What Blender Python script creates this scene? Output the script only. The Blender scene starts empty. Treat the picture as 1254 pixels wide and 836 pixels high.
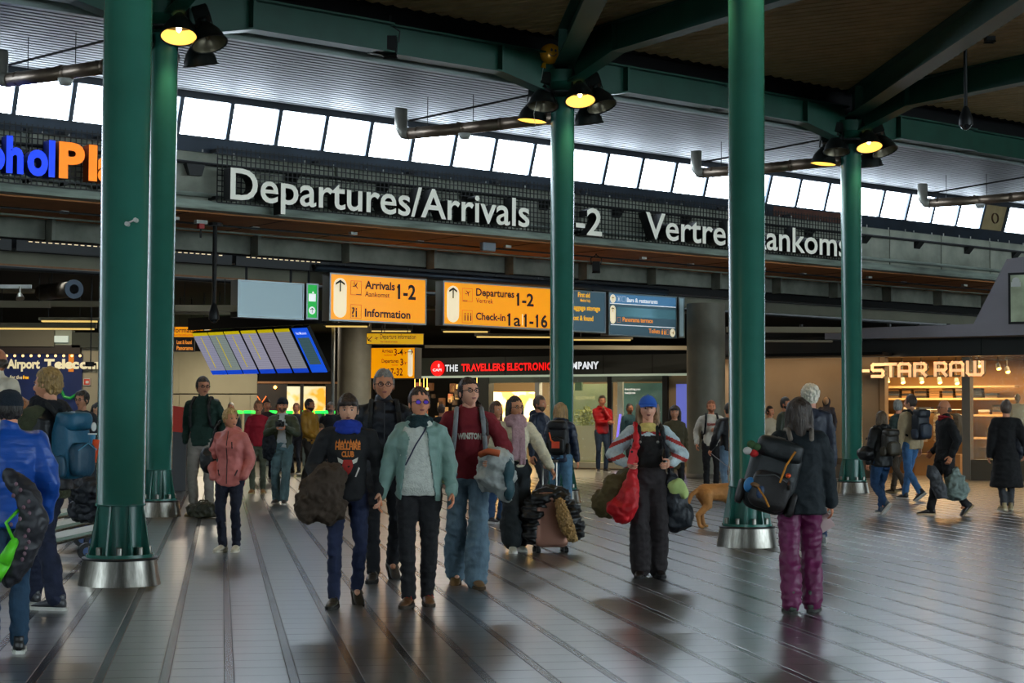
import bpy, bmesh, math, random
import numpy as np
from mathutils import Vector, Matrix, noise
from mathutils.bvhtree import BVHTree
random.seed(7)
SC = bpy.context.scene
COL = SC.collection
R = math.radians
# ------------------------------------------------------------------ camera
FPX = 2100.0
cam_d = bpy.data.cameras.new('camera'); cam_d.sensor_width = 36.0; cam_d.lens = 36.0*FPX/1254
cam_d.clip_end = 300
cam = bpy.data.objects.new('camera', cam_d); COL.objects.link(cam)
CAMH = 1.47
CM = Matrix.Translation((0, 0, CAMH)) @ Matrix.Rotation(R(90+2.67), 4, 'X') @ Matrix.Rotation(R(0.286), 4, 'Z')
cam.matrix_world = CM
SC.camera = cam
# ------------------------------------------------------------------ world, exposure
SC.view_settings.view_transform = 'Standard'; SC.view_settings.look = 'None'
SC.view_settings.gamma = 1.0; SC.view_settings.use_curve_mapping = False
SC.view_settings.exposure = -0.12
W = bpy.data.worlds.new('daylight'); SC.world = W; W.use_nodes = True
wn = W.node_tree.nodes['Background']
wn.inputs[0].default_value = (0.60, 0.72, 0.78, 1); wn.inputs[1].default_value = 11.5
SC.cycles.max_bounces = 6; SC.cycles.diffuse_bounces = 3; SC.cycles.glossy_bounces = 4
SC.cycles.transmission_bounces = 4; SC.cycles.transparent_max_bounces = 8
SC.cycles.caustics_reflective = False; SC.cycles.caustics_refractive = False
SC.cycles.sample_clamp_indirect = 4.0
WIN_E = 20.0          # daylight through the frosted glazing

CR = np.array(CM.to_3x3())
def ray(u, v):
    return Vector(CR @ np.array([(u-627.0)/FPX, -(v-418.0)/FPX, -1.0]))
def P(u, v, Y):
    r = ray(u, v); t = Y/r.y
    return Vector((r.x*t, Y, CAMH + r.z*t))
def G(u, v, z=0.0):
    r = ray(u, v); t = (z-CAMH)/r.z
    return Vector((r.x*t, r.y*t, z))
# facade frame: x along the facade, y away behind it, z up
AX = Vector((0.786, 0.618, 0)); AX.normalize()
NX = Vector((-AX.y, AX.x, 0))
MF = Matrix(((AX.x, NX.x, 0, 0), (AX.y, NX.y, 0, 37.9), (0, 0, 1, 0), (0, 0, 0, 1)))
MFI = MF.inverted()
def FP(u, v, d=0.0):
    """facade coordinates (s, z) of a sight line at depth d of the facade frame"""
    o = MFI @ Vector((0, 0, CAMH)); r = MFI.to_3x3() @ ray(u, v)
    t = (d-o.y)/r.y
    p = o + r*t
    return p.x, p.z
def frame(o, ang):
    """matrix of a local frame at o turned ang degrees about z"""
    return Matrix.Translation(o) @ Matrix.Rotation(R(ang), 4, 'Z')
def LP(M, u, v, d=0.0):
    Mi = M.inverted(); o = Mi @ Vector((0, 0, CAMH)); r = Mi.to_3x3() @ ray(u, v)
    t = (d-o.y)/r.y; p = o + r*t
    return p.x, p.z

# ------------------------------------------------------------------ materials
MATS = {}
def srgb(c):
    return tuple(((x/255)/12.92 if x/255 <= .04045 else ((x/255+.055)/1.055)**2.4) for x in c)
def mat(name, col, rough=.6, metal=0.0, emit=None, es=0.0, nscale=0, namt=0.0, bump=0.0, bscale=40, stretch=(1,1,1), spec=.5, sheen=0.0, alpha=1.0, trans=0.0, coat=0.0):
    if name in MATS: return MATS[name]
    m = bpy.data.materials.new(name); m.use_nodes = True
    nt = m.node_tree; b = nt.nodes['Principled BSDF']
    c = srgb(col) if max(col) > 1.0 else col
    b.inputs['Base Color'].default_value = (*c, 1)
    b.inputs['Roughness'].default_value = rough; b.inputs['Metallic'].default_value = metal
    b.inputs['Specular IOR Level'].default_value = spec
    b.inputs['Sheen Weight'].default_value = sheen
    b.inputs['Transmission Weight'].default_value = trans
    b.inputs['Coat Weight'].default_value = coat
    b.inputs['Alpha'].default_value = alpha
    if emit is not None:
        e = srgb(emit) if max(emit) > 1.0 else emit
        b.inputs['Emission Color'].default_value = (*e, 1); b.inputs['Emission Strength'].default_value = es
    if nscale or bump:
        tc = nt.nodes.new('ShaderNodeTexCoord'); mp = nt.nodes.new('ShaderNodeMapping')
        mp.inputs['Scale'].default_value = stretch
        nt.links.new(tc.outputs['Object'], mp.inputs['Vector'])
    if nscale:
        n = nt.nodes.new('ShaderNodeTexNoise'); n.inputs['Scale'].default_value = nscale; n.inputs['Detail'].default_value = 4
        nt.links.new(mp.outputs['Vector'], n.inputs['Vector'])
        r = nt.nodes.new('ShaderNodeMapRange'); r.inputs['From Min'].default_value = .3; r.inputs['From Max'].default_value = .7
        r.inputs['To Min'].default_value = 1-namt; r.inputs['To Max'].default_value = 1+namt
        nt.links.new(n.outputs['Fac'], r.inputs['Value'])
        mx = nt.nodes.new('ShaderNodeMix'); mx.data_type = 'RGBA'; mx.blend_type = 'MULTIPLY'; mx.inputs['Factor'].default_value = 1
        mx.inputs['A'].default_value = (*c, 1); nt.links.new(r.outputs['Result'], mx.inputs['B'])
        nt.links.new(mx.outputs['Result'], b.inputs['Base Color'])
    if bump:
        n2 = nt.nodes.new('ShaderNodeTexNoise'); n2.inputs['Scale'].default_value = bscale; n2.inputs['Detail'].default_value = 3
        nt.links.new(mp.outputs['Vector'], n2.inputs['Vector'])
        bp = nt.nodes.new('ShaderNodeBump'); bp.inputs['Strength'].default_value = bump; bp.inputs['Distance'].default_value = .02
        nt.links.new(n2.outputs['Fac'], bp.inputs['Height']); nt.links.new(bp.outputs['Normal'], b.inputs['Normal'])
    MATS[name] = m
    return m

# ------------------------------------------------------------------ mesh builder
def rotm(axis, ang):
    return Matrix.Rotation(ang, 4, axis)
class MB:
    def __init__(s): s.v = []; s.f = []; s.m = []
    def add(s, vs, fs, mi=0):
        o = len(s.v); s.v.extend([tuple(v) for v in vs]); s.f.extend([tuple(i+o for i in f) for f in fs]); s.m.extend([mi]*len(fs)); return s
    def box(s, x0, x1, y0, y1, z0, z1, mi=0, M=None):
        vs = [(x, y, z) for z in (z0, z1) for y in (y0, y1) for x in (x0, x1)]
        if M is not None: vs = [M @ Vector(v) for v in vs]
        return s.add(vs, [(0,2,3,1),(4,5,7,6),(0,1,5,4),(2,6,7,3),(0,4,6,2),(1,3,7,5)], mi)
    def cbox(s, c, sz, mi=0, M=None):
        return s.box(c[0]-sz[0]/2, c[0]+sz[0]/2, c[1]-sz[1]/2, c[1]+sz[1]/2, c[2]-sz[2]/2, c[2]+sz[2]/2, mi, M)
    def rings(s, rings, mi=0, cap=True, closed=False):
        n = len(rings[0]); o = []; vs = [p for r in rings for p in r]; fs = []
        k = len(rings)
        for i in range(k if closed else k-1):
            a = i*n; b = ((i+1) % k)*n
            for j in range(n):
                fs.append((a+j, a+(j+1) % n, b+(j+1) % n, b+j))
        if cap and not closed:
            fs.append(tuple(range(n-1, -1, -1))); fs.append(tuple(range((k-1)*n, k*n)))
        return s.add(vs, fs, mi)
    def cyl(s, p0, p1, r0, r1=None, seg=12, mi=0, cap=True):
        if r1 is None: r1 = r0
        p0 = Vector(p0); p1 = Vector(p1); d = (p1-p0).normalized()
        a = d.orthogonal().normalized(); b = d.cross(a)
        rg = [[p + (a*math.cos(t)+b*math.sin(t))*r for t in [2*math.pi*i/seg for i in range(seg)]] for p, r in ((p0, r0), (p1, r1))]
        return s.rings(rg, mi, cap)
    def tube(s, pts, r, seg=8, mi=0):
        pts = [Vector(p) for p in pts]; rg = []
        up = None
        for i, p in enumerate(pts):
            d = (pts[min(i+1, len(pts)-1)]-pts[max(i-1, 0)]).normalized()
            if up is None: a = d.orthogonal().normalized()
            else:
                a = (up - d*up.dot(d)).normalized()
            up = a; b = d.cross(a); rr = r[i] if isinstance(r, (list, tuple)) else r
            rg.append([p+(a*math.cos(t)+b*math.sin(t))*rr for t in [2*math.pi*k/seg for k in range(seg)]])
        return s.rings(rg, mi)
    def lathe(s, prof, c=(0,0,0), seg=24, mi=0, M=None, cap=False):
        rg = []
        for r, z in prof:
            ring = [Vector((r*math.cos(2*math.pi*i/seg), r*math.sin(2*math.pi*i/seg), z)) for i in range(seg)]
            if M is not None: ring = [M @ p for p in ring]
            rg.append([p+Vector(c) for p in ring])
        return s.rings(rg, mi, cap)
    def ell(s, c, r, M=None, u=16, w=10, mi=0):
        vs = []; fs = []
        for i in range(1, w):
            t = math.pi*i/w
            for j in range(u):
                a = 2*math.pi*j/u
                vs.append(Vector((r[0]*math.sin(t)*math.cos(a), r[1]*math.sin(t)*math.sin(a), r[2]*math.cos(t))))
        vs.append(Vector((0, 0, r[2]))); vs.append(Vector((0, 0, -r[2])))
        nt_ = len(vs)-2
        for i in range(w-2):
            for j in range(u):
                fs.append((i*u+j, (i+1)*u+j, (i+1)*u+(j+1) % u, i*u+(j+1) % u))
        for j in range(u):
            fs.append((nt_, j, (j+1) % u)); fs.append((nt_+1, (w-2)*u+(j+1) % u, (w-2)*u+j))
        if M is not None: vs = [M @ v for v in vs]
        return s.add([v+Vector(c) for v in vs], fs, mi)
    def mesh(s, name, mats, smooth=False):
        me = bpy.data.meshes.new(name); me.from_pydata(s.v, [], s.f)
        for m in (mats if isinstance(mats, (list, tuple)) else [mats]): me.materials.append(m)
        if len(set(s.m)) > 1: me.polygons.foreach_set('material_index', s.m)
        if smooth: me.polygons.foreach_set('use_smooth', [True]*len(s.f))
        me.update(); return me
    def build(s, name, mats, parent=None, M=None, smooth=False, **kw):
        return link(name, s.mesh(name, mats, smooth), parent, M, **kw)
def link(name, me, parent=None, M=None, **kw):
    o = bpy.data.objects.new(name, me); COL.objects.link(o)
    if parent is not None: o.parent = parent
    if M is not None: o.matrix_local = M
    for k, v in kw.items(): o[k] = v
    return o
def thing(name, label, cat, loc=(0,0,0), rz=0.0, group=None, M=None):
    o = bpy.data.objects.new(name, None); COL.objects.link(o)
    o.empty_display_size = .1
    if M is not None: o.matrix_world = M
    else:
        o.location = loc; o.rotation_euler = (0, 0, R(rz))
    o['label'] = label; o['category'] = cat; o['kind'] = 'thing'
    if group: o['group'] = group
    return o
def tag(o, label, cat, group=None):
    o['label'] = label; o['category'] = cat; o['kind'] = 'thing'
    if group: o['group'] = group
    return o
def struct(name, mb, mats, M=None, smooth=False, label=None):
    o = mb.build(name, mats, None, M, smooth, kind='structure')
    if label: o['label'] = label
    return o
def shade_auto(o, ang=35):
    me = o.data
    me.polygons.foreach_set('use_smooth', [True]*len(me.polygons))
    try: me.set_sharp_from_angle(angle=R(ang))
    except Exception: pass

# ------------------------------------------------------------------ text
def text_mesh(txt, cap=1.0, bold=0.0, extrude=0.0, width=None, space=1.0, res=4, align='L'):
    """mesh in x (along), z (up), y (towards -y is the face); returns verts, faces; cap height = cap; origin at left baseline"""
    c = bpy.data.curves.new('txt', 'FONT'); c.body = txt; c.offset = bold; c.resolution_u = res
    c.extrude = 0.0; c.space_character = space
    o = bpy.data.objects.new('txt', c); COL.objects.link(o)
    dg = bpy.context.evaluated_depsgraph_get(); dg.update()
    me = bpy.data.meshes.new_from_object(o.evaluated_get(dg))
    n = len(me.vertices); co = np.empty(n*3); me.vertices.foreach_get('co', co); co = co.reshape(-1, 3)
    fs = [tuple(p.vertices) for p in me.polygons]
    bpy.data.objects.remove(o); bpy.data.curves.remove(c); bpy.data.meshes.remove(me)
    if n == 0: return [], [], 0
    k = cap/0.69
    x = co[:, 0]*k; z = co[:, 1]*k
    x0 = x.min(); x = x-x0
    w = x.max()
    if width: x = x*width/w; w = width
    if align == 'R': x = x-w
    if align == 'C': x = x-w/2
    vs = [(float(a), 0.0, float(b)) for a, b in zip(x, z)]
    if extrude:
        # front face at y=0, back at y=+extrude, sides from boundary edges
        cnt = {}
        for f in fs:
            for i in range(len(f)):
                e = (f[i], f[(i+1) % len(f)]); cnt[e] = cnt.get(e, 0)+1
        nv = len(vs); vs = vs+[(a, extrude, b) for a, _, b in vs]
        side = [(a, b, b+nv, a+nv) for (a, b) in cnt if (b, a) not in cnt]
        fb = [tuple(i+nv for i in reversed(f)) for f in fs]
        return vs, (fs, side+fb), w
    return vs, (fs, []), w
def text_part(parent, name, txt, x, z, cap, m, y=0.0, bold=0.01, width=None, extrude=0.0, side=None, align='L', space=1.0, res=3, **kw):
    vs, fs, w = text_mesh(txt, cap, bold, extrude, width, space, res, align)
    if not vs: return None
    ones = []
    for i_, ch_ in enumerate(txt):
        if ch_ == '1':
            full = text_mesh(txt, cap, bold, 0, None, space, res)[2]; pre = text_mesh(txt[:i_+1], cap, bold, 0, None, space, res)[2]
            ones.append((pre/full*w, w/full))
    b = MB(); b.add([(a+x, q+y, c+z) for a, q, c in vs], [tuple(reversed(f)) if False else f for f in fs[0]], 0)
    off_ = 0 if align == 'L' else (-w if align == 'R' else -w/2)
    for xe, kk in ones:
        sw_ = (.12+bold*1.5)*cap*kk; xl_ = xe-sw_+x+off_
        b.add([(xl_+sw_*.5, y, z+cap), (xl_+sw_*.5, y, z+cap*.80), (xl_-.15*cap*kk, y, z+cap*.72), (xl_-.15*cap*kk, y, z+cap*.86)], [(0,1,2,3)], 0)
    if fs[1]:
        o = 0
        b.f.extend(fs[1]); b.m.extend([1 if side else 0]*len(fs[1]))
    return b.build(name, [m]+([side] if side else []), parent, None, **kw)
_adv = {}
def advance(ch, bold):
    def wid(t):
        vs, fs, w = text_mesh(t, 1.0, bold); return w
    if 'HH' not in _adv: _adv['HH'] = wid('HH')
    if ch not in _adv: _adv[ch] = wid('H'+ch+'H') - _adv['HH']
    return _adv[ch]
def left_bearing(ch, bold):
    k = 'lb'+ch
    if k not in _adv:
        # distance from pen position to the ink: compare 'H'+ch against 'HH'
        c = bpy.data.curves.new('t', 'FONT'); c.body = ch; c.offset = bold
        o = bpy.data.objects.new('t', c); COL.objects.link(o)
        dg = bpy.context.evaluated_depsgraph_get(); dg.update()
        me = bpy.data.meshes.new_from_object(o.evaluated_get(dg))
        _adv[k] = min(v.co.x for v in me.vertices)/0.69
        bpy.data.objects.remove(o); bpy.data.curves.remove(c); bpy.data.meshes.remove(me)
    return _adv[k]
def letters(parent, txt, x0, x1, z, cap, m, side, y=0.0, bold=.02, ext=.2, name='letter', skip=''):
    """every character its own part, spread so that the row fills x0..x1"""
    pen = []; p = 0.0
    for ch in txt:
        pen.append(p); p += .38 if ch == ' ' else advance(ch, bold)*1.0
    lb = [0 if ch == ' ' else left_bearing(ch, bold) for ch in txt]
    end = p
    k = (x1-x0)/((end)*cap)      # horizontal squeeze
    out = []
    for ch, pp, b in zip(txt, pen, lb):
        if ch == ' ': continue
        vs, fs, w = text_mesh(ch, cap, bold, ext)
        mb = MB(); xx = x0+(pp+b-lb[0])*cap*k
        mb.add([(a*k+xx, q+y, c+z) for a, q, c in vs], fs[0], 0)
        mb.f.extend(fs[1]); mb.m.extend([1]*len(fs[1]))
        out.append(mb.build(name, [m, side], parent))
    return out
# ================================================================== STRUCTURE
M_steel = mat('green_steel', (42, 106, 94), .26, .0, nscale=3, namt=.06, spec=.6, bump=.03, bscale=6)
M_beam = mat('beam_green', (22, 72, 58), .45, .1, nscale=2, namt=.15)
M_inox = mat('brushed_steel', (150, 146, 138), .28, .95, nscale=60, namt=.25, stretch=(1,1,.05))
M_black = mat('black_metal', (22, 23, 24), .45, .3)
M_void = mat('dark_paint', (16, 16, 17), .8, spec=.2)
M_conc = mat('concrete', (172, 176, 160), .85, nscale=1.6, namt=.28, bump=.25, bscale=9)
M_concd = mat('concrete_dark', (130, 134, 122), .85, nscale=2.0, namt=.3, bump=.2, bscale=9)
M_ledge = mat('weathered_ledge', (150, 162, 150), .6, .2, nscale=3, namt=.4, stretch=(.4,1,3))
M_blue = mat('bluegrey_steel', (44, 54, 66), .4, .5, nscale=1.2, namt=.3)
M_rust = mat('rust_patch', (92, 52, 36), .6, .2, nscale=5, namt=.3)
M_ceil = mat('ceiling_metal', (124, 124, 124), .55, .15, nscale=2, namt=.08)
M_ceilw = mat('ceiling_edge', (150, 164, 158), .5, .2)
M_dceil = mat('brown_ceiling_slat', (186, 160, 116), .6, .1, nscale=2, namt=.15)
M_soffit = mat('soffit_boards', (200, 132, 80), .8, nscale=2.5, namt=.12)
M_wood = mat('warm_wood', (150, 104, 66), .6, nscale=4, namt=.15, stretch=(4,4,.4))
M_white = mat('white_paint', (205, 206, 200), .6)
M_duct = mat('brown_duct', (128, 112, 96), .38, .7, nscale=3, namt=.2)

# ---- floor: stone tiles and dark stripe stones laid on a bed
ta = math.atan2(355, FPX)            # the rows of stones run to a point left of the middle
TD = Vector((-math.sin(ta), math.cos(ta), 0)); TC = Vector((math.cos(ta), math.sin(ta), 0))
def tile_material(name, c1, c2, rough):
    m = bpy.data.materials.new(name); m.use_nodes = True; nt = m.node_tree; b = nt.nodes['Principled BSDF']
    g = nt.nodes.new('ShaderNodeNewGeometry')
    rt = nt.nodes.new('ShaderNodeVectorRotate'); rt.rotation_type = 'Z_AXIS'; rt.inputs['Angle'].default_value = -ta
    nt.links.new(g.outputs['Position'], rt.inputs['Vector'])
    sc = nt.nodes.new('ShaderNodeVectorMath'); sc.operation = 'MULTIPLY'; sc.inputs[1].default_value = (1/PITCH, 1/TL, 0)
    ad = nt.nodes.new('ShaderNodeVectorMath'); ad.operation = 'ADD'; ad.inputs[1].default_value = (-P0/PITCH+.5, 0, 0)
    nt.links.new(rt.outputs[0], sc.inputs[0]); nt.links.new(sc.outputs[0], ad.inputs[0])
    fl = nt.nodes.new('ShaderNodeVectorMath'); fl.operation = 'FLOOR'; nt.links.new(ad.outputs[0], fl.inputs[0])
    wn_ = nt.nodes.new('ShaderNodeTexWhiteNoise'); wn_.noise_dimensions = '3D'; nt.links.new(fl.outputs[0], wn_.inputs['Vector'])
    nz = nt.nodes.new('ShaderNodeTexNoise'); nz.inputs['Scale'].default_value = 5; nz.inputs['Detail'].default_value = 6
    nt.links.new(g.outputs['Position'], nz.inputs['Vector'])
    mu = nt.nodes.new('ShaderNodeMath'); mu.operation = 'MULTIPLY_ADD'; mu.inputs[1].default_value = .35
    nt.links.new(wn_.outputs['Value'], mu.inputs[0]); nt.links.new(nz.outputs['Fac'], mu.inputs[2])
    rp = nt.nodes.new('ShaderNodeMix'); rp.data_type = 'RGBA'
    mr = nt.nodes.new('ShaderNodeMapRange'); mr.inputs['From Min'].default_value = .35; mr.inputs['From Max'].default_value = 1.2
    nt.links.new(mu.outputs[0], mr.inputs['Value']); nt.links.new(mr.outputs[0], rp.inputs['Factor'])
    rp.inputs['A'].default_value = (*srgb(c1), 1); rp.inputs['B'].default_value = (*srgb(c2), 1)
    nt.links.new(rp.outputs['Result'], b.inputs['Base Color'])
    r2 = nt.nodes.new('ShaderNodeMapRange'); r2.inputs['To Min'].default_value = rough; r2.inputs['To Max'].default_value = rough+.006
    nt.links.new(wn_.outputs['Value'], r2.inputs['Value']); nt.links.new(r2.outputs[0], b.inputs['Roughness'])
    b.inputs['Specular IOR Level'].default_value = 1.0; b.inputs['Coat Weight'].default_value = .8; b.inputs['Coat Roughness'].default_value = .34
    return m
g0 = G(281, 836); g1 = G(361.7, 836)
P0 = g0.dot(TC); PITCH = (g1-g0).dot(TC); TL = .315; SW = .055
M_tile = tile_material('floor_tile', (64, 62, 62), (74, 72, 71), .21)
M_strip = tile_material('stripe_stone', (24, 25, 29), (34, 35, 38), .24)
for n_ in M_strip.node_tree.nodes:
    if n_.type == 'BSDF_PRINCIPLED': n_.inputs['Coat Weight'].default_value = .25; n_.inputs['Specular IOR Level'].default_value = .6
M_grout = mat('grout', (58, 56, 54), .7)
M_joint = mat('pale_joint', (120, 112, 100), .6)
fb = MB(); fb.box(-45, 60, -12, 95, -.3, -.004)
floor = struct('floor', fb, [M_grout])
tiles = MB(); strips = MB(); singles = []
def tile_at(i, j):
    c = TC*(P0+PITCH*i+PITCH/2) + TD*(TL*(j+.5))
    return c
TW = PITCH-SW
def put(mb, c, w, l, h):
    a = TC*(w/2); b_ = TD*(l/2); e = .0016
    a2 = TC*(w/2-e); b2 = TD*(l/2-e)
    vs = [c-a-b_, c+a-b_, c+a+b_, c-a+b_]; top = [c-a2-b2, c+a2-b2, c+a2+b2, c-a2+b2]
    v = [(p.x, p.y, -.004) for p in vs]+[(p.x, p.y, h-.0015) for p in vs]+[(p.x, p.y, h) for p in top]
    f = [(0,1,5,4),(1,2,6,5),(2,3,7,6),(3,0,4,7),(4,5,9,8),(5,6,10,9),(6,7,11,10),(7,4,8,11),(8,9,10,11)]
    mb.add(v, f)
rng = random.Random(3)
tmb = MB(); put(tmb, Vector((0,0,0)), TW-.003, TL-.004, .0)
tile_me = tmb.mesh('tile', [M_tile])
cand = []
for j in range(int(6.5/TL), int(62/TL)):
    for i in range(-90, 140):
        c = tile_at(i, j)
        if c.y < 8.8 or abs(c.x) > c.y*.312+.5: continue
        cand.append((c.y, i, j, c))
cand.sort(key=lambda t: t[0])
n = 0
for (yy, i, j, c) in cand:
    inside = yy > 9.2 and abs(c.x) < yy*.298
    dz = rng.uniform(-.0003, .0003)
    if inside and n < 290:
        o = bpy.data.objects.new('tile', tile_me); COL.objects.link(o); o.parent = floor
        o.location = (c.x, c.y, dz); n += 1
    elif yy < 45:
        put(tiles, c, TW-.003, TL-.004, dz)
    if yy < 45:
        sc_ = c - TC*(PITCH/2)
        put(strips, sc_, SW-.003, TL-.004, dz-.0006)
tiles.build('tiles', [M_tile], floor, kind='stuff')
strips.build('stripe_stones', [M_strip], floor, kind='stuff')
fm = MB(); fm.box(-45, 60, 45.2, 95, -.004, 0); fm.build('far_paving', [M_tile], floor, kind='stuff')
# thin inlaid movement joint and worn marks on the right
jb = MB()
for (a, b_) in (((1016, 690), (1216, 685)), ((980, 688), (1030, 695))):
    p, q = G(*a), G(*b_); dd = (q-p).normalized(); w = dd.orthogonal(); w = Vector((-dd.y, dd.x, 0))*.012
    jb.add([p-w+Vector((0,0,.0012)), q-w+Vector((0,0,.0012)), q+w+Vector((0,0,.0012)), p+w+Vector((0,0,.0012))], [(0,1,2,3)])
jb.build('movement_joint', [mat('joint_brown', (84, 60, 46), .5)], floor)

# ---- steel columns
def haunch_beam(mb, p, d, L, zb, zt, w=.3, h0=.28, hl=1.5):
    """I beam from p along d; bottom flange drops by h0 next to p"""
    d = Vector(d).normalized(); s = Vector((-d.y, d.x, 0))
    def q(t, off, z): a = p+d*t+s*off; return (a.x, a.y, z)
    prof = [(.2, zb-h0), (hl, zb), (L, zb)]
    for side, x0, x1 in (('web', -.02, .02),):
        pts = []
        for t, z in prof: pts += [q(t, -.02, z), q(t, .02, z), q(t, .02, zt), q(t, -.02, zt)]
        fs = []
        for i in range(len(prof)-1):
            a = i*4; b = a+4
            fs += [(a, b, b+3, a+3), (a+1, a+2, b+2, b+1)]
        mb.add(pts, fs)
    # bottom flange
    for (zf, thick, follow) in ((0, .03, True), (0, .03, False)):
        pts = []; pr = [(t, z if follow else zt) for t, z in prof]
        for t, z in pr: pts += [q(t, -w/2, z-thick), q(t, w/2, z-thick), q(t, w/2, z), q(t, -w/2, z)]
        fs = []
        for i in range(len(pr)-1):
            a = i*4; b = a+4
            for k in range(4): fs.append((a+k, a+(k+1) % 4, b+(k+1) % 4, b+k))
        fs += [(3,2,1,0), tuple(range(len(pts)-4, len(pts)))]
        mb.add(pts, fs)
    # stiffener plate
    for t in (hl, ):
        for s0 in (-1, 1):
            mb.add([q(t-.02, s0*.02, zb), q(t+.02, s0*.02, zb), q(t+.02, s0*w/2, zb), q(t-.02, s0*w/2, zb),
                    q(t-.02, s0*.02, zt), q(t+.02, s0*.02, zt), q(t+.02, s0*w/2, zt), q(t-.02, s0*w/2, zt)],
                   [(0,1,2,3),(4,5,6,7),(0,1,5,4),(1,2,6,5),(2,3,7,6),(3,0,4,7)])
GA = Vector((6.31, 5.08, 0)); GB = Vector((-1.9, 10.83, 0)); C1 = Vector((-3.5, 15.42, 0))
CR_ = .2165
M_lit = mat('lamp_reflector_lit', (235, 205, 120), .5, emit=(255, 200, 90), es=1.1)
M_refl = mat('lamp_reflector', (120, 112, 92), .35, .6)
M_bulb = mat('lamp_bulb', (255, 240, 220), .4, emit=(255, 225, 175), es=16)
M_bulbo = mat('lamp_bulb_off', (120, 96, 70), .3)
M_lampb = mat('lamp_housing', (38, 42, 40), .4, .5)
def bell_lamp(loc, tiltdir, tilt, lit, label):
    t = thing('high_bay_lamp', label, 'lamp', group=None)
    ax = Vector((math.cos(tiltdir), math.sin(tiltdir), 0))
    rot = Matrix.Rotation(tilt, 4, Vector((0,0,-1)).cross(ax).normalized())
    t.matrix_world = Matrix.Translation(loc) @ rot
    b = MB(); b.lathe([(.275, 0), (.262, .03), (.255, .09), (.215, .19), (.15, .28), (.10, .34), (.085, .36)], seg=22)
    b.lathe([(.27, .004), (.255, .035), (.248, .09), (.208, .185), (.145, .27), (.0, .30)], seg=22, mi=1)
    b.lathe([(.285, -.008), (.285, .014), (.268, .014), (.268, -.008), (.285, -.008)], seg=22)
    b.build('reflector', [M_lampb, M_lit if lit else M_refl], t, smooth=True)
    g = MB(); g.box(-.11, .11, -.11, .11, .42, .64); g.cyl((0,0,.36), (0,0,.42), .06, seg=10)
    for k in range(5): g.box(-.125, .125, -.1+.045*k, -.085+.045*k, .44, .62)
    g.box(-.13, -.11, -.03, .03, .34, .5); g.box(.11, .13, -.03, .03, .34, .5)
    g.build('gear_box', [M_lampb], t)
    bb = MB(); bb.ell((0,0,.16), (.045,.045,.09), u=10, w=8); bb.build('bulb', [M_bulb if lit else M_bulbo], t, smooth=True)
    if lit:
        l = bpy.data.lights.new('lamp_light', 'SPOT'); l.energy = 90; l.color = (1, .78, .42); l.spot_size = R(115); l.spot_blend = .6; l.shadow_soft_size = .1
        lo = bpy.data.objects.new('lamp_light', l); COL.objects.link(lo); lo.parent = t; lo.location = (0,0,-.02)
    return t
def steel_column(base, label, top=7.45, head=True, lampdesc=None):
    t = thing('steel_column', label, 'column', base)
    b = MB(); b.lathe([(CR_, .70), (CR_+.006, .705), (CR_+.006, .72), (CR_, .725), (CR_, top)], seg=40); b.build('shaft', [M_steel], t, smooth=True)
    b = MB(); b.lathe([(.205, .27), (.205, .705)], seg=32); b.build('foot', [M_steel], t, smooth=True)
    b = MB(); b.lathe([(0,.245),(.30, .245), (.30, .275), (.0, .275)], seg=40); shade_auto(b.build('base_plate', [M_steel], t))
    for k in range(8):
        a = math.pi/8+ k*math.pi/4+.2
        Mx = Matrix.Rotation(a, 4, 'Z')
        f = MB(); f.add([Mx @ Vector(p) for p in ((.2,-.008,.275),(.29,-.008,.275),(.215,-.008,.70),(.2,-.008,.70),(.2,.008,.275),(.29,.008,.275),(.215,.008,.70),(.2,.008,.70))],
                        [(0,1,2,3),(7,6,5,4),(0,4,5,1),(1,5,6,2),(2,6,7,3)])
        f.build('fin', [M_steel], t)
        f = MB(); f.lathe([(.026,.275),(.026,.335),(.022,.34),(0,.34)], (.252*math.cos(a+math.pi/8), .252*math.sin(a+math.pi/8), 0), seg=12)
        shade_auto(f.build('bolt', [M_inox], t))
    b = MB(); b.lathe([(.365,0),(.362,.012),(.325,.222),(.318,.226),(.1,.226)], seg=48); b.build('skirt', [M_inox], t, smooth=True); shade_auto(COL.objects[-1] if False else t.children[-1])
    b = MB(); b.lathe([(.33,.224),(.336,.23),(.33,.245),(.1,.245)], seg=40); b.build('gasket', [M_black], t, smooth=True)
    if head:
        b = MB(); b.lathe([(CR_, top-.05), (.26, top), (.27, top+.02), (.27, top+.06), (.24, top+.08), (.36, top+.2), (.38, top+.22), (.38, top+.44), (0, top+.44)], seg=32)
        shade_auto(b.build('capital', [M_beam], t))
        b = MB(); b.lathe([(.3, top-.02), (.3, top+.02), (.5, top+.02), (.5, top-.01), (.3, top-.02)], seg=20)
        for k in range(6):
            a = k*math.pi/3; b.box(.2, .62, -.03, .03, top+.0, top+.05, M=Matrix.Rotation(a, 4, 'Z'))
        b.build('lamp_ring', [M_black], t)
        for (dx, dy, z, lit, td, tl, d_) in ((.31, -.42, 7.29, True, R(-80), R(19), 'front lit lamp with warm mouth'),
                                     (.72, -.08, 7.25, False, R(-40), R(22), 'unlit grey lamp on the right side'),
                                     (.50, .42, 7.02, True, R(60), R(14), 'lit lamp tucked behind its unlit neighbour'),
                                     (-.37, -.34, 7.20, False, R(-100), R(13), 'unlit lamp left of the front lamp'),
                                     (-.56, .16, 7.02, True, R(180), R(6), 'lit lamp hanging lowest on the left side')):
            bell_lamp(Vector(base)+Vector((dx, dy, z)), td, tl, lit, d_+' of '+lampdesc)
    return t
pc1 = C1; pc2 = C1+GB; pcm = C1+GA+GB; pc3 = C1+GA; pc4 = C1+GA*2+GB
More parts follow.
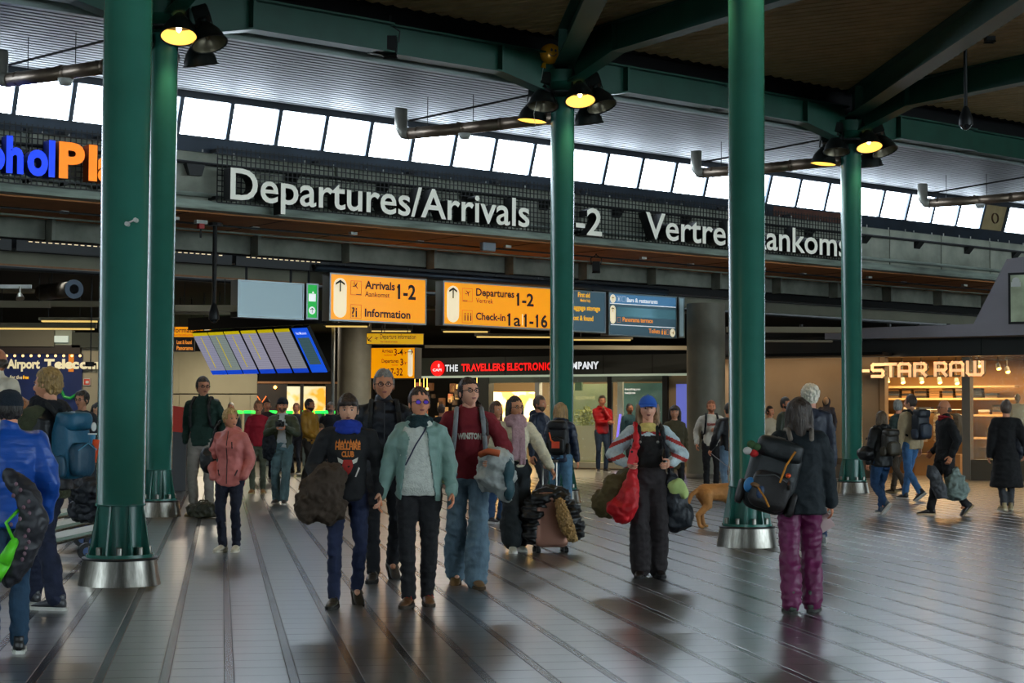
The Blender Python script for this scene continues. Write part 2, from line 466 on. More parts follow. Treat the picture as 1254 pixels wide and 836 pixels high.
steel_column(pc1, 'nearest and widest green steel column, beside the traveller with the teal backpack', top=7.45, lampdesc='the nearest column')
steel_column(pc2, 'green steel column standing half hidden behind the widest one', lampdesc='the half hidden column')
steel_column(pcm, 'slender green steel column in front of the electronics shop sign', lampdesc='the electronics shop column')
steel_column(pc3, 'green steel column between the dog and the traveller in purple trousers', lampdesc='the column by the dog')
steel_column(pc4, 'slender green steel column left of the clothing shop doorway', lampdesc='the clothing shop column')

# ---- roof beams
bm = MB()
for p in (pc2, pcm, pc4, pc4+GA):
    haunch_beam(bm, p, AX, 4.2, 7.72, 8.2); haunch_beam(bm, p, -AX, 4.2, 7.72, 8.2)
mainb = struct('trim_1', bm, [M_beam], label='green steel roof beam running over the rear row of columns')
b2 = MB()
DP = (math.sin(R(147)), math.cos(R(147)), 0); DQ = (math.sin(R(176)), math.cos(R(176)), 0)
for p in (pc2, pcm, pc4):
    haunch_beam(b2, p, DP, 12, 8.0, 8.5, .28, .35, 1.7); haunch_beam(b2, p, DQ, 15, 8.0, 8.5, .36, 0.0, 1.0)
struct('trim_2', b2, [M_beam], label='green steel roof beams running forward from the rear columns')
# ---- dark slatted ceiling this side of the beam
SL = Vector((-.873, .487, 0)); SP = Vector((.487, .873, 0))
cb = MB(); cb.box(-40, 45, -46, -5.2, 8.62, 8.9)
ceil = struct('ceiling', cb, [M_void], MF)
sb = MB(); k = 0; s = -30.0
while s < 42:
    p = MF @ Vector((s, -5.8, 0)); L = 34
    q = p-SL*L; w = SP*.105
    sb.add([(p.x-w.x, p.y-w.y, 8.52), (p.x+w.x, p.y+w.y, 8.52), (q.x+w.x, q.y+w.y, 8.52), (q.x-w.x, q.y-w.y, 8.52),
            (p.x-w.x, p.y-w.y, 8.57), (p.x+w.x, p.y+w.y, 8.57), (q.x+w.x, q.y+w.y, 8.57), (q.x-w.x, q.y-w.y, 8.57)],
           [(0,1,2,3),(0,4,5,1),(1,5,6,2),(2,6,7,3),(3,7,4,0)])
    s += .29
o = sb.build('slats', [M_dceil], ceil, kind='stuff'); o.matrix_parent_inverse = MF.inverted()
# ---- pale metal ceiling between beam and glazing
cb = MB(); n = 24; d0, d1, z0, z1 = -5.15, -.12, 7.68, 7.80
for k in range(n):
    a = d0+(d1-d0)*k/n; b = a+(d1-d0)/n*.66
    za = z0+(z1-z0)*(a-d0)/(d1-d0); zb = z0+(z1-z0)*(b-d0)/(d1-d0)
    for j in range(-6, 10):
        xa, xb = j*4.05, j*4.05+4.04
        cb.add([(xa,a,za),(xb,a,za),(xb,b,zb),(xa,b,zb),(xa,a,za+.03),(xb,a,za+.03),(xb,b,zb+.03),(xa,b,zb+.03)],
           [(0,1,2,3),(0,4,5,1),(1,5,6,2),(2,6,7,3),(3,7,4,0)])
lc = MB(); lc.box(-26, 40, -5.25, -.1, 7.90, 8.72)
lowc = struct('ceiling_1', lc, [M_void], MF)
cb.build('slats', [M_ceil], lowc, kind='stuff')
e = MB(); e.box(-26, 40, -5.26, -5.15, 7.66, 7.76); e.box(-26,40,-5.26,-5.24,7.76,7.9); e.build('edge_strip', [M_ceilw], lowc)

# ---- clerestory glazing
def pane_material():
    m = bpy.data.materials.new('frosted_pane'); m.use_nodes = True; nt = m.node_tree; b = nt.nodes['Principled BSDF']
    b.inputs['Base Color'].default_value = (.6, .65, .7, 1); b.inputs['Roughness'].default_value = .3
    tc = nt.nodes.new('ShaderNodeTexCoord')
    mp = nt.nodes.new('ShaderNodeMapping'); mp.inputs['Scale'].default_value = (14, 1, .5); nt.links.new(tc.outputs['Object'], mp.inputs['Vector'])
    nz = nt.nodes.new('ShaderNodeTexNoise'); nz.inputs['Scale'].default_value = 1.4; nz.inputs['Detail'].default_value = 3; nt.links.new(mp.outputs[0], nz.inputs['Vector'])
    n2 = nt.nodes.new('ShaderNodeTexNoise'); n2.inputs['Scale'].default_value = .8; nt.links.new(tc.outputs['Object'], n2.inputs['Vector'])
    a = nt.nodes.new('ShaderNodeMath'); a.operation = 'ADD'; nt.links.new(nz.outputs['Fac'], a.inputs[0]); nt.links.new(n2.outputs['Fac'], a.inputs[1])
    mr = nt.nodes.new('ShaderNodeMapRange'); mr.inputs['From Min'].default_value = .65; mr.inputs['From Max'].default_value = 1.25
    mr.inputs['To Min'].default_value = .10; mr.inputs['To Max'].default_value = 1.2
    nt.links.new(a.outputs[0], mr.inputs['Value'])
    mu = nt.nodes.new('ShaderNodeMath'); mu.operation = 'MULTIPLY'; mu.inputs[1].default_value = WIN_E; nt.links.new(mr.outputs[0], mu.inputs[0])
    b.inputs['Emission Color'].default_value = (.74, .87, 1.0, 1)
    nt.links.new(mu.outputs[0], b.inputs['Emission Strength'])
    return m
M_pane = pane_material()
M_mull = mat('mullion_metal', (88, 96, 106), .35, .7)
M_frame = mat('window_frame', (40, 46, 54), .45, .3)
M_kraft = mat('plywood_board', (176, 156, 112), .8, nscale=4, namt=.1)
TZ0, TZ1, TD0, TD1 = 6.97, 7.67, .12, -.10
wf = MB()
wf.box(-26, 40, -.16, .2, 7.67, 7.80); wf.box(-26, 40, .0, .25, 6.93, 6.98)
win = struct('window_1', wf, [M_frame], MF)
xs = []
s18 = FP(18.6, 115)[0]; s450 = FP(450, 175)[0]; s1172 = FP(1172.6, 262)[0]
WP = (s1172-s18)/25.0
for k in range(-12, 40):
    s = s18+WP*k
    mb_ = MB()
    for (w, off, mi) in ((.045, 0, 0),):
        mb_.add([(s-w, TD0-.06, TZ0), (s+w, TD0-.06, TZ0), (s+w, TD1-.06, TZ1), (s-w, TD1-.06, TZ1), (s-w, TD0+.03, TZ0), (s+w, TD0+.03, TZ0), (s+w, TD1+.03, TZ1), (s-w, TD1+.03, TZ1)],
                [(0,1,2,3),(7,6,5,4),(0,3,7,4),(1,5,6,2),(0,4,5,1),(3,2,6,7)])
    mb_.build('mullion', [M_mull], win)
    board = (k == 27-1)
    pb = MB(); pb.add([(s+.045, TD0, TZ0), (s+WP-.045, TD0, TZ0), (s+WP-.045, TD1, TZ1), (s+.045, TD1, TZ1)], [(0,1,2,3)])
    if board:
        o = pb.build('board', [M_kraft], win)
        fb_ = MB(); fb_.lathe([(.13,0),(.15,0),(.15,.04),(.13,.04)], seg=20, M=Matrix.Translation((s+WP/2, (TD0+TD1)/2-.05, (TZ0+TZ1)/2)) @ Matrix.Rotation(R(90), 4, 'X'))
        fb_.build('fan', [mat('fan_brown', (96, 66, 40), .6)], win)
    else: pb.build('pane', [M_pane], win)
# ---- steel band, concrete parapet, ledge
sb = MB(); sb.box(-26, 40, -.06, .25, 6.66, 6.93)
band = struct('trim_3', sb, [M_blue], MF, label='blue grey steel band under the glazing')
x0, _ = FP(945, 240); x1, _ = FP(1030, 250)
rb = MB(); rb.box(x0, x1, -.066, -.06, 6.67, 6.92); rb.build('rust_stain', [M_rust], band)
for k in range(60):
    s = -14+k*.62+rng.uniform(-.2,.2)
    if k % 1 == 0:
        q = MB(); q.box(s, s+.03, -.075, -.058, 6.62+rng.uniform(0,.05), 6.70+rng.uniform(0,.03)); q.build('tape_mark', [M_white], band)
par = MB(); par.box(-26, 40, .12, .3, 5.6, 6.7)
wallf = struct('wall_rear', par, [M_void], MF, label='concrete parapet above the shops')
sj = FP(1090, 300)[0]; pw = FP(1153, 300)[0]-sj
pl = MB(); pl.box(0, pw-.03, 0, .12, 5.72, 6.66)
plm = pl.mesh('panel', [M_conc])
for k in range(-18, 16):
    o = link('panel', plm, wallf, Matrix.Translation((sj+pw*k, 0, 0)))
lb = MB(); lb.box(-26, 40, -.22, .12, 5.53, 5.70)
ledge = struct('trim_4', lb, [M_ledge], MF, label='weathered ledge at the foot of the parapet')
for zz, yy, rr, mm in ((6.42, -.16, .035, M_black), (5.82, -.12, .045, M_ledge)):
    q = MB(); q.cyl((-26, yy, zz), (40, yy, zz), rr, seg=8); q.build('rail_pipe', [mm], ledge)
for k in range(-9, 14):
    s = FP(1122, 300)[0]+pw*k
    q = MB(); q.add([(s-.12,-.02,6.22),(s+.12,-.02,6.22),(s+.12,-.2,6.40),(s-.12,-.2,6.40),(s-.12,-.02,6.40),(s+.12,-.02,6.40)], [(0,1,2,3),(0,3,4),(1,5,2),(3,2,5,4)])
    q.build('bracket', [M_black], ledge)
# soffit and stepped bulkheads behind
so = MB(); so.box(-26, 40, .12, 3.3, 5.50, 5.53)
soff = struct('ceiling_2', so, [M_soffit], MF)
for k in range(-10, 16):
    q = MB(); q.box(FP(1122,300)[0]+pw*k-.01, FP(1122,300)[0]+pw*k+.01, .12, 3.3, 5.494, 5.50); q.build('joint_strip', [M_void], soff)
for yy in (1.3, 2.3):
    q = MB(); q.cyl((-24, yy, 5.44), (38, yy, 5.42), .022, seg=6); q.build('conduit', [M_black if yy < 2 else M_ledge], soff)
for k in range(18):
    s = -12+k*2.1; q = MB(); q.box(s, s+.16, 1.0+.5*(k % 2), 1.1+.5*(k % 2), 5.44, 5.50); q.build('smoke_detector', [M_white], soff)
bk = MB(); bk.box(-26, 40, 3.3, 3.45, 5.08, 5.53)
wb = struct('trim_5', bk, [M_void], MF, label='concrete bulkhead behind the soffit')
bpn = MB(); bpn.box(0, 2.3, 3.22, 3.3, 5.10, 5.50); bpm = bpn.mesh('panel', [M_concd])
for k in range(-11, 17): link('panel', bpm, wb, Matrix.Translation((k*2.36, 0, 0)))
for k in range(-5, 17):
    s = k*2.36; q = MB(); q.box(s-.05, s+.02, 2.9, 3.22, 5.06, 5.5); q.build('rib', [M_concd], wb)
tr = MB()
for k in range(-8, -1):
    s = k*2.5; q = MB(); q.box(s, s+2.4, 3.5, 3.9, 4.92, 5.14); q.box(s, s+2.4, 3.45, 3.5, 4.86, 5.16)
    for j in range(14): q.box(s+.25+j*.14, s+.33+j*.14, 3.438, 3.45, 5.05, 5.065, 1)
    q.build('light_trough', [M_black, mat('trough_glint', (255,235,200), .5, emit=(255,225,180), es=1.0)], wb)
q = MB(); q.box(4, 40, 3.45, 3.8, 4.90, 5.12); q.build('cable_tray', [M_black], wb)
q = MB(); q.box(-26, 40, 4.3, 4.5, 4.63, 4.93); pb_ = struct('trim_6', q, [mat('pale_beam', (128, 126, 108), .8, nscale=1, namt=.15)], MF, label='pale beam above the lower ceiling')
q = MB(); q.box(-26, 2.0, 4.28, 4.32, 4.60, 4.66); q.build('wood_edge', [M_wood], pb_)
q = MB(); q.cyl((-26, 4.2, 4.56), (40, 4.2, 4.56), .05, seg=8); q.build('pipe', [M_black], pb_)
# lower ceiling, black, with dim tubes
q = MB(); q.box(-40, 60, 4.5, 60, 4.62, 4.8); low = struct('ceiling_3', q, [M_void], MF)
# upper closure so that no sky shows behind
q = MB(); q.box(-40, 60, 4.0, 4.1, 4.9, 6.7); struct('trim_9', q, [M_void], MF)
q = MB(); q.box(-40, 60, .3, .5, 6.6, 9.5); q.box(-26,40,.25,.3,6.9,7.9); struct('wall_upper', q, [M_void], MF)

# ---- overhead ducts beside each rear column
for i, (p, ds) in enumerate(((pc2, 'by the half hidden column'), (pcm, 'by the column before the electronics shop'), (pc4, 'left of the clothing shop column'), (pc4+GA, 'at the right edge of the hall'))):
    pts = [p-SL*.1+Vector((0,.55,7.17)), p+SL*.3+Vector((0,.5,7.15)), p+SL*1.3+Vector((0,.3,7.1)), p+SL*2.1+Vector((0,.2,7.06)), p+SL*3.35+Vector((0,.2,7.06))]
    t = thing('ventilation_duct', 'brown metal ventilation duct under the pale ceiling '+ds, 'duct', pts[0])
    o0 = pts[0]
    pts = [q-o0 for q in pts]
    b = MB()
    for a, c in zip(pts[:-1], pts[1:]): b.cyl(a, c, .115, seg=16)
    for q in pts[1:-1]: b.ell(q, (.117,)*3, u=14, w=10)
    b.build('pipe', [M_duct], t, smooth=True)
    e = pts[-1]; b = MB(); b.tube([e, e+SL*.12+Vector((0,0,.02)), e+SL*.2+Vector((0,0,.12)), e+SL*.2+Vector((0,.0,.5))], .125, 14); b.build('elbow', [mat('pale_elbow', (160,158,148), .4, .4)], t, smooth=True)
    for k in (0, 1, 2):
        q = pts[2]+(pts[4]-pts[2])*(k*.45); d = SL*.02
        b = MB(); b.cyl(q-d, q+d, .124, seg=16); b.build('collar', [M_duct], t)
    b = MB(); b.cyl(pts[3]-Vector((0,0,.10)), pts[3]-Vector((0,0,.2)), .13, .09, 14); b.build('sensor_dome', [M_white], t, smooth=True)
    b = MB()
    for k in (.3, .8): q = pts[2]+(pts[4]-pts[2])*k; b.cyl(q, q+Vector((0,0,.7)), .008, seg=6)
    b.cyl(pts[4]+Vector((0,0,.25)), pts[0]+Vector((0,0,.55)), .02, seg=6)
    b.build('hanger', [M_black], t)

# ---- far enclosure of the lower hall
M_back = mat('far_wall', (52, 50, 46), .9, nscale=1, namt=.2)
q = MB(); q.box(-42, 62, 74, 74.4, 0, 5.2); struct('wall_far', q, [M_back])
q = MB(); q.box(-30.4, -30, -12, 74, 0, 9); struct('wall_left', q, [M_back])
q = MB(); q.box(52, 52.4, 20, 74, 0, 9); struct('wall_right', q, [M_back])

for k, (xa, xb) in enumerate(((-30, -9), (-2, 26))):  # unseen walls behind the camera, added to narrow where daylight comes in
    q = MB(); q.box(xa, xb, -12.4, -12, 0, 9); struct('light_block_wall', q, [M_back])
q = MB(); q.box(-30, 52, -12.4, -12, 6.2, 9); struct('light_block_wall', q, [M_back])
# ================================================================== SIGNS
M_ltr = mat('letter_face', (214, 218, 208), .4, emit=(214, 220, 208), es=.42)
M_ltrs = mat('letter_side', (18, 18, 18), .5)
M_yel = mat('sign_yellow', (250, 160, 0), .35, emit=(255, 158, 0), es=.80)
M_blk = mat('print_black', (30, 34, 40), .5)
M_cream = mat('sign_cream', (250, 238, 200), .4, emit=(250, 232, 190), es=.75)
M_teal = mat('sign_slate', (70, 96, 108), .4, emit=(64, 92, 106), es=.55)
M_tealb = mat('sign_blue', (80, 132, 172), .4, emit=(78, 130, 172), es=.55)
M_sil = mat('sign_silver', (150, 164, 168), .35, .5)
M_side = mat('sign_side', (96, 92, 84), .5, .3)
M_ytxt = mat('print_yellow', (255, 190, 30), .5, emit=(255, 180, 20), es=.8)
M_otxt = mat('print_orange', (255, 160, 60), .5, emit=(255, 150, 50), es=.7)
M_wtxt = mat('print_white', (240, 240, 240), .5, emit=(235, 240, 245), es=.85)

def mesh_screen(t, s0, s1, z0, z1, y=-.3):
    b = MB(); p = .105
    k = s0
    while k <= s1:
        b.box(k-.010, k+.010, y-.01, y+.0, z0, z1); k += p
    z = z0
    while z <= z1+.001:
        b.box(s0, s1, y-.02, y-.01, z-.010, z+.010); z += p
    b.build('grid', [M_black], t, kind='stuff')
    for q in np.arange(s0, s1+.01, max((s1-s0)/8, .1)):
        for za, zb in ((z1-.12, z1-.06), (z0+.06, z0+.12)):
            b = MB(); b.box(q-.03, q+.03, y, .1, za, zb); b.build('bracket', [M_black], t)
# big departures sign
sA = FP(266, 215, -.3)[0]; sB = FP(1042, 300, -.3)[0]
t = thing('hall_sign', 'long black grid sign with big white letters reading Departures/Arrivals', 'sign', M=MF)
mesh_screen(t, sA, sB, 5.68, 6.78)
LD = -.62
for txt, ua, ub, va in (('Departures/Arrivals', 282, 652, 243), ('1-2', 691, 746, 284.5), ('Vertrek/Aankomst', 791, 1048, 291)):
    x0, z = FP(ua, va, LD); x1, z1 = FP(ub, va+(ub-ua)*.088, LD)
    letters(t, txt, x0, x1, z, .60, M_ltr, M_ltrs, y=LD, bold=.012, ext=.28)
# plaza sign on the left
s0, z0 = FP(-95, 212, LD); s1, _ = FP(215, 215, LD)
t = thing('hall_sign', 'black grid sign with glowing blue and orange letters', 'sign', M=MF)
mesh_screen(t, FP(-150, 200, -.3)[0], FP(206, 215, -.3)[0], 5.68, 6.78)
M_bl = mat('letter_blue', (20, 70, 255), .4, emit=(8, 60, 255), es=1.0); M_bls = mat('letter_blue_side', (8, 30, 120), .5)
M_or = mat('letter_orange', (255, 150, 0), .4, emit=(255, 130, 0), es=.95); M_ors = mat('letter_orange_side', (150, 60, 5), .5)
x0, z = FP(7.5, 209, LD); x1, _ = FP(66, 215, LD)
letters(t, 'hol', x0, x1+.03, z, .60, M_bl, M_bls, y=LD, bold=.04, ext=.25)
x2, _ = FP(-62, 205, LD); letters(t, 'Schip', x2-.9, x0-.05, z, .60, M_bl, M_bls, y=LD, bold=.04, ext=.25)
x0, _ = FP(72, 216, LD); x1, _ = FP(205, 216, LD)
letters(t, 'Plaza', x0, x1-.1, z, .60, M_or, M_ors, y=LD, bold=.04, ext=.25)

def pill(b, x, z0, z1, w, y=-.004, mi=0, n=10):
    r = w/2; pts = []
    for k in range(n+1): a = math.pi*k/n; pts.append((x+r*math.cos(a), y, z1-r+r*math.sin(a)))
    for k in range(n+1): a = math.pi+math.pi*k/n; pts.append((x+r*math.cos(a), y, z0+r+r*math.sin(a)))
    b.add(pts, [tuple(range(len(pts)))], mi)
def arrow(b, x, z, sz, ang=0, y=-.008, mi=0, w=.14):
    """arrow pointing up turned by ang"""
    def q(px, pz): c, s = math.cos(ang), math.sin(ang); return (x+(px*c-pz*s)*sz, y, z+(px*s+pz*c)*sz)
    b.add([q(-w/2,-.5), q(w/2,-.5), q(w/2,.4), q(-w/2,.4)], [(0,1,2,3)], mi)
    for s in (-1, 1):
        b.add([q(0,.5), q(0,.5-w*1.4), q(s*.45,.02), q(s*.45,.02+w*1.4)], [(0,1,2,3)], mi)
def box_frame(t, w, h, d, face, name='face', side=M_side):
    b = MB(); b.box(-w/2, w/2, 0, d, 0, h); b.build('housing', [side], t)
    b = MB(); e = .035
    for a in ((-w/2, w/2, h-e, h), (-w/2, w/2, 0, e), (-w/2, -w/2+e, e, h-e), (w/2-e, w/2, e, h-e)): b.box(a[0], a[1], -.02, 0, a[2], a[3])
    b.build('rim', [M_sil], t)
    b = MB(); b.box(-w/2+e, w/2-e, -.008, 0, e, h-e); b.build(name, [face], t)
def icon_plane(b, x, z, s, ang, y, mi=0):
    def q(px, pz): c, sn = math.cos(ang), math.sin(ang); return (x+(px*c-pz*sn)*s, y, z+(px*sn+pz*c)*s)
    b.add([q(-.45,-.05), q(.45,-.05), q(.5,0), q(.45,.05), q(-.45,.05)], [(0,1,2,3,4)], mi)
    b.add([q(-.05,.0), q(.12,0), q(-.12,-.42), q(-.22,-.42)], [(0,1,2,3)], mi); b.add([q(-.05,.0), q(.12,0), q(-.12,.42), q(-.22,.42)], [(0,1,2,3)], mi)
    b.add([q(-.42,0), q(-.3,0), q(-.42,.2), q(-.5,.2)], [(0,1,2,3)], mi)
def outline(b, x0, x1, z0, z1, y, w=.008, mi=0):
    for a in ((x0, x1, z1-w, z1), (x0, x1, z0, z0+w), (x0, x0+w, z0, z1), (x1-w, x1, z0, z1)):
        b.add([(a[0], y, a[2]), (a[1], y, a[2]), (a[1], y, a[3]), (a[0], y, a[3])], [(0,1,2,3)], mi)
SD = 3.45
def facade_sign(label, ua, ub, vt, vb, face, d=.3, **k):
    x0, zt = FP(ua, vt, SD); _, zb = FP(ua, vb, SD); x1, _ = FP(ub, vt+(ub-ua)*.06, SD)
    t = thing('hanging_sign', label, 'sign', M=MF @ Matrix.Translation(((x0+x1)/2, SD, zb)))
    box_frame(t, x1-x0, zt-zb, d, face); return t, x1-x0, zt-zb
def suspend(t, xs, z0, z1, r=.03, y=.15):
    if r < .02: z1 = 4.63-t.matrix_basis.translation.z
    for x in xs:
        b = MB(); b.cyl((x, y, z0), (x, y, z1), r, seg=8); b.cyl((x, y, z1-.02), (x, y, z1), r*3.2, seg=8); b.build('hanger_rod', [M_black], t)
# blank grey board and green exit board
t, w, h = facade_sign('blank pale grey hanging sign box left of the green exit sign', 291, 372, 342, 388, mat('sign_blank', (150, 178, 186), .3, emit=(140, 170, 180), es=.38))
suspend(t, (-w/2+.3, w/2-.25), h, h+.75)
t, w, h = facade_sign('small green lit exit sign with running figure and arrow', 375, 389.5, 346.5, 390.5, mat('exit_green', (0, 170, 60), .4, emit=(0, 175, 60), es=.75))
suspend(t, (0,), h, h+.75)
b = MB(); b.box(-.09, .09, -.012, -.01, h*.5, h*.5+.17); b.ell((.02, -.013, h*.5+.2), (.022, .002, .022), u=8, w=6)
b.build('running_figure', [M_wtxt], t)
b = MB(); b.add([(.085*math.cos(a), -.011, .2+.085*math.sin(a)) for a in np.linspace(0, 2*math.pi, 18)[:-1]], [tuple(range(17))]); b.build('arrow_disc', [M_wtxt], t)
b = MB(); arrow(b, 0, .2, .12, 0, -.014); b.build('arrow', [mat('print_green', (0, 110, 50), .5)], t)
# arrivals
t, w, h = facade_sign('yellow hanging sign reading Arrivals 1-2 and Information', 403.5, 522, 333.5, 392.3, M_yel)
suspend(t, (-w/2+.5, w/2-.4), h, h+.6)
def fx(f): return -w/2+w*f
def fz(f): return h*(1-f)
b = MB(); pill(b, fx(.105), fz(.93), fz(.10), w*.13, -.014); b.build('arrow_pill', [M_cream], t)
b = MB(); arrow(b, fx(.105), fz(.26), h*.25, 0, -.018); icon_plane(b, fx(.26), fz(.24), .19, -.9, -.016); outline(b, fx(.21), fx(.32), fz(.44), fz(.14), -.016)
b.add([(fx(.265), -.016, fz(.43)), (fx(.315), -.016, fz(.43)), (fx(.315), -.016, fz(.415)), (fx(.265), -.016, fz(.415))], [(0,1,2,3)])
outline(b, fx(.21), fx(.32), fz(.93), fz(.64), -.016); b.build('pictograms', [M_blk], t)
text_part(t, 'lettering', '?i', fx(.222), fz(.90), h*.2, M_blk, -.016, .02)
text_part(t, 'lettering', 'Arrivals', fx(.355), fz(.29), h*.165, M_blk, -.016, .03, w*.31)
text_part(t, 'lettering', 'Aankomst', fx(.355), fz(.455), h*.105, M_blk, -.016, .008, w*.255)
text_part(t, 'lettering', '1-2', fx(.695), fz(.46), h*.30, M_blk, -.016, .03, w*.19)
text_part(t, 'lettering', 'Information', fx(.355), fz(.88), h*.165, M_blk, -.016, .03, w*.475)
# departures
t, w, h = facade_sign('yellow hanging sign reading Departures 1-2 and Check-in', 542.5, 678, 343.5, 397.8, M_yel)
suspend(t, (-w/2+.5, 0, w/2-.4), h, h+.6)
b = MB(); pill(b, fx(.085), fz(.93), fz(.10), w*.105, -.014); b.build('arrow_pill', [M_cream], t)
b = MB(); arrow(b, fx(.085), fz(.26), h*.25, 0, -.018); icon_plane(b, fx(.215), fz(.24), .18, .5, -.016); outline(b, fx(.165), fx(.255), fz(.44), fz(.14), -.016)
b.add([(fx(.17), -.016, fz(.43)), (fx(.21), -.016, fz(.43)), (fx(.21), -.016, fz(.415)), (fx(.17), -.016, fz(.415))], [(0,1,2,3)])
outline(b, fx(.165), fx(.255), fz(.93), fz(.64), -.016)
for k in (.19, .215, .24): b.ell((fx(k), -.017, fz(.72)), (.018, .002, .022), u=6, w=5); b.box(fx(k)-.016, fx(k)+.016, -.018, -.015, fz(.88), fz(.75))
b.build('pictograms', [M_blk], t)
text_part(t, 'lettering', 'Departures', fx(.285), fz(.29), h*.165, M_blk, -.016, .03, w*.345)
text_part(t, 'lettering', 'Vertrek', fx(.285), fz(.455), h*.105, M_blk, -.016, .008, w*.155)
text_part(t, 'lettering', '1-2', fx(.655), fz(.46), h*.28, M_blk, -.016, .03, w*.155)
text_part(t, 'lettering', 'Check-in', fx(.285), fz(.84), h*.16, M_blk, -.016, .03, w*.265)
text_part(t, 'lettering', '1a', fx(.575), fz(.94), h*.28, M_blk, -.016, .02, w*.115)
text_part(t, 'lettering', '1-16', fx(.725), fz(.94), h*.28, M_blk, -.016, .03, w*.215)
b = MB(); b.box(fx(.703), fx(.71), -.016, -.014, fz(.92), fz(.66)); b.build('divider', [M_cream], t)
# slate signs
t, w, h = facade_sign('dark slate hanging sign with yellow lines on luggage storage and first aid', 681, 741.5, 353.5, 405, M_teal)
suspend(t, (-w/2+.3, w/2-.3), h, h+.6)
text_part(t, 'lettering', 'First aid', fx(.78-.35), fz(.16), h*.115, M_ytxt, -.016, .025, w*.24+w*.0)
text_part(t, 'lettering', 'Medical help', fx(.48), fz(.27), h*.07, M_ytxt, -.016, .01, w*.2)
text_part(t, 'lettering', 'Baggage storage', fx(.30), fz(.47), h*.115, M_ytxt, -.016, .025, w*.58)
text_part(t, 'lettering', 'Lost & found', fx(.30), fz(.72), h*.115, M_ytxt, -.016, .025, w*.44)
t, w, h = facade_sign('slate hanging sign reading Bars & restaurants, Panorama terrace and Toilets', 745, 828.5, 357.5, 410.5, M_teal)
suspend(t, (-w/2+.3, w/2-.3), h, h+.6)
b = MB(); b.box(-w/2+.04, w/2-.04, -.012, -.009, fz(.25), h-.04); b.build('blue_band', [M_tealb], t)
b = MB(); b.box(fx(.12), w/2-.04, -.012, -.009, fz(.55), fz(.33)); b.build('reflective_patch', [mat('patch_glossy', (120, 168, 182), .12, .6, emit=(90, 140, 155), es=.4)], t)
b = MB(); b.box(fx(.01), fx(.985), -.014, -.011, fz(.265), fz(.25)); b.box(fx(.03), fx(.97), -.014, -.011, fz(.755), fz(.74)); b.build('divider', [M_wtxt], t)
b = MB(); pill(b, fx(.06), fz(.72), fz(.30), w*.075, -.014); 
for cx, cz in ((.06, .145), (.935, .87)): b.add([(fx(cx)+w*.038*math.cos(a), -.014, fz(cz)+w*.045*math.sin(a)) for a in np.linspace(0, 2*math.pi, 18)[:-1]], [tuple(range(17))])
b.build('arrow_disc', [M_cream], t)
b = MB(); arrow(b, fx(.06), fz(.145), .10, 0, -.018); arrow(b, fx(.06), fz(.40), .12, 0, -.018); arrow(b, fx(.935), fz(.87), .10, -math.pi/2, -.018); b.build('arrow', [M_blk], t)
b = MB(); outline(b, fx(.12), fx(.17), fz(.20), fz(.08), -.016, .005); outline(b, fx(.19), fx(.24), fz(.20), fz(.08), -.016, .005); b.box(fx(.14), fx(.15), -.016, -.014, fz(.18), fz(.11)); b.build('pictograms', [M_wtxt], t)
b = MB(); outline(b, fx(.12), fx(.17), fz(.69), fz(.57), -.016, .005)
for k in (.77, .81): b.box(fx(k), fx(k+.02), -.016, -.014, fz(.92), fz(.83)); b.ell((fx(k+.01), -.016, fz(.81)), (.014, .002, .014), u=6, w=5)
outline(b, fx(.845), fx(.88), fz(.92), fz(.80), -.016, .006); b.build('pictograms', [M_otxt], t)
text_part(t, 'lettering', 'Bars & restaurants', fx(.26), fz(.20), h*.095, M_wtxt, -.016, .02, w*.45)
text_part(t, 'lettering', 'Panorama terrace', fx(.20), fz(.66), h*.10, M_otxt, -.016, .02, w*.44)
text_part(t, 'lettering', 'Toilets', fx(.58), fz(.90), h*.10, M_otxt, -.016, .02, w*.165)
t, w, h = facade_sign('narrow blank grey end piece beside the toilets sign', 830.5, 838, 363.5, 413.5, mat('sign_blank', (150,178,186), .3))
# round conduit above the row
x0, z0 = FP(386, 327, 3.35); x1, z1 = FP(817, 356, 3.35)
b = MB(); b.cyl((x0, 3.35, (z0+z1)/2-.02), (x1, 3.35, (z0+z1)/2-.02), .085, seg=14); struct('trim_7', b, [M_blue], MF, smooth=True, label='blue grey round pipe above the yellow signs')

# vertical camera poles
def pole_camera(top, bot, label, r=.035, ball=.12):
    t = thing('dome_camera', label, 'camera', (top.x, top.y, bot.z)); L = top.z-bot.z
    b = MB(); b.cyl((0,0,.2), (0,0,L), r, seg=10); b.cyl((0,0,L-.06), (0,0,L), r*3.5, seg=10); b.build('pole', [M_black], t)
    b = MB(); b.lathe([(.02,.36),(ball*.5,.28),(ball*.95,.12),(ball,.0),(ball*.95,-.02)], seg=18); b.build('housing', [M_black], t, smooth=True)
    b = MB(); b.ell((0,0,0), (ball*.82,)*3, u=16, w=10); b.build('dome', [mat('dome_glass', (40,44,48), .05, .3, spec=1)], t, smooth=True)
    return t
Yp = 34.7
pole_camera(P(263.5, 273, Yp), P(263.5, 390, Yp), 'black dome camera on a long pole left of the blank grey sign', .045, .11)
Yc = 31.4; p = P(1182, 47, Yc)
pole_camera(p, P(1182, 152, Yc), 'black dome camera on a pole under the roof beam at the right', .035, .13)
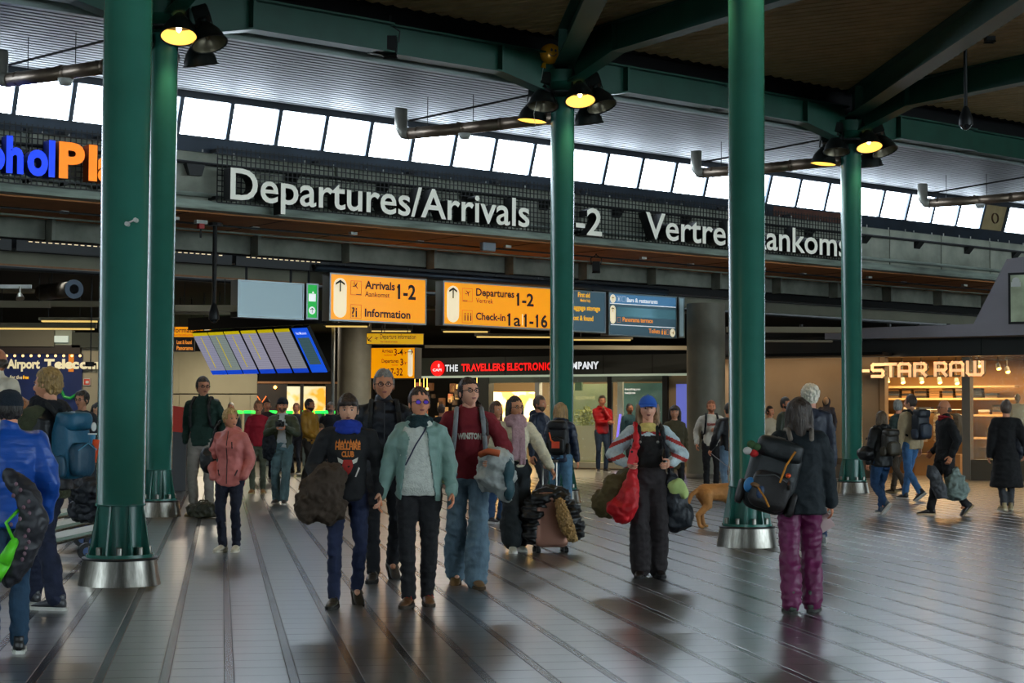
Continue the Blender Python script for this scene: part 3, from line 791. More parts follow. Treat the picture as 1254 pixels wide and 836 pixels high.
def spot(loc, label, s=1.0, rz=0):
    t = thing('roof_spotlight', label, 'spotlight', loc, rz)
    b = MB(); b.lathe([(.13*s, -.2*s), (.19*s, -.26*s), (.17*s, -.22*s), (.10*s, .08*s), (0, .1*s)], seg=4, M=Matrix.Rotation(math.pi/4, 4, 'Z')); b.box(-.12*s, .12*s, -.12*s, .12*s, -.2*s, .1*s); b.build('lamp_head', [M_black], t)
    b = MB(); b.tube([(-.15*s,0,0), (-.17*s,0,.2*s), (0,0,.32*s), (.17*s,0,.2*s), (.15*s,0,0)], .015, 6); b.cyl((0,0,.3*s), (0,0,.5*s), .02, seg=6); b.build('bracket', [M_black], t)
    b = MB(); b.box(-.11*s,.11*s,-.11*s,.11*s,-.21*s,-.2*s); b.build('lens', [M_refl], t)
    return t
spot(P(478, 52, 28.9), 'black spotlight fixed under the beam above the Departures lettering', .95)
spot(P(1203, 172, 42.0), 'black spotlight under the beam at the far right', 1.25)
spot(P(1212, 40, 31.0), 'small black spotlight beside the roof pole camera', .7)
# balloon caught at the column head
pb = P(674, 66, 31.0)
t = thing('balloon', 'yellow smiling foil balloon trapped under the roof beam', 'balloon', pb)
b = MB(); b.ell((0,0,0), (.2,.12,.19), u=20, w=12); b.build('foil', [mat('balloon_yellow', (214, 150, 20), .25, .3)], t, smooth=True)
b = MB(); b.cyl((-.11,-.02,-.17), (-.13,-.02,-.26), .03, .05, 8); b.build('neck', [mat('balloon_yellow', (214,150,20))], t)
b = MB(); b.ell((.02,-.115,.05), (.022,.01,.03), u=8, w=6); b.ell((.09,-.10,.04), (.022,.01,.03), u=8, w=6); b.tube([(-.02,-.12,-.03),(.02,-.123,-.065),(.07,-.115,-.06),(.11,-.10,-.02)], .008, 5); b.build('face', [M_blk], t)
b = MB(); b.tube([(-.13,-.02,-.26), (-.2,.0,-.7), (-.3,0,-1.1), (-.27,0,-1.3)], .006, 5); b.build('string', [M_white], t)
# small fixtures beneath the soffit
x, z = FP(598, 300, .9); t = thing('soffit_speaker', 'pale grey square speaker hanging under the soffit', 'speaker', M=MF @ Matrix.Translation((x, .9, z)))
b = MB(); b.box(-.19,.19,-.05,.08,-.14,.14); o = b.build('body', [mat('speaker_grey', (150,160,168), .5)], t)
bv = o.modifiers.new('b', 'BEVEL'); bv.width = .03; bv.segments = 3
b = MB(); b.cyl((0,0,.14), (0,0,.15), .02, seg=6); b.build('stem', [M_black], t)
x, z = FP(730, 324, 1.2); spot(MF @ Vector((x, 1.2, z)), 'small black floodlight under the soffit right of the nearest slender column', .75)
x, z = FP(246, 274, .9); t = thing('alarm_unit', 'small red alarm unit with black pendant under the soffit', 'alarm', M=MF @ Matrix.Translation((x, .9, z)))
b = MB(); b.box(-.06,.06,-.05,.05,-.1,0); b.build('body', [mat('alarm_red', (190,30,24), .5)], t); b = MB(); b.box(-.12,.12,-.06,.06,0,.07); b.build('base', [M_white], t); b = MB(); b.cyl((0,0,-.1),(0,0,-.28),.02,seg=6); b.build('pendant', [M_black], t)
for (u, v, l) in ((240, 207, 'dark floodlight on the parapet left of the Departures lettering'),):
    x, z = FP(u, v, -.2); t = thing('wall_floodlight', l, 'floodlight', M=MF @ Matrix.Translation((x, -.2, z)))
    b = MB(); b.add([(-.2,0,.1),(.2,0,.1),(.13,0,-.12),(-.13,0,-.12),(-.2,.15,.1),(.2,.15,.1),(.13,.1,-.12),(-.13,.1,-.12)], [(0,1,2,3),(4,5,6,7),(0,1,5,4),(1,2,6,5),(2,3,7,6),(3,0,4,7)]); b.build('body', [M_black], t)
# camera bracket on the nearest column
pcam = P(161.5, 272, 15.2)
t = thing('column_sensor', 'small twin white sensor on the nearest green column', 'sensor', pcam)
b = MB(); b.cyl((-.035,-.03,-.015), (.035,-.03,.02), .008, seg=8); b.build('arm', [M_white], t)
for s in (-1, 1): b = MB(); b.cyl((s*.038,-.04,s*.017), (s*.038,.02,s*.017), .02, seg=12); b.build('head', [M_white], t)

# ================================================================== GATE SCREENS
ang = math.degrees(math.atan2(-.669, .743))
Ys = 41.0; pS = P(311, 407, Ys)
MS = frame(pS, -42) 
rowu = [(235,266),(254,286),(273.5,307),(294,327),(314.5,348),(335,367),(357,388)]
M_scr = {}
def screen_mat(name, base, es=.62):
    if name in M_scr: return M_scr[name]
    m = bpy.data.materials.new(name); m.use_nodes = True; nt = m.node_tree; b = nt.nodes['Principled BSDF']
    b.inputs['Base Color'].default_value = (.02,.02,.03,1); b.inputs['Roughness'].default_value = .2
    tc = nt.nodes.new('ShaderNodeTexCoord'); w = nt.nodes.new('ShaderNodeTexWave'); w.wave_type = 'BANDS'; w.bands_direction = 'Z'; w.inputs['Scale'].default_value = 6
    nt.links.new(tc.outputs['Object'], w.inputs['Vector'])
    n = nt.nodes.new('ShaderNodeTexNoise'); n.inputs['Scale'].default_value = 30; nt.links.new(tc.outputs['Object'], n.inputs['Vector'])
    mx = nt.nodes.new('ShaderNodeMath'); mx.operation = 'MULTIPLY'; nt.links.new(w.outputs['Fac'], mx.inputs[0]); nt.links.new(n.outputs['Fac'], mx.inputs[1])
    r = nt.nodes.new('ShaderNodeMix'); r.data_type = 'RGBA'; c = srgb(base); r.inputs['A'].default_value = (*c, 1); r.inputs['B'].default_value = (*[x*.6 for x in c], 1)
    nt.links.new(mx.outputs[0], r.inputs['Factor']); nt.links.new(r.outputs['Result'], b.inputs['Emission Color']); b.inputs['Emission Strength'].default_value = es
    M_scr[name] = m; return m
M_sy = mat('screen_yellow', (200, 180, 20), .4, emit=(200, 180, 10), es=.8); M_sb = mat('screen_blue', (20, 80, 200), .4, emit=(20, 70, 210), es=.8)
tilt = Matrix.Rotation(R(33), 4, 'X')
for k, (ua, ub) in enumerate(rowu):
    u0 = ua; v0 = 405.5-(k-3)*1.0
    x0, z0 = LP(MS, u0, v0); x1, _ = LP(MS, u0+18.1, v0-.6)
    w = x1-x0; h = 1.20
    Mx = MS @ Matrix.Translation((x0, 0, z0)) @ tilt
    place = ['leftmost, partly behind the column', 'second from the left', 'third from the left', 'fourth from the left', 'fifth from the left', 'sixth, next to the blue advert'][k] if k < 6 else ''
    t = thing('flight_screen', ('tilted gate screen listing flights on pale background, '+place) if k < 6 else 'tilted bright blue advert screen at the right end of the flight screens', 'screen', M=Mx, group='overhead flight screens' )
    b = MB(); b.box(-.012, w+.012, .02, .12, -h-.012, .012); b.build('casing', [M_black], t)
    Mi_ = Mx.inverted(); q0 = Mx @ Vector((w/2, .1, -.1)); b = MB(); b.cyl(Mi_ @ q0, Mi_ @ Vector((q0.x, q0.y, 4.63)), .015, seg=6); b.build('hanger_rod', [M_black], t)
    if k < 6:
        col = [(176,176,202),(160,174,168),(180,180,206),(186,184,206),(172,166,182),(168,170,178)][k]
        b = MB(); b.box(.01, w-.01, .0, .02, -h+.12, -.075); b.build('list_area', [screen_mat('screen_list%d' % k, col)], t)
        b = MB(); b.box(.01, w-.01, .0, .02, -.075, -.0); b.build('header_bar', [M_sy], t)
        b = MB(); b.box(.01, w-.01, .0, .02, -h, -h+.12); b.build('footer_bar', [M_sb], t)
        if k < 4: b = MB(); b.box(w*.45, w*.45+.025, -.004, .0, -h+(.2 if k != 3 else .4), -.12); b.build('yellow_column', [M_sy], t)
    else:
        b = MB(); b.box(.0, w, .0, .02, -h, 0); b.build('advert', [mat('advert_blue', (30, 100, 240), .3, emit=(24, 92, 245), es=.75)], t)
        b = MB(); b.box(.06, w-.06, -.004, .0, -h+.22, -.25); b.build('picture', [screen_mat('ad_picture', (90,130,140), .45)], t)
        text_part(t, 'lettering', 'Het Museum', .08, -.16, .07, M_wtxt, -.005, .01, w-.16)
b = MB(); xa, za = LP(MS, 228, 404); xb, zb = LP(MS, 392, 400); b.box(xa, xb, .05, .2, za+.0, za+.3)
bar = thing('screen_mount', 'dark mounting beam behind the flight screens', 'beam', M=MS); b.build('beam', [M_void], bar)
for u in (262, 330, 380): x, _ = LP(MS, u, 400, .15); b = MB(); b.cyl((x, .15, za+.3), (x, .15, za+.75), .02, seg=6); b.build('rod', [M_black], bar)

def board(name, label, cat, u0, u1, v0, v1, Y, yaw=0, d=.12, face=M_yel, side=M_side, rim=False):
    o = P(u0, v1, Y); M = frame(o, yaw); w = LP(M, u1, v1)[0]; h = LP(M, u0, v0)[1]
    t = thing(name, label, cat, M=M)
    b = MB(); b.box(0, w, 0, d, 0, h); b.build('housing', [side], t)
    b = MB(); b.box(.015, w-.015, -.008, 0, .015, h-.015); b.build('face', [face], t)
    return t, w, h
t, w, h = board('hanging_sign', 'small orange sign with a round arrow beside the half hidden column', 'sign', 205, 259, 399.5, 413, 44, 0, .15)
text_part(t, 'lettering', 'Information', .03, h*.45, .13, M_blk, -.012, .02, w*.72); text_part(t, 'lettering', 'Vluchtinformatie', .1, h*.14, .06, M_blk, -.012, .005, w*.62)
b = MB(); b.add([(w-.12+.09*math.cos(a), -.012, h/2+.09*math.sin(a)) for a in np.linspace(0, 2*math.pi, 18)[:-1]], [tuple(range(17))]); b.build('arrow_disc', [M_cream], t)
b = MB(); arrow(b, w-.12, h/2, .12, R(-135), -.016); b.build('arrow', [M_blk], t); suspend(t, (.3, w-.2), h, h+.75, .012, .07)
t, w, h = board('hanging_sign', 'black sign with orange lettering under the small orange sign', 'sign', 205, 238, 414, 430.5, 44.3, 0, .1, M_blk)
text_part(t, 'lettering', 'Lost & found', .24, h*.58, .10, M_otxt, -.012, .02, w*.9-.24); text_part(t, 'lettering', 'Panorama', .24, h*.14, .10, M_otxt, -.012, .02, w*.95-.24)
suspend(t, (.15, w-.1), h, h+.3, .012, .05)
M_yel2 = mat('sign_yellow_dim', (226, 178, 20), .4, emit=(230, 170, 10), es=.72)
t, w, h = board('hanging_sign', 'narrow yellow sign reading Departure information under the Arrivals sign', 'sign', 448.5, 519, 407.5, 421.5, 45, 4, .2, M_yel2)
text_part(t, 'lettering', 'Departure information', w*.24, h*.5, .12, M_blk, -.012, .008, w*.62); text_part(t, 'lettering', 'Vertrekinformatie', w*.24, h*.16, .06, M_blk, -.012, .0, w*.3)
b = MB(); arrow(b, w*.065, h*.5, .16, R(135), -.012); icon_plane(b, w*.18, h*.55, .12, .4, -.012); b.build('arrow', [M_blk], t); suspend(t, (.4, w-.3), h, h+.75, .012, .1)
t, w, h = board('hanging_sign', 'square orange sign listing Arrivals 3-4 and Departures 3 behind the tall grey-haired man', 'sign', 454, 508, 425.5, 463.5, 46.5, -16, .55, M_yel)
text_part(t, 'lettering', 'Arrivals', w*.25, h*.83, .10, M_blk, -.012, .02, w*.25); text_part(t, 'lettering', '3-4', w*.53, h*.74, .18, M_blk, -.012, .02, w*.2)
text_part(t, 'lettering', 'Aankomst', w*.30, h*.73, .05, M_blk, -.012, .0, w*.18)
text_part(t, 'lettering', 'Departures', w*.25, h*.51, .10, M_blk, -.012, .02, w*.38); text_part(t, 'lettering', '3', w*.67, h*.42, .18, M_blk, -.012, .02, w*.07)
text_part(t, 'lettering', 'Vertrek', w*.48, h*.41, .05, M_blk, -.012, .0, w*.14)
text_part(t, 'lettering', '17-32', w*.40, h*.10, .19, M_blk, -.012, .02, w*.33)
b = MB(); pill(b, w*.90, h*.06, h*.94, w*.11, -.012); b.build('arrow_pill', [M_cream], t)
b = MB(); arrow(b, w*.90, h*.85, .16, -math.pi/2, -.016)
for zz in (.83, .50): icon_plane(b, w*.79, h*zz, .12, .4, -.012)
b.build('arrow', [M_blk], t); suspend(t, (.35, w-.25), h, h+1.1, .012, .1)

# pale post between the screens and the yellow sign
pp = G(406.5, 582)
t = thing('round_post', 'thin pale floor-standing post left of the black-hoodie boy', 'post', pp)
b = MB(); b.cyl((0,0,0), (0,0,4.6), .05, seg=14); b.build('shaft', [mat('post_paint', (150,152,144), .4)], t, smooth=True); b = MB(); b.cyl((0,0,0), (0,0,.03), .12, seg=14); b.build('foot', [M_inox], t)
# big round concrete columns
M_rc = mat('round_concrete', (120, 116, 100), .55, nscale=3, namt=.12)
for (u0, u1, Y, l) in ((841, 888, 45.5, 'thick grey-beige round column left of the dog walker'), (413, 454, 50, 'thick grey round column behind the tall grey-haired man')):
    c = P((u0+u1)/2, 520, Y); r = (u1-u0)/2/FPX*Y
    t = thing('round_column', l, 'column', (c.x, c.y, 0)); b = MB(); b.lathe([(r, .0), (r, 4.615)], seg=48); b.build('shaft', [M_rc], t, smooth=True)
    b = MB(); b.lathe([(r+.012, .0), (r+.012, .12), (r, .125)], seg=48); b.build('plinth', [M_side], t, smooth=True)

# ================================================================== ELECTRONICS SHOP
M_fasc = mat('fascia_grey', (58, 60, 56), .45, .3); M_glass = mat('shop_glass', (200, 220, 215), .03, trans=0, alpha=.12, spec=.8)
ME = frame(P(840, 520, 52).xyz*Vector((1,1,0)), -30)
def eb(b, u0, u1, v0, v1, d0, d1, M=ME, mi=0):
    """box on a shop front given by its outline on the front plane"""
    x0, zt = LP(M, u0, v0, d0); x1, zb = LP(M, u1, v1, d0); x1b, _ = LP(M, u1, v0, d0); zb0 = LP(M, u0, v1, d0)[1]; zt1 = LP(M, u1, v0, d0)[1]
    b.box(x0, x1, d0, d1, max(0, (zb+zb0)/2), (zt+zt1)/2, mi); return b
def shop(label): return thing('shop_front', label, 'shop', M=None)
es_ = thing('shop_front', 'dark electronics shop front with red and white lettering', 'shop', M=ME)
x0 = LP(ME, 500, 450)[0]
b = MB(); b.box(x0, LP(ME, 842, 450)[0], -.06, .2, LP(ME, 700, 458.5)[1], LP(ME, 700, 435.5)[1]); b.build('fascia', [M_fasc], es_)
for u in (676, 740, 800, 620): x = LP(ME, u, 450)[0]; b = MB(); b.box(x-.008, x+.008, -.065, -.06, LP(ME, 700, 458.5)[1], LP(ME, 700, 435.5)[1]); b.build('panel_joint', [M_void], es_)
b = MB(); b.box(x0, LP(ME, 842, 450)[0], -.10, .2, LP(ME, 700, 461)[1], LP(ME, 700, 458.5)[1]); b.build('light_strip', [mat('strip_pale', (190,200,180), .5, emit=(190,205,180), es=.5)], es_)
M_red = mat('neon_red', (255, 20, 20), .4, emit=(255, 12, 14), es=1.1)
cx, cz = LP(ME, 536, 451, -.1); b = MB(); b.lathe([(0, -.03), (.25, -.03), (.25, .03), (0, .03)], seg=28, M=Matrix.Translation((cx, -.1, cz)) @ Matrix.Rotation(R(90), 4, 'X')); b.build('round_emblem', [M_red], es_)
text_part(es_, 'emblem_letters', 'CAPI', cx-.17, cz-.09, .08, M_wtxt, -.14, .03, .34); text_part(es_, 'emblem_letters', '0', cx+.03, cz+.04, .10, M_wtxt, -.14, .03, .07)
for txt, ua, ub, m_ in (('THE', 555, 560.5+5, M_wtxt),):
    pass
def shop_text(t, M, txt, ua, ub, vbase, cap_px, m_, d=-.1, bold=.03, u_ref=None, ext=.04, side=None):
    xa, za = LP(M, ua, vbase, d); xb, _ = LP(M, ub, vbase, d); zc = LP(M, ua, vbase-cap_px, d)[1]
    letters(t, txt, xa, xb, za, zc-za, m_, side or M_ltrs, y=d, bold=bold, ext=ext)
shop_text(es_, ME, 'THE', 545, 561, 454.4, 7.6, M_wtxt)
shop_text(es_, ME, 'TRAVELLERS', 565, 618.5, 454.0, 8.2, M_red, bold=.04)
shop_text(es_, ME, 'ELECTRONICS', 621, 681, 453.2, 8.4, M_red, bold=.04)
shop_text(es_, ME, 'COMPANY', 685, 733, 451.8, 8.2, M_wtxt, bold=.04)
# interior
q = MB(); xa = LP(ME, 480, 500)[0]; xb = LP(ME, 846, 500)[0]
q.box(xa, xb, 6.0, 6.1, 0, 3.4); q.box(xa, xb, 0, 6.1, 3.35, 3.45); q.build('back_wall', [mat('shop_inner', (120, 104, 78), .8)], es_)
M_tl = mat('shop_tube', (255, 230, 180), .5, emit=(255, 220, 160), es=6)
for k in range(5): x = xa+(xb-xa)*(k+.5)/5; q = MB(); q.box(x-.5, x+.5, 2.2, 2.4, 3.28, 3.34); q.build('ceiling_lamp', [M_tl], es_)
q = MB(); eb(q, 585, 598, 461, 571, -.02, .3); q.build('pier', [M_fasc], es_)
for a_ in ((743.5, 748.5, 461, 571, -.02, .1), (811, 817, 459, 571, -.02, .3)): q = MB(); eb(q, *a_); q.build('frame_post', [M_black], es_)
for a_ in ((756, 762, 461, 571, .3, .4), (655, 660, 461, 571, 0, .2)): q = MB(); eb(q, *a_); q.build('white_post', [M_white], es_)
q = MB(); eb(q, 598, 811, 461, 468, .0, .1); q.build('header', [mat('header_pale', (128,134,120), .6)], es_)
q = MB(); eb(q, 660, 811, 566.5, 573, -.1, 1.2); q.build('plinth', [mat('plinth_pale', (170,166,146), .6)], es_)
def poster(t, name, u0, u1, v0, v1, d, c1, c2, es=.5, M=ME, sc=2.0):
    m = bpy.data.materials.new(name); m.use_nodes = True; nt = m.node_tree; b = nt.nodes['Principled BSDF']
    tc = nt.nodes.new('ShaderNodeTexCoord'); n = nt.nodes.new('ShaderNodeTexNoise'); n.inputs['Scale'].default_value = sc; n.inputs['Detail'].default_value = 2
    nt.links.new(tc.outputs['Object'], n.inputs['Vector']); r = nt.nodes.new('ShaderNodeValToRGB'); nt.links.new(n.outputs['Fac'], r.inputs[0])
    r.color_ramp.elements[0].position = .42; r.color_ramp.elements[1].position = .58
    r.color_ramp.elements[0].color = (*srgb(c1), 1); r.color_ramp.elements[1].color = (*srgb(c2), 1)
    nt.links.new(r.outputs[0], b.inputs['Base Color']); nt.links.new(r.outputs[0], b.inputs['Emission Color']); b.inputs['Emission Strength'].default_value = es
    q = MB(); eb(q, u0, u1, v0, v1, d, d+.05, M); return q.build('poster', [m], t)
poster(es_, 'leaf_poster', 598.5, 654, 480, 530, 2.5, (236,178,60), (240,234,190), .8)
poster(es_, 'bush_poster', 700, 743, 470, 566, 1.2, (120,136,100), (136,148,122), .22, sc=.8)
poster(es_, 'teal_poster', 761, 811, 469, 566, 1.0, (40,84,80), (60,108,104), .35, sc=.6)
shop_text(es_, ME, 'ROADWAVE', 705, 729, 489, 4, mat('print_pale', (190,196,150), .5, emit=(190,196,150), es=.3), d=1.15, ext=.01)
shop_text(es_, ME, 'Everything you', 765, 784, 477.5, 2.4, M_wtxt, d=.95, ext=.01); shop_text(es_, ME, 'headphone', 765, 778, 482, 2.4, M_wtxt, d=.95, ext=.01)
q = MB(); eb(q, 818, 842, 461, 571, .1, .4); q.build('side_wall', [mat('beige_wall', (150,128,96), .7)], es_)
q = MB(); eb(q, 828, 846, 470, 541, .02, .1); q.build('glow_panel', [mat('glow_violet', (110,120,210), .4, emit=(100,112,215), es=.5)], es_)
q = MB(); eb(q, 704, 712, 468, 478, .9, 1.0); q.build('exit_box', [mat('exit_dark', (20,40,24), .5, emit=(60,160,60), es=.1)], es_)
q = MB(); xa_, _ = LP(ME, 660, 500, -.01); xb_, _ = LP(ME, 811, 500, -.01); q.box(xa_, xb_, -.01, 0, .28, 3.0); q.build('glass', [M_glass], es_)
q = MB(); q.cyl(Vector((LP(ME, 753, 556, .2)[0], .2, LP(ME, 753, 556, .2)[1])), Vector((LP(ME, 759.5, 507, .2)[0], .2, LP(ME, 759.5, 507, .2)[1])), .03, seg=8); q.build('neon_stick', [mat('neon_violet', (150,130,255), .4, emit=(120,100,255), es=1.5)], es_)
# accessories hanging on the wall and warm bulbs
M_warmb = mat('warm_bulb', (255, 190, 90), .4, emit=(255, 180, 80), es=9)
rg = random.Random(11)
for k in range(46):
    u = rg.uniform(505, 584); v = rg.uniform(470, 520); x, z = LP(ME, u, v, 4.5)
    q = MB(); s = rg.uniform(.06, .16); q.box(x-s*.7, x+s*.7, 4.4, 4.55, z-s, z+s)
    q.build('hanging_pack', [mat('pack%d' % (k % 5), [(170,140,100),(60,48,40),(190,120,90),(210,180,130),(90,60,40)][k % 5], .6)], es_)
for k in range(7):
    u = [508, 514, 519, 523, 584, 586, 589][k]; v = [478, 474, 480, 476, 486, 480, 492][k]; x, z = LP(ME, u, v, 1.0)
    q = MB(); q.ell((x, 1.0, z), (.05,)*3, u=8, w=6); q.cyl((x,1.0,z+.05), (x,1.0,3.34), .006, seg=4); q.build('bulb', [M_warmb], es_)
l = bpy.data.lights.new('shop_light', 'AREA'); l.energy = 700; l.color = (1,.78,.46); l.shape = 'RECTANGLE'; l.size = 8; l.size_y = 1.5
lo = bpy.data.objects.new('shop_light', l); COL.objects.link(lo); lo.matrix_world = ME @ Matrix.Translation((-5.5, 1.6, 3.2))
l = bpy.data.lights.new('shop_light', 'AREA'); l.energy = 350; l.color = (1,.72,.40); l.shape = 'RECTANGLE'; l.size = 5; l.size_y = 1  # second, unseen area lamp added to brighten the shop's back wall
lo = bpy.data.objects.new('shop_light', l); COL.objects.link(lo); lo.matrix_world = ME @ Matrix.Translation((-8.5, 2.2, 3.1)) @ Matrix.Rotation(R(55), 4, 'X')
# planter
x, _ = LP(ME, 718, 560, .7)
t = thing('planter', 'square cream planter full of leafy green bushes in the shop window', 'planter', M=ME @ Matrix.Translation((x, .75, .25)))
b = MB(); b.box(-.42, .42, -.25, .25, 0, 1.1); b.build('box', [mat('cream_box', (180,176,150), .6)], t)
b = MB()
for k in range(420):
    a = rg.uniform(0, 6.28); r = rg.uniform(0, .45); h = 1.1+rg.uniform(0, .62)*(1-r*.8); c = Vector((r*math.cos(a)*1.05, r*math.sin(a)*.55, h))
    d = Vector((rg.uniform(-1,1), rg.uniform(-1,1), rg.uniform(0,1))).normalized()*.09; e = d.orthogonal().normalized()*.025
    b.add([c, c+d*.5+e, c+d, c+d*.5-e], [(0,1,2,3)])
b.build('foliage', [mat('leaf_green', (120,130,30), .6, nscale=6, namt=.4)], t)

# ================================================================== CLOTHING SHOP
MG = frame(P(1183, 520, 45).xyz*Vector((1,1,0)), -29)
gs = thing('shop_front', 'clothing shop front with black fascia and glowing squared lettering', 'shop', M=MG)
zt = LP(MG, 1100, 411)[1]; zf = LP(MG, 1100, 437)[1]
xl = LP(MG, 860, 500)[0]; xr = 5.0
b = MB(); b.box(xl, xr, -.12, .3, zf, zt); b.build('fascia', [mat('fascia_black', (30,28,26), .28, .2)], gs)
for u in (1048, 1203): x = LP(MG, u, 430)[0]; b = MB(); b.box(x-.01, x+.01, -.125, -.12, zf, zt); b.build('panel_joint', [M_void], gs)
b = MB(); eb(b, 876, 1077, 437, 583.5, 0, .3, MG); b.build('side_panel', [mat('taupe_wall', (146,124,98), .7, nscale=1.2, namt=.08)], gs)
b = MB(); eb(b, 876, 1077, 560, 584, -.03, 0, MG); b.build('base_board', [mat('base_brown', (84,70,54), .6)], gs)
b = MB(); eb(b, 1077, 1084, 437, 584, -.04, .3, MG); b.build('door_post', [mat('taupe_wood', (150,118,84), .6)], gs)
b = MB(); eb(b, 1177.5, 1188.5, 437, 587, -.06, .3, MG); b.build('door_post', [mat('grey_post', (128,118,104), .5)], gs)
b = MB(); b.box(LP(MG,1189,570)[0], xr, -.02, .9, 0, LP(MG,1215,563)[1]); b.build('window_plinth', [mat('plinth_taupe', (96,84,68), .6)], gs)
b = MB(); b.box(LP(MG,1189,570)[0], xr, -.01, .0, LP(MG,1215,563)[1], zf); b.build('glass', [M_glass], gs)
M_gtx = mat('gstar_face', (255, 214, 170), .4, emit=(255, 190, 130), es=.92); M_gts = mat('gstar_side', (120,92,66), .5)
# squared letters drawn as strokes
GL = {'S': [[(1,1),(0.12,1),(0,.9),(0,.6),(.12,.5),(.88,.5),(1,.4),(1,.1),(.88,0),(0,0)]], 'T': [[(0,1),(1,1)],[(.5,1),(.5,0)]],
      'A': [[(0,0),(0,.85),(.15,1),(.85,1),(1,.85),(1,0)],[(0,.38),(1,.38)]], 'R': [[(0,0),(0,1),(.85,1),(1,.88),(1,.55),(.85,.42),(0,.42)],[(.6,.42),(1,0)]],
      'W': [[(0,1),(0,.15),(.12,0),(.88,0),(1,.15),(1,1)],[(.5,0),(.5,1)]], '-': [[(0,.5),(1,.5)]], 'G': [[(1,1),(.12,1),(0,.88),(0,.12),(.12,0),(1,0),(1,.5),(.5,.5)]]}
def stroke_letter(ch, x, z, w, h, th, ext, y):
    b = MB()
    for path in GL[ch]:
        pts = [(x+th/2+p*(w-th), z+th/2+q*(h-th)) for p, q in path]
        for (a, c) in zip(pts[:-1], pts[1:]):
            dx, dz = c[0]-a[0], c[1]-a[1]; L = math.hypot(dx, dz); dx /= L; dz /= L; e = th/2
            a2 = (a[0]-dx*e*.98, a[1]-dz*e*.98); c2 = (c[0]+dx*e*.98, c[1]+dz*e*.98); nx, nz = -dz*e, dx*e
            vs = [(a2[0]-nx, y, a2[1]-nz), (c2[0]-nx, y, c2[1]-nz), (c2[0]+nx, y, c2[1]+nz), (a2[0]+nx, y, a2[1]+nz)]
            b.add(vs, [(0,1,2,3)], 0); vb = [(p[0], y+ext, p[2]) for p in vs]
            b.add(vs+vb, [(0,4,5,1),(1,5,6,2),(2,6,7,3),(3,7,4,0),(4,7,6,5)], 1)
    b.build('letter', [M_gtx, M_gts], gs)
for ch, ua, ub, vb, cp in (('G',1034,1048,463.5,17.5),('-',1052,1065,463,18),('S',1066.5,1083,462.5,18),('T',1083,1098.5,462,18),('A',1099,1116,461.8,18),('R',1118.5,1135,461.5,18),('R',1143.5,1160,461.2,18.5),('A',1162.5,1181,461,18.8),('W',1183,1205,460.5,19)):
    x0, z0 = LP(MG, ua, vb, -.45); x1, _ = LP(MG, ub, vb, -.45); z1 = LP(MG, ua, vb-cp, -.45)[1]
    stroke_letter(ch, x0, z0, x1-x0, z1-z0, .078, .2, -.45)
# interior of the clothing shop
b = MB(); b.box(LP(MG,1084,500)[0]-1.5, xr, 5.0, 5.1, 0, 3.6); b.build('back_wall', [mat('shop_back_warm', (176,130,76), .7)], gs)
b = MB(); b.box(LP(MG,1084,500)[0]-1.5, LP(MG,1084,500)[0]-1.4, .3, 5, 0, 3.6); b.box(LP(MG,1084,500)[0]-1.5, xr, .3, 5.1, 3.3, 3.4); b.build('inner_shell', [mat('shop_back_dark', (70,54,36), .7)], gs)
M_shelf = mat('shelf_pale', (196,160,110), .5); M_cl = [mat('cloth_a', (34,30,30), .9), mat('cloth_b', (90,74,56), .9), mat('cloth_c', (190,180,164), .9), mat('cloth_d', (50,56,66), .9), mat('cloth_e', (130,96,58), .9)]
nst = 0
CN = ['black','brown','cream','slate','tan']
for v in (474, 488.5, 508, 535):
    nst = 0
    x0, z = LP(MG, 1050, v, 4.0); x1, _ = LP(MG, 1190, v, 4.0); b = MB(); b.box(x0, x1+1.2, 4.0, 4.6, z-.03, z+.03); b.build('shelf', [M_shelf], gs)
    x = x0+.1
    if v in (488.5, 508, 535):
        while x < x1+1.0:
            w = rg.uniform(.28, .4); nn = rg.randint(2, 5)
            if rg.random() < .8:
                st = thing('folded_clothes', 'folded stack number %s from the left on the %s shelf in the clothing shop' % (['one','two','three','four','five','six','seven','eight','nine','ten','eleven','twelve','thirteen','fourteen','fifteen'][nst], {488.5:'upper',508:'middle',535:'lower'}[v]), 'clothes', M=MG @ Matrix.Translation((x, 4.3, z+.03)), group='folded clothes in the clothing shop')
                nst += 1
                for j in range(nn): b = MB(); b.box(.01*rg.random(), w-.02*rg.random(), -.17, .15, j*.07, j*.07+.062); b.build('garment', [M_cl[rg.randrange(5)]], st)
            x += w+.08
M_spot = mat('spot_face', (255,220,150), .4, emit=(255,190,90), es=12)
for u, v in ((1086, 462), (1105, 463), (1128, 462.5), (1150, 463), (1171, 464), (1222, 446), (1198, 443), (1233, 450)):
    x, z = LP(MG, u, v, 2.2); b = MB(); b.cyl((x, 2.2, z), (x+.05, 2.1, z-.12), .06, .07, 10); b.cyl((x, 2.2, z), (x, 2.2, 3.3), .015, seg=6); b.build('track_spot', [M_side], gs)
    b = MB(); b.cyl((x+.055, 2.09, z-.125), (x+.057, 2.087, z-.13), .06, .06, 10); b.build('spot_face', [M_spot], gs)
b = MB(); x0, z = LP(MG, 1085, 461, 1.8); x1, _ = LP(MG, 1176, 461, 1.8); b.box(x0, x1, 1.8, 1.9, z-.02, z+.03); b.build('track_rail', [M_side], gs)
for nm, x_, e in (('shop_light', -1.6, 330), ('shop_light', 2.0, 200)):
    l = bpy.data.lights.new(nm, 'AREA'); l.energy = e; l.color = (1,.66,.30); l.shape = 'RECTANGLE'; l.size = 3; l.size_y = 2
    lo = bpy.data.objects.new(nm, l); COL.objects.link(lo); lo.matrix_world = MG @ Matrix.Translation((x_, 2.6, 3.2))
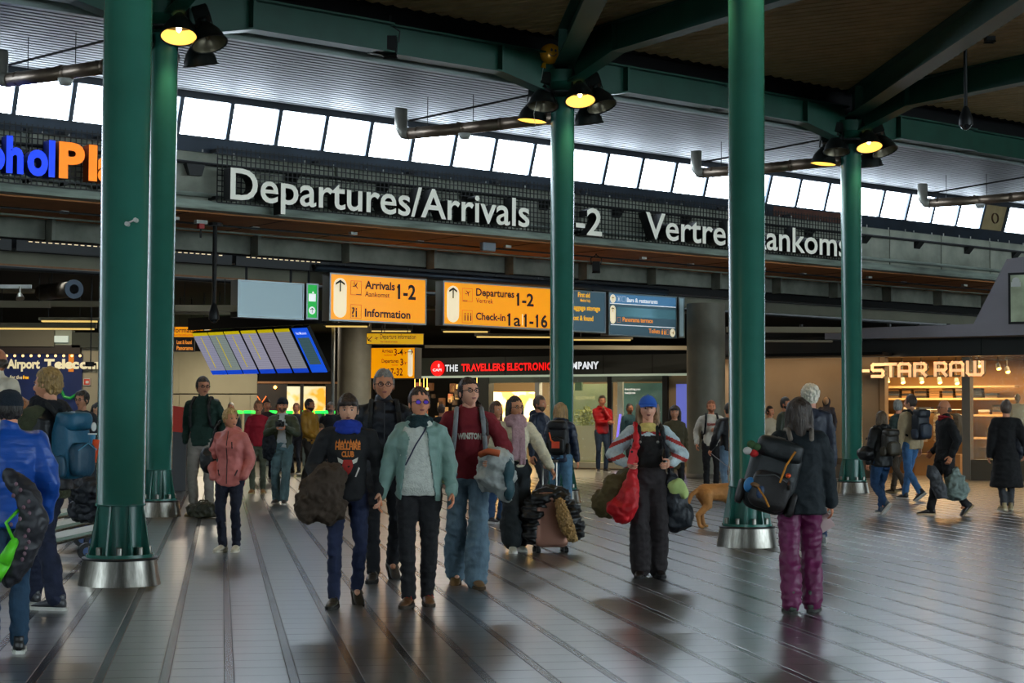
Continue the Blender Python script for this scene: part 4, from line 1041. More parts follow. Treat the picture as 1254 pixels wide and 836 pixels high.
# hanging rail of jackets in the doorway
for k, (u, c) in enumerate(((1140, 4), (1147, 1), (1153, 2), (1159, 4), (1165, 0), (1171, 3), (1128, 2), (1120, 1))):
    x, z = LP(MG, u, 506, 3.0)
    t = thing('hanging_garment', ['tan','brown','cream','ochre tan','black','slate','pale cream','dark brown'][k]+' garment, '+['third','fourth','fifth','sixth','seventh','rightmost','second','leftmost'][k]+' on the rail in the clothing shop', 'clothes', M=MG @ Matrix.Translation((x, 3.0, z)), group='garments hanging in the clothing shop')
    b = MB(); b.rings([[Vector((sx*w, sy*.07, zz)) for sx, sy in ((-1,-1),(1,-1),(1,1),(-1,1))] for w, zz in ((.05,0),(.2,-.07),(.22,-.3),(.2,-.8))]); b.build('garment', [M_cl[c]], t)
    b = MB(); b.tube([(0,0,-.01),(0,0,.05),(.02,0,.08)], .006, 5); b.build('hanger', [M_inox], t)
b = MB(); x0, z = LP(MG, 1115, 503, 3.0); x1, _ = LP(MG, 1177, 503, 3.0); b.cyl((x0,3.0,z+.03), (x1,3.0,z+.03), .015, seg=6); b.cyl((x0,3.0,0), (x0,3.0,z+.03), .015, seg=6); b.build('garment_rail', [M_inox], gs)
b = MB(); eb(b, 1120, 1176, 556, 590, 3.2, 4.0, MG); b.build('low_cabinet', [mat('taupe_wood', (150,118,84))], gs)
# display table in the right window
b = MB(); x0, _ = LP(MG, 1192, 560, .5); b.box(x0, x0+1.6, 1.0, 1.8, .75, .85); b.build('display_table', [mat('taupe_wood', (150,118,84))], gs)
# soft warm spots thrown on the fascia
for u in (1096, 1132, 1168, 989):
    x, z = LP(MG, u, 419, -.2); l = bpy.data.lights.new('fascia_spot', 'SPOT'); l.energy = 5; l.color = (1,.7,.35); l.spot_size = R(60); l.shadow_soft_size = .03; l.spot_blend = 1
    lo = bpy.data.objects.new('fascia_spot', l); COL.objects.link(lo); lo.matrix_world = MG @ Matrix.Translation((x, -.7, z+.35)) @ Matrix.Rotation(R(50), 4, 'X')
    b = MB(); b.cyl((x, -.72, z+.36), (x, -.72, z+.46), .05, seg=10); b.build('downlight', [M_black], gs)
# light for the taupe display wall
l = bpy.data.lights.new('wall_wash', 'AREA'); l.energy = 30; l.color = (1,.72,.42); l.shape='RECTANGLE'; l.size = 5; l.size_y = .2
lo = bpy.data.objects.new('wall_wash', l); COL.objects.link(lo); lo.matrix_world = MG @ Matrix.Translation((LP(MG,985,500)[0], -.9, zf-.02)) @ Matrix.Rotation(R(25), 4, 'X')
b = MB(); xx = LP(MG,985,500)[0]; b.box(xx-2.5, xx+2.5, -1.0, -.12, zf+.02, zf+.1); b.build('canopy', [M_void], gs)
# grey clad stair flank above the clothing shop
pts = [LP(MG, u, v, -1.0) for u, v in ((1010,403),(1192,396.5),(1233,317),(1300,308),(1300,409),(1010,415.5))]
pts = [(1*x, z) for x, z in pts]
M_clad = mat('clad_metal', (146, 140, 146), .42, .45, nscale=1, namt=.08)
t = thing('stair_flank', 'grey metal clad stair flank with a sloping edge above the clothing shop', 'staircase', M=MG)
b = MB(); n = len(pts); vs = [(x, -1.0, z) for x, z in pts]+[(x, .4, z) for x, z in pts]
b.add(vs, [tuple(range(n)), tuple(reversed(range(n, 2*n)))]+[(i, (i+1) % n, (i+1) % n+n, i+n) for i in range(n)]); b.build('cladding', [M_clad], t)
x0, z0 = LP(MG, 1238, 394, -1.02); x1, z1 = LP(MG, 1290, 335, -1.02); b = MB(); b.box(x0, x1, -1.03, -1.0, z0, z1); b.build('poster', [mat('poster_greygreen', (150,160,136), .5, nscale=1.5, namt=.5, emit=(120,130,105), es=.25)], t)
b = MB(); outline(b, x0-.06, x1+.06, z0-.06, z1+.06, -1.035, .06); b.build('poster_frame', [M_black], t)
b = MB(); xx, zz = LP(MG, 1244, 348, -1.04); b.box(xx-.12, xx+.12, -1.04, -1.03, zz-.06, zz+.06); b.ell((xx, -1.035, zz+.09), (.1,.01,.09), u=10, w=6); b.build('coffee_cup_mark', [M_white], t)
q = MB(); q.box(LP(MG,860,400)[0], 6, -.2, .5, LP(MG,1100,411)[1], LP(MG,1100,405)[1]+.0); q.build('lower_lip', [M_void], t)

# ================================================================== LEFT SHOP
YL = 44.0
ML = frame(P(0, 520, YL).xyz*Vector((1,1,0)), 0)
ls = thing('shop_front', 'telecom shop front with dark blue lettered wall', 'shop', M=ML)
b = MB(); eb(b, -40, 98, 433, 580, 0, .3, ML); b.build('wall_panel', [mat('navy_panel', (18,30,70), .35, emit=(14,26,74), es=.25, nscale=1.5, namt=.4)], ls)
b = MB(); eb(b, -40, 98, 422, 433, -.05, .3, ML); b.build('header', [mat('header_dark', (40,30,26), .6)], ls)
M_crm = mat('print_cream', (214,204,170), .5, emit=(214,200,160), es=.6)
shop_text(ls, ML, 'Airport', 8.5, 47.5, 450.5, 10.5, M_crm, d=-.04, bold=.045)
shop_text(ls, ML, 'Telecom', 54, 121, 450.5, 10.5, M_crm, d=-.04, bold=.06)
shop_text(ls, ML, 'for the', 12, 27, 463.8, 4.4, M_crm, d=-.02, bold=.02); shop_text(ls, ML, 'free', 28, 35, 463.8, 4.4, M_ytxt, d=-.02, bold=.02)
for k in range(10): x, z = LP(ML, 8+k*10, 435.5, -.03); b = MB(); b.ell((x, -.03, z), (.035,.02,.035), u=8, w=6); b.build('bulb', [mat('small_bulb', (255,220,150), .4, emit=(255,210,130), es=2)], ls)
b = MB(); eb(b, 84, 90, 433, 455, -.03, 0, ML); b.build('orange_patch', [mat('patch_orange', (220,130,30), .5, emit=(200,110,20), es=.3)], ls)
b = MB(); x, z = LP(ML, 74, 476, -.05); b.tube([(x,-.05,z),(x+.1,-.05,z-.2),(x+.25,-.05,z-.24),(x+.4,-.05,z-.15)], .04, 8); b.build('green_swirl', [mat('swirl_green', (20,130,50), .4, emit=(20,130,50), es=.3)], ls)
b = MB(); eb(b, 98, 120, 420, 580, .1, .5, ML); b.build('pale_pier', [mat('pier_pale', (158,150,126), .7)], ls)
x, z = LP(ML, 106.5, 467.5, .08); b = MB(); b.box(x-.09, x+.09, .06, .1, z-.09, z+.09); b.build('alarm_sign', [mat('alarm_sign_red', (206,60,30), .5)], ls)
b = MB(); outline(b, x-.09, x+.09, z-.09, z+.09, .055, .015); b.box(x-.03, x+.05, .054, .056, z-.04, z+.03); b.build('alarm_sign_print', [M_white], ls)
for (u0,u1,v0,v1,c,d) in ((0,66,403,424,(104,100,84),-.1),(66,88,404,425,(150,156,140),.0),(88,120,407,425.5,(52,58,48),-.05),(-40,0,403,424,(150,156,140),0)):
    b = MB(); eb(b, u0, u1, v0, v1, d, d+.3, ML); b.build('upper_panel', [mat('up%d_%d' % (int(abs(u0)), c[0]), c, .7)], ls)
b = MB(); eb(b, 66, 83, 411, 419, -.08, 0, ML); b.build('lit_slot', [mat('slot_lit', (190,200,190), .4, emit=(180,195,185), es=.6)], ls)
# pale and lit strips under the lower ceiling (left)
M_tube = mat('dim_tube', (236,206,130), .4, emit=(240,200,110), es=1.0); M_strip2 = mat('strip_grey', (130,120,96), .6)
def strip_light(u0, u1, v, Y, label, hh=.07, lit=True):
    a = P(u0, v, Y); c = P(u1, v+(0 if abs(v) else 0), Y)
    t = thing('strip_light', label, 'lamp', (a.x, a.y, a.z)); L = c.x-a.x
    b = MB(); b.box(0, L, 0, .16, 0, hh); b.build('housing', [M_strip2], t)
    if lit: b = MB(); b.box(.06, L-.06, .02, .14, -.035, 0); b.build('tube', [M_tube], t)
    b = MB()
    for f in (.15, .85): b.cyl((L*f, .08, hh), (L*f, .08, max(4.62-a.z, hh+.02)), .01, seg=6)
    b.build('hanger_rod', [M_black], t)
strip_light(47, 121, 392, 38, 'long lit strip light left of the wooden post'); strip_light(-20, 117, 401, 40, 'dim strip light just above the telecom shop panels', .12, True)
strip_light(-30, 60, 376, 36, 'unlit pale strip fixture at the far left under the dark ceiling', .12, False)
strip_light(396, 452, 398.5, 46, 'strip light partly hidden by the yellow Arrivals sign', .08); strip_light(452, 505, 404.5, 52, 'thin strip light under the Arrivals sign', .06)
strip_light(581, 702, 411.5, 47, 'long strip light under the Departures sign', .08); strip_light(700, 775, 415, 48, 'thin strip light right of the slender column', .06)
strip_light(540, 600, 405, 46, 'short strip light beneath the Departures sign', .06); strip_light(214, 285, 384.5, 38, 'pale strip fixture right of the half hidden column', .1, False)
for (u0,u1,v,Y,hh) in ((-30,122,371,37,.12),(214,290,377,37.5,.14),(680,842,425,50,.12),(890,1030,403,43,.14),(900,1020,417,44,.05),(520,680,424,51,.08)):
    a = P(u0, v, Y); c = P(u1, v, Y); b = MB(); b.box(0, c.x-a.x, 0, .25, -hh/2, hh/2)
    o = b.build('ceiling_rail', [M_strip2], None, Matrix.Translation(a)); o['kind'] = 'structure'; o.name = 'trim_8'
# track light and cone duct
a = P(-20, 350.5, 35); c = P(38, 351, 35)
t = thing('track_light', 'short white track with a small spotlight at the far left', 'spotlight', a)
b = MB(); b.box(0, c.x-a.x, 0, .06, -.04, .04); b.build('track', [M_white], t); b = MB(); q = P(24, 360, 35)-a; b.cyl(q+Vector((0,0,.16)), q, .02, seg=6); b.cyl(q, q+Vector((.03,-.05,-.1)), .05, .09, 10); b.build('spot_head', [M_inox], t)
b = MB(); b.cyl((.2,.03,0), (.2,.03,.2), .01, seg=6); b.build('hanger_rod', [M_black], t)
a = P(52, 358, 37); c = P(90, 354, 35.5)
t = thing('duct_outlet', 'short dark metal duct with an open round mouth at the left', 'duct', a)
b = MB(); b.cyl((0,0,0), c-a, .17, .17, 20); b.build('duct', [M_duct], t, smooth=True); b = MB(); b.cyl(c-a, c-a+(c-a).normalized()*.04, .2, .2, 20); b.build('rim', [M_blue], t); b = MB(); b.cyl(c-a+(c-a).normalized()*.041, c-a+(c-a).normalized()*.05, .1, .1, 14); b.build('mouth', [M_void], t)
b = MB(); b.cyl((.2,0,.1), (.2,0,.9), .012, seg=6); b.build('hanger_rod', [M_black], t)
# wooden post
a = P(124.5, 520, 37.5); t = thing('wooden_post', 'slim wooden post rising beside the nearest green column', 'post', (a.x, a.y, 0))
b = MB(); b.box(-.05, .05, -.05, .05, 0, 4.62); b.build('post', [M_wood], t); b = MB(); b.box(.03,.055,-.052,-.05,0,4.6); b.build('edge', [M_white], t)
a = P(111, 443, 38); t = thing('hanging_camera', 'small black camera on a thin hanging rod by the wooden post', 'camera', a)
b = MB(); b.cyl((0,0,0), (0,0,4.62-a.z), .015, seg=6); b.build('rod', [M_black], t); b = MB(); b.box(-.1,.06,-.08,.08,-.1,.0); b.cyl((.06,0,-.05),(.12,0,-.05),.03,seg=8); b.build('body', [M_black], t)

# ================================================================== FAR LEFT-CENTRE WALL
YW = 62.0
MW = frame(P(214, 520, YW).xyz*Vector((1,1,0)), 0)
M_pw = mat('pale_panel', (150,144,120), .7, nscale=.8, namt=.1)
q = MB(); eb(q, 150, 455, 380, 560, .1, .3, MW); wp = struct('wall_panelled', q, [M_void], MW)
us = [150, 170, 194, 219, 257, 281, 306, 315]; vs_ = [(430, 481.5), (483, 560)]
for a_, b_ in zip(us[:-1], us[1:]):
    for v0, v1 in vs_:
        q = MB(); eb(q, a_+.25, b_-.25, v0, v1, 0, .1, MW); q.build('panel', [M_pw], wp)
q = MB(); eb(q, 315, 415, 467, 469.5, -.1, 0, MW); q.build('wood_lintel', [M_wood], wp)
ws = thing('poster_shop', 'dark shop front with two glowing yellow posters behind the crowd', 'shop', M=MW)
poster(ws, 'glow_poster_a', 351.5, 367.5, 473, 530, -.1, (240,190,80), (230,225,190), .75, MW); poster(ws, 'glow_poster_b', 371, 398, 473, 530, -.1, (250,180,50), (236,226,180), .75, MW)
q = MB(); eb(q, 315, 351, 470, 545, -.05, 0, MW); eb(q, 367.5, 371, 470, 545, -.12, 0, MW); eb(q, 398, 415, 470, 545, -.05, 0, MW); q.build('dark_frame', [mat('dark_brown', (34,26,22), .5)], ws)
q = MB(); x, z = LP(MW, 320.5, 489, -.12); 
q.tube([(x-.16,-.12,z+.12),(x,-.12,z-.12),(x+.16,-.12,z+.12)], .02, 6); q.build('lit_mark', [mat('neon_orange', (255,130,60), .4, emit=(255,120,50), es=1.2)], ws)
q = MB(); q.ell((LP(MW, 337, 474, -.1)[0], -.1, LP(MW, 337, 474, -.1)[1]), (.06,)*3, u=8, w=6); q.build('bulb', [M_warmb], ws)
# ceiling lamps added to brighten the walls of the lower hall
for (x_, y_, e_, l_) in ((-10.5, 58.5, 380, 'added flat ceiling lamp before the pale panelled wall'), (-7.0, 52, 260, 'added flat ceiling lamp behind the flight screens'), (-11.5, 41.5, 130, 'added flat ceiling lamp before the telecom shop'), (-2.5, 47, 160, 'added flat ceiling lamp behind the yellow signs'), (4.0, 48, 160, 'added flat ceiling lamp before the thick round column')):
    t = thing('ceiling_lamp', l_, 'lamp', (x_, y_, 4.52)); b = MB(); b.box(-.9, .9, -.15, .15, 0, .1); b.build('housing', [M_strip2], t)
    l = bpy.data.lights.new('lamp_light', 'AREA'); l.energy = e_; l.color = (1, .86, .66); l.shape = 'RECTANGLE'; l.size = 1.7; l.size_y = .28
    lo = bpy.data.objects.new('lamp_light', l); COL.objects.link(lo); lo.parent = t; lo.location = (0, 0, -.01)
# entry gates with green lights
M_green = mat('green_light', (40,255,90), .4, emit=(30,255,80), es=1.6)
for k, u in enumerate((272, 290, 306, 333, 352, 377, 392, 404)):
    a = P(u, 505, 56); t = thing('entry_gate', 'low entry gate with a green light, '+['beside the tall man in the green sweater','second from the left','behind the pink jacket','left of the beanie man','behind the camera man','behind the mustard jacket','right of the mustard jacket','beside the pale post'][k], 'gate', (a.x, a.y, 0), 0, 'entry gates')
    b = MB(); b.box(-.10, .10, -.5, .5, 0, a.z-.03); b.build('pedestal', [mat('gate_grey', (70,80,80), .4, .4)], t)
    b = MB(); b.box(-.12, .12, -.52, .5, a.z-.03, a.z+.06); b.build('light_cap', [M_green], t)
# red stand
a = G(218, 601); t = thing('info_stand', 'grey stand with a tilted red top beside the half hidden column', 'stand', a)
b = MB(); b.box(-.28, .17, -.1, .5, 0, 1.25); b.build('body', [mat('stand_grey', (84,86,90), .6)], t)
b = MB(); b.add([(-.3,-.14,1.25),(.17,-.14,1.2),(.17,-.14,1.72),(-.3,-.14,1.78),(-.3,.4,1.25),(.17,.4,1.2),(.17,.4,1.72),(-.3,.4,1.78)], [(0,1,2,3),(7,6,5,4),(0,4,5,1),(3,2,6,7),(1,5,6,2),(0,3,7,4)]); b.build('red_head', [mat('stand_red', (206,46,20), .45)], t)
# ================================================================== PEOPLE
def voxel_union(mb, vox, smooth=4, fac=.5):
    me = mb.mesh('tmp', [])
    o = bpy.data.objects.new('tmp', me); COL.objects.link(o)
    r = o.modifiers.new('r', 'REMESH'); r.mode = 'VOXEL'; r.voxel_size = vox; r.use_smooth_shade = True
    if smooth: s = o.modifiers.new('s', 'SMOOTH'); s.iterations = smooth; s.factor = fac
    dg = bpy.context.evaluated_depsgraph_get(); dg.update()
    out = bpy.data.meshes.new_from_object(o.evaluated_get(dg))
    bpy.data.objects.remove(o); bpy.data.meshes.remove(me)
    return out
def mesh_arrays(me):
    n = len(me.vertices); co = np.empty(n*3); me.vertices.foreach_get('co', co)
    return co.reshape(-1, 3), [tuple(p.vertices) for p in me.polygons]
def folds(me, amp=.008, sc=9.0, st=(1,1,1), seed=0):
    n = len(me.vertices)
    if not n: return
    co = np.empty(n*3); me.vertices.foreach_get('co', co); co = co.reshape(-1, 3)
    no = np.empty(n*3); me.vertices.foreach_get('normal', no); no = no.reshape(-1, 3)
    out = co.copy()
    for i in range(n):
        p = co[i]; q = Vector((p[0]*sc*st[0]+seed, p[1]*sc*st[1], p[2]*sc*st[2]))
        a = noise.noise(q); b = noise.noise(q*2.3+Vector((5, 1, 2)))
        r = (1-abs(a)*2.4)
        out[i] += no[i]*amp*(r*.8+b*.5-.3)
    me.vertices.foreach_set('co', out.ravel()); me.update()
def finish(name, me, mats, parent, **kw):
    for m in (mats if isinstance(mats, (list, tuple)) else [mats]): me.materials.append(m)
    me.polygons.foreach_set('use_smooth', [True]*len(me.polygons))
    return link(name, me, parent, None, **kw)
def cap_(b, p0, p1, r0, r1, seg=12):
    """tapered capsule"""
    p0 = Vector(p0); p1 = Vector(p1)
    b.cyl(p0, p1, r0, r1, seg); b.ell(p0, (r0*.995,)*3, u=seg, w=8); b.ell(p1, (r1*.995,)*3, u=seg, w=8)
def chain(b, pts, rs, seg=12):
    for a, c, r0, r1 in zip(pts[:-1], pts[1:], rs[:-1], rs[1:]): cap_(b, a, c, r0, r1, seg)
def loft(b, secs, seg=20):
    """secs: (x, y, z, rx, ry); superellipse rings, horizontal"""
    rg = []
    for (x, y, z, rx, ry) in secs:
        ring = []
        for k in range(seg):
            t = 2*math.pi*k/seg; c, s = math.cos(t), math.sin(t)
            ring.append(Vector((x+rx*math.copysign(abs(c)**.85, c), y+ry*math.copysign(abs(s)**.85, s), z)))
        rg.append(ring)
    b.rings(rg)
def ik(a, c, l1, l2, hint):
    a = Vector(a); c = Vector(c); d = c-a; L = d.length
    if L > (l1+l2)*.999: c = a+d.normalized()*(l1+l2)*.999; d = c-a; L = d.length
    x = (l1*l1-l2*l2+L*L)/(2*L); h = math.sqrt(max(l1*l1-x*x, 0)); u = d.normalized(); hv = Vector(hint); hv = (hv-u*hv.dot(u)).normalized()
    return a+u*x+hv*h, c
SKIN = {}
def skin_mat(c):
    c = (min(255, c[0]+8), c[1]-2, c[2]-8)
    return mat('skin_%d_%d_%d' % c, c, .5, nscale=18, namt=.06, spec=.35)
def fab(c, kind='fabric', rough=.85):
    nm = '%s_%d_%d_%d' % (kind, *c)
    if nm in MATS: return MATS[nm]
    if kind == 'denim': return mat(nm, c, .85, nscale=14, namt=.22, bump=.25, bscale=60, stretch=(1,1,.5))
    if kind == 'puffer':
        return mat(nm, c, .42, nscale=5, namt=.1, bump=.35, bscale=12, stretch=(.5,.5,2.4), spec=.4)
    if kind == 'shell': return mat(nm, c, .5, nscale=6, namt=.1, bump=.5, bscale=14, spec=.4)
    if kind == 'knit': return mat(nm, c, .95, nscale=30, namt=.12, bump=.5, bscale=90)
    if kind == 'hair': return mat(nm, c, .45, nscale=26, namt=.38, bump=.8, bscale=40, stretch=(2.5,2.5,.35), spec=.5)
    if kind == 'leather': return mat(nm, c, .4, nscale=9, namt=.2, bump=.3, bscale=30)
    return mat(nm, c, rough, nscale=7, namt=.12, bump=.35, bscale=22)
M_eyew = mat('eye_white', (214, 206, 200), .3); M_iris = mat('eye_dark', (40, 28, 22), .2)
M_lip = mat('lip', (150, 84, 76), .5); 

def head_mesh(parent_b, C, yaw, pitch, k, female, brow, beard=None, mouth=0):
    """one head; adds into builder with material slots 0 skin 1 white 2 iris 3 lip 4 brow 5 beard.  Faces -y."""
    U, Wn = 40, 30; vs = []; fs = []
    wj = .92 if female else 1.0
    for i in range(Wn+1):
        t = math.pi*i/Wn
        for j in range(U):
            a = 2*math.pi*j/U
            x = math.sin(t)*math.sin(a); y = -math.sin(t)*math.cos(a); z = math.cos(t)   # a=0 is the face
            front = max(0, -y)
            X, Y, Z = x*.076, y*.094, z*.118
            # narrow the jaw, bring the chin forward, flatten the face
            if z < 0:
                f = 1-(.42*(-z)**1.6)*wj**-1*(1 if front > .0 else .7); X *= f
                Y = Y*(1-.22*(-z)**2 if y > 0 else 1-.10*(-z)**2)
                if y < 0: Y -= .012*(-z)
            if y < 0: Y *= .94
            if y > 0: Y *= 1.04; Z += .004
            # nose, sockets, cheeks, brow, lips, chin
            def g(cx, cz, sx, sz): return math.exp(-((X-cx)/sx)**2-((Z-cz)/sz)**2)*(1 if y < 0 else 0)
            Y -= .020*g(0, -.022, .011, .017)+.010*g(0, .0, .008, .022)
            Y += .010*g(.031, .008, .016, .012)+.010*g(-.031, .008, .016, .012)
            Y -= .005*g(0, .030, .05, .010); Y -= .005*(g(.038, -.025, .018, .018)+g(-.038, -.025, .018, .018))
            Y -= .006*g(0, -.058, .020, .008); Y += .003*g(0, -.072, .02, .005); Y -= .007*g(0, -.092, .02, .014)
            vs.append(Vector((X, Y, Z)))
    for i in range(Wn):
        for j in range(U): fs.append((i*U+j, (i+1)*U+j, (i+1)*U+(j+1) % U, i*U+(j+1) % U))
    M = Matrix.Translation(C) @ Matrix.Rotation(R(yaw), 4, 'Z') @ Matrix.Rotation(R(pitch), 4, 'X') @ Matrix.Scale(k, 4)
    b = parent_b; b.add([M @ v for v in vs], fs, 0)
    if beard:
        o = len(b.f)-len(fs)
        for q, f in enumerate(fs):
            c = sum((vs[i] for i in f), Vector())/4
            if c.y < .012 and c.z < -.035 and not (abs(c.x) < .022 and c.z > -.050): b.m[o+q] = 5
    def E(c, r, mi, u=10, w=8): b.ell(M @ Vector(c), (r[0]*k, r[1]*k, r[2]*k), M=(Matrix.Rotation(R(yaw), 4, 'Z') @ Matrix.Rotation(R(pitch), 4, 'X')), u=u, w=w, mi=mi)
    for s in (-1, 1):
        E((s*.030, -.0745, .006), (.0125, .009, .0058), 1); E((s*.030, -.0815, .006), (.0066, .0042, .0062), 2)
        E((s*.030, -.078, .014), (.0165, .010, .003), 0); E((s*.031, -.0835, .0265), (.018, .006, .0036), 4)
        E((s*.078, .008, -.008), (.009, .018, .030), 0); E((s*.008, -.0985, -.030), (.007, .007, .006), 0, 8, 6)
    E((0, -.0885, -.0545), (.021, .0065, .0042), 3); E((0, -.0885, -.0610), (.018, .0065, .0046), 3)
    return M
def hand(b, W_, dirv, palm, k, side, curl=.5, mi=0):
    """palm and five fingers; W_ wrist, dirv towards the fingertips, palm = palm normal; thumb to the side given"""
    d = Vector(dirv).normalized(); n = Vector(palm); n = (n-d*n.dot(d)).normalized(); s = d.cross(n)*side
    W_ = Vector(W_)
    P_ = lambda a, c, e: W_+d*a*k+s*c*k+n*e*k
    # palm
    rg = []
    for a, wd, th in ((0,.024,.018), (.03,.034,.017), (.07,.040,.014), (.092,.038,.011)):
        rg.append([P_(a, wd*math.cos(t), th*math.sin(t)) for t in [2*math.pi*i/10 for i in range(10)]])
    b.rings(rg, mi)
    for q, (c, L, r) in enumerate(((.029,.070,.0088), (.010,.080,.0092), (-.010,.074,.0088), (-.028,.058,.0078))):
        pts = [P_(.088, c, 0)]; ang = .25*curl; dd = 0
        cur = pts[0]
        for f, seg in enumerate((.42, .32, .26)):
            ang += curl*(.55, .8, .6)[f]
            cur = cur+(d*math.cos(ang)+n*math.sin(ang))*L*seg*k; pts.append(cur)
        b.tube(pts, [r*k*1.02, r*k, r*k*.92, r*k*.6], 6, mi)
    cur = P_(.022, .026, .006); p1 = cur+(d*.62+s*.62+n*.35).normalized()*.036*k; p2 = p1+(d*.85+s*.25+n*.45).normalized()*.030*k; p3 = p2+(d*.9+n*.5).normalized()*.024*k
    b.tube([cur, p1, p2, p3], [.014*k, .0115*k, .0105*k, .007*k], 7, mi)

def shoe(parent, ankle, toe_dir, k, mats, h=.11, pitch=0, name='shoe', boot=False, laces=None):
    """ankle joint position, pointing along toe_dir (horizontal), pitch>0 = heel up"""
    d = Vector((toe_dir[0], toe_dir[1], 0)).normalized(); s = Vector((-d.y, d.x, 0)); up = Vector((0,0,1))
    if pitch:
        rr = Matrix.Rotation(pitch, 3, s); d = rr @ d; up = rr @ up
    A = Vector(ankle)-up*.085*k
    f = lambda a, c, e: A+d*a*k+s*c*k+up*e*k
    b = MB(); rg = []
    for a, w, z0, z1 in ((-.075,.022,.02,.075), (-.06,.034,.018,.10), (-.02,.037,.018,.105), (.04,.040,.018,.088), (.10,.046,.018,.068), (.15,.044,.018,.052), (.185,.030,.018,.042), (.20,.012,.02,.032)):
        rg.append([f(a, w*math.cos(t), (z0+z1)/2+(z1-z0)/2*math.sin(t)) for t in [2*math.pi*i/12 for i in range(12)]])
    b.rings(rg)
    top = .17 if boot else .105
    rg = [[f(-.018+.052*math.cos(t)*w, .038*math.sin(t)*w, z) for t in [2*math.pi*i/12 for i in range(12)]] for z, w in ((.03,1.05), (.09,1.0), (top,1.02), (top+.012,.92))]
    b.rings(rg)
    o = b.build(name, [mats[0]], parent, smooth=True)
    sb = MB(); rg = []
    outl = [(-.085,.018), (-.075,.034), (-.03,.041), (.04,.043), (.10,.051), (.15,.049), (.19,.034), (.208,.012)]
    pts = [(a, w) for a, w in outl]+[(a, -w) for a, w in reversed(outl)]
    sb.rings([[f(a, w, -.002) for a, w in pts], [f(a, w, .024) for a, w in pts]])
    sb.build('sole', [mats[1]], o)
    if laces:
        lb = MB()
        for q in range(4):
            a = .04+.022*q; z = .090-.012*q
            lb.tube([f(a, -.026, z-.012), f(a+.004, 0, z+.003), f(a, .026, z-.012)], .0045*k, 5)
        lb.tube([f(.035,0,.10), f(.05,.03,.085), f(.07,.045,.06)], .004*k, 5)
        lb.build('laces', [laces], o)
    return o

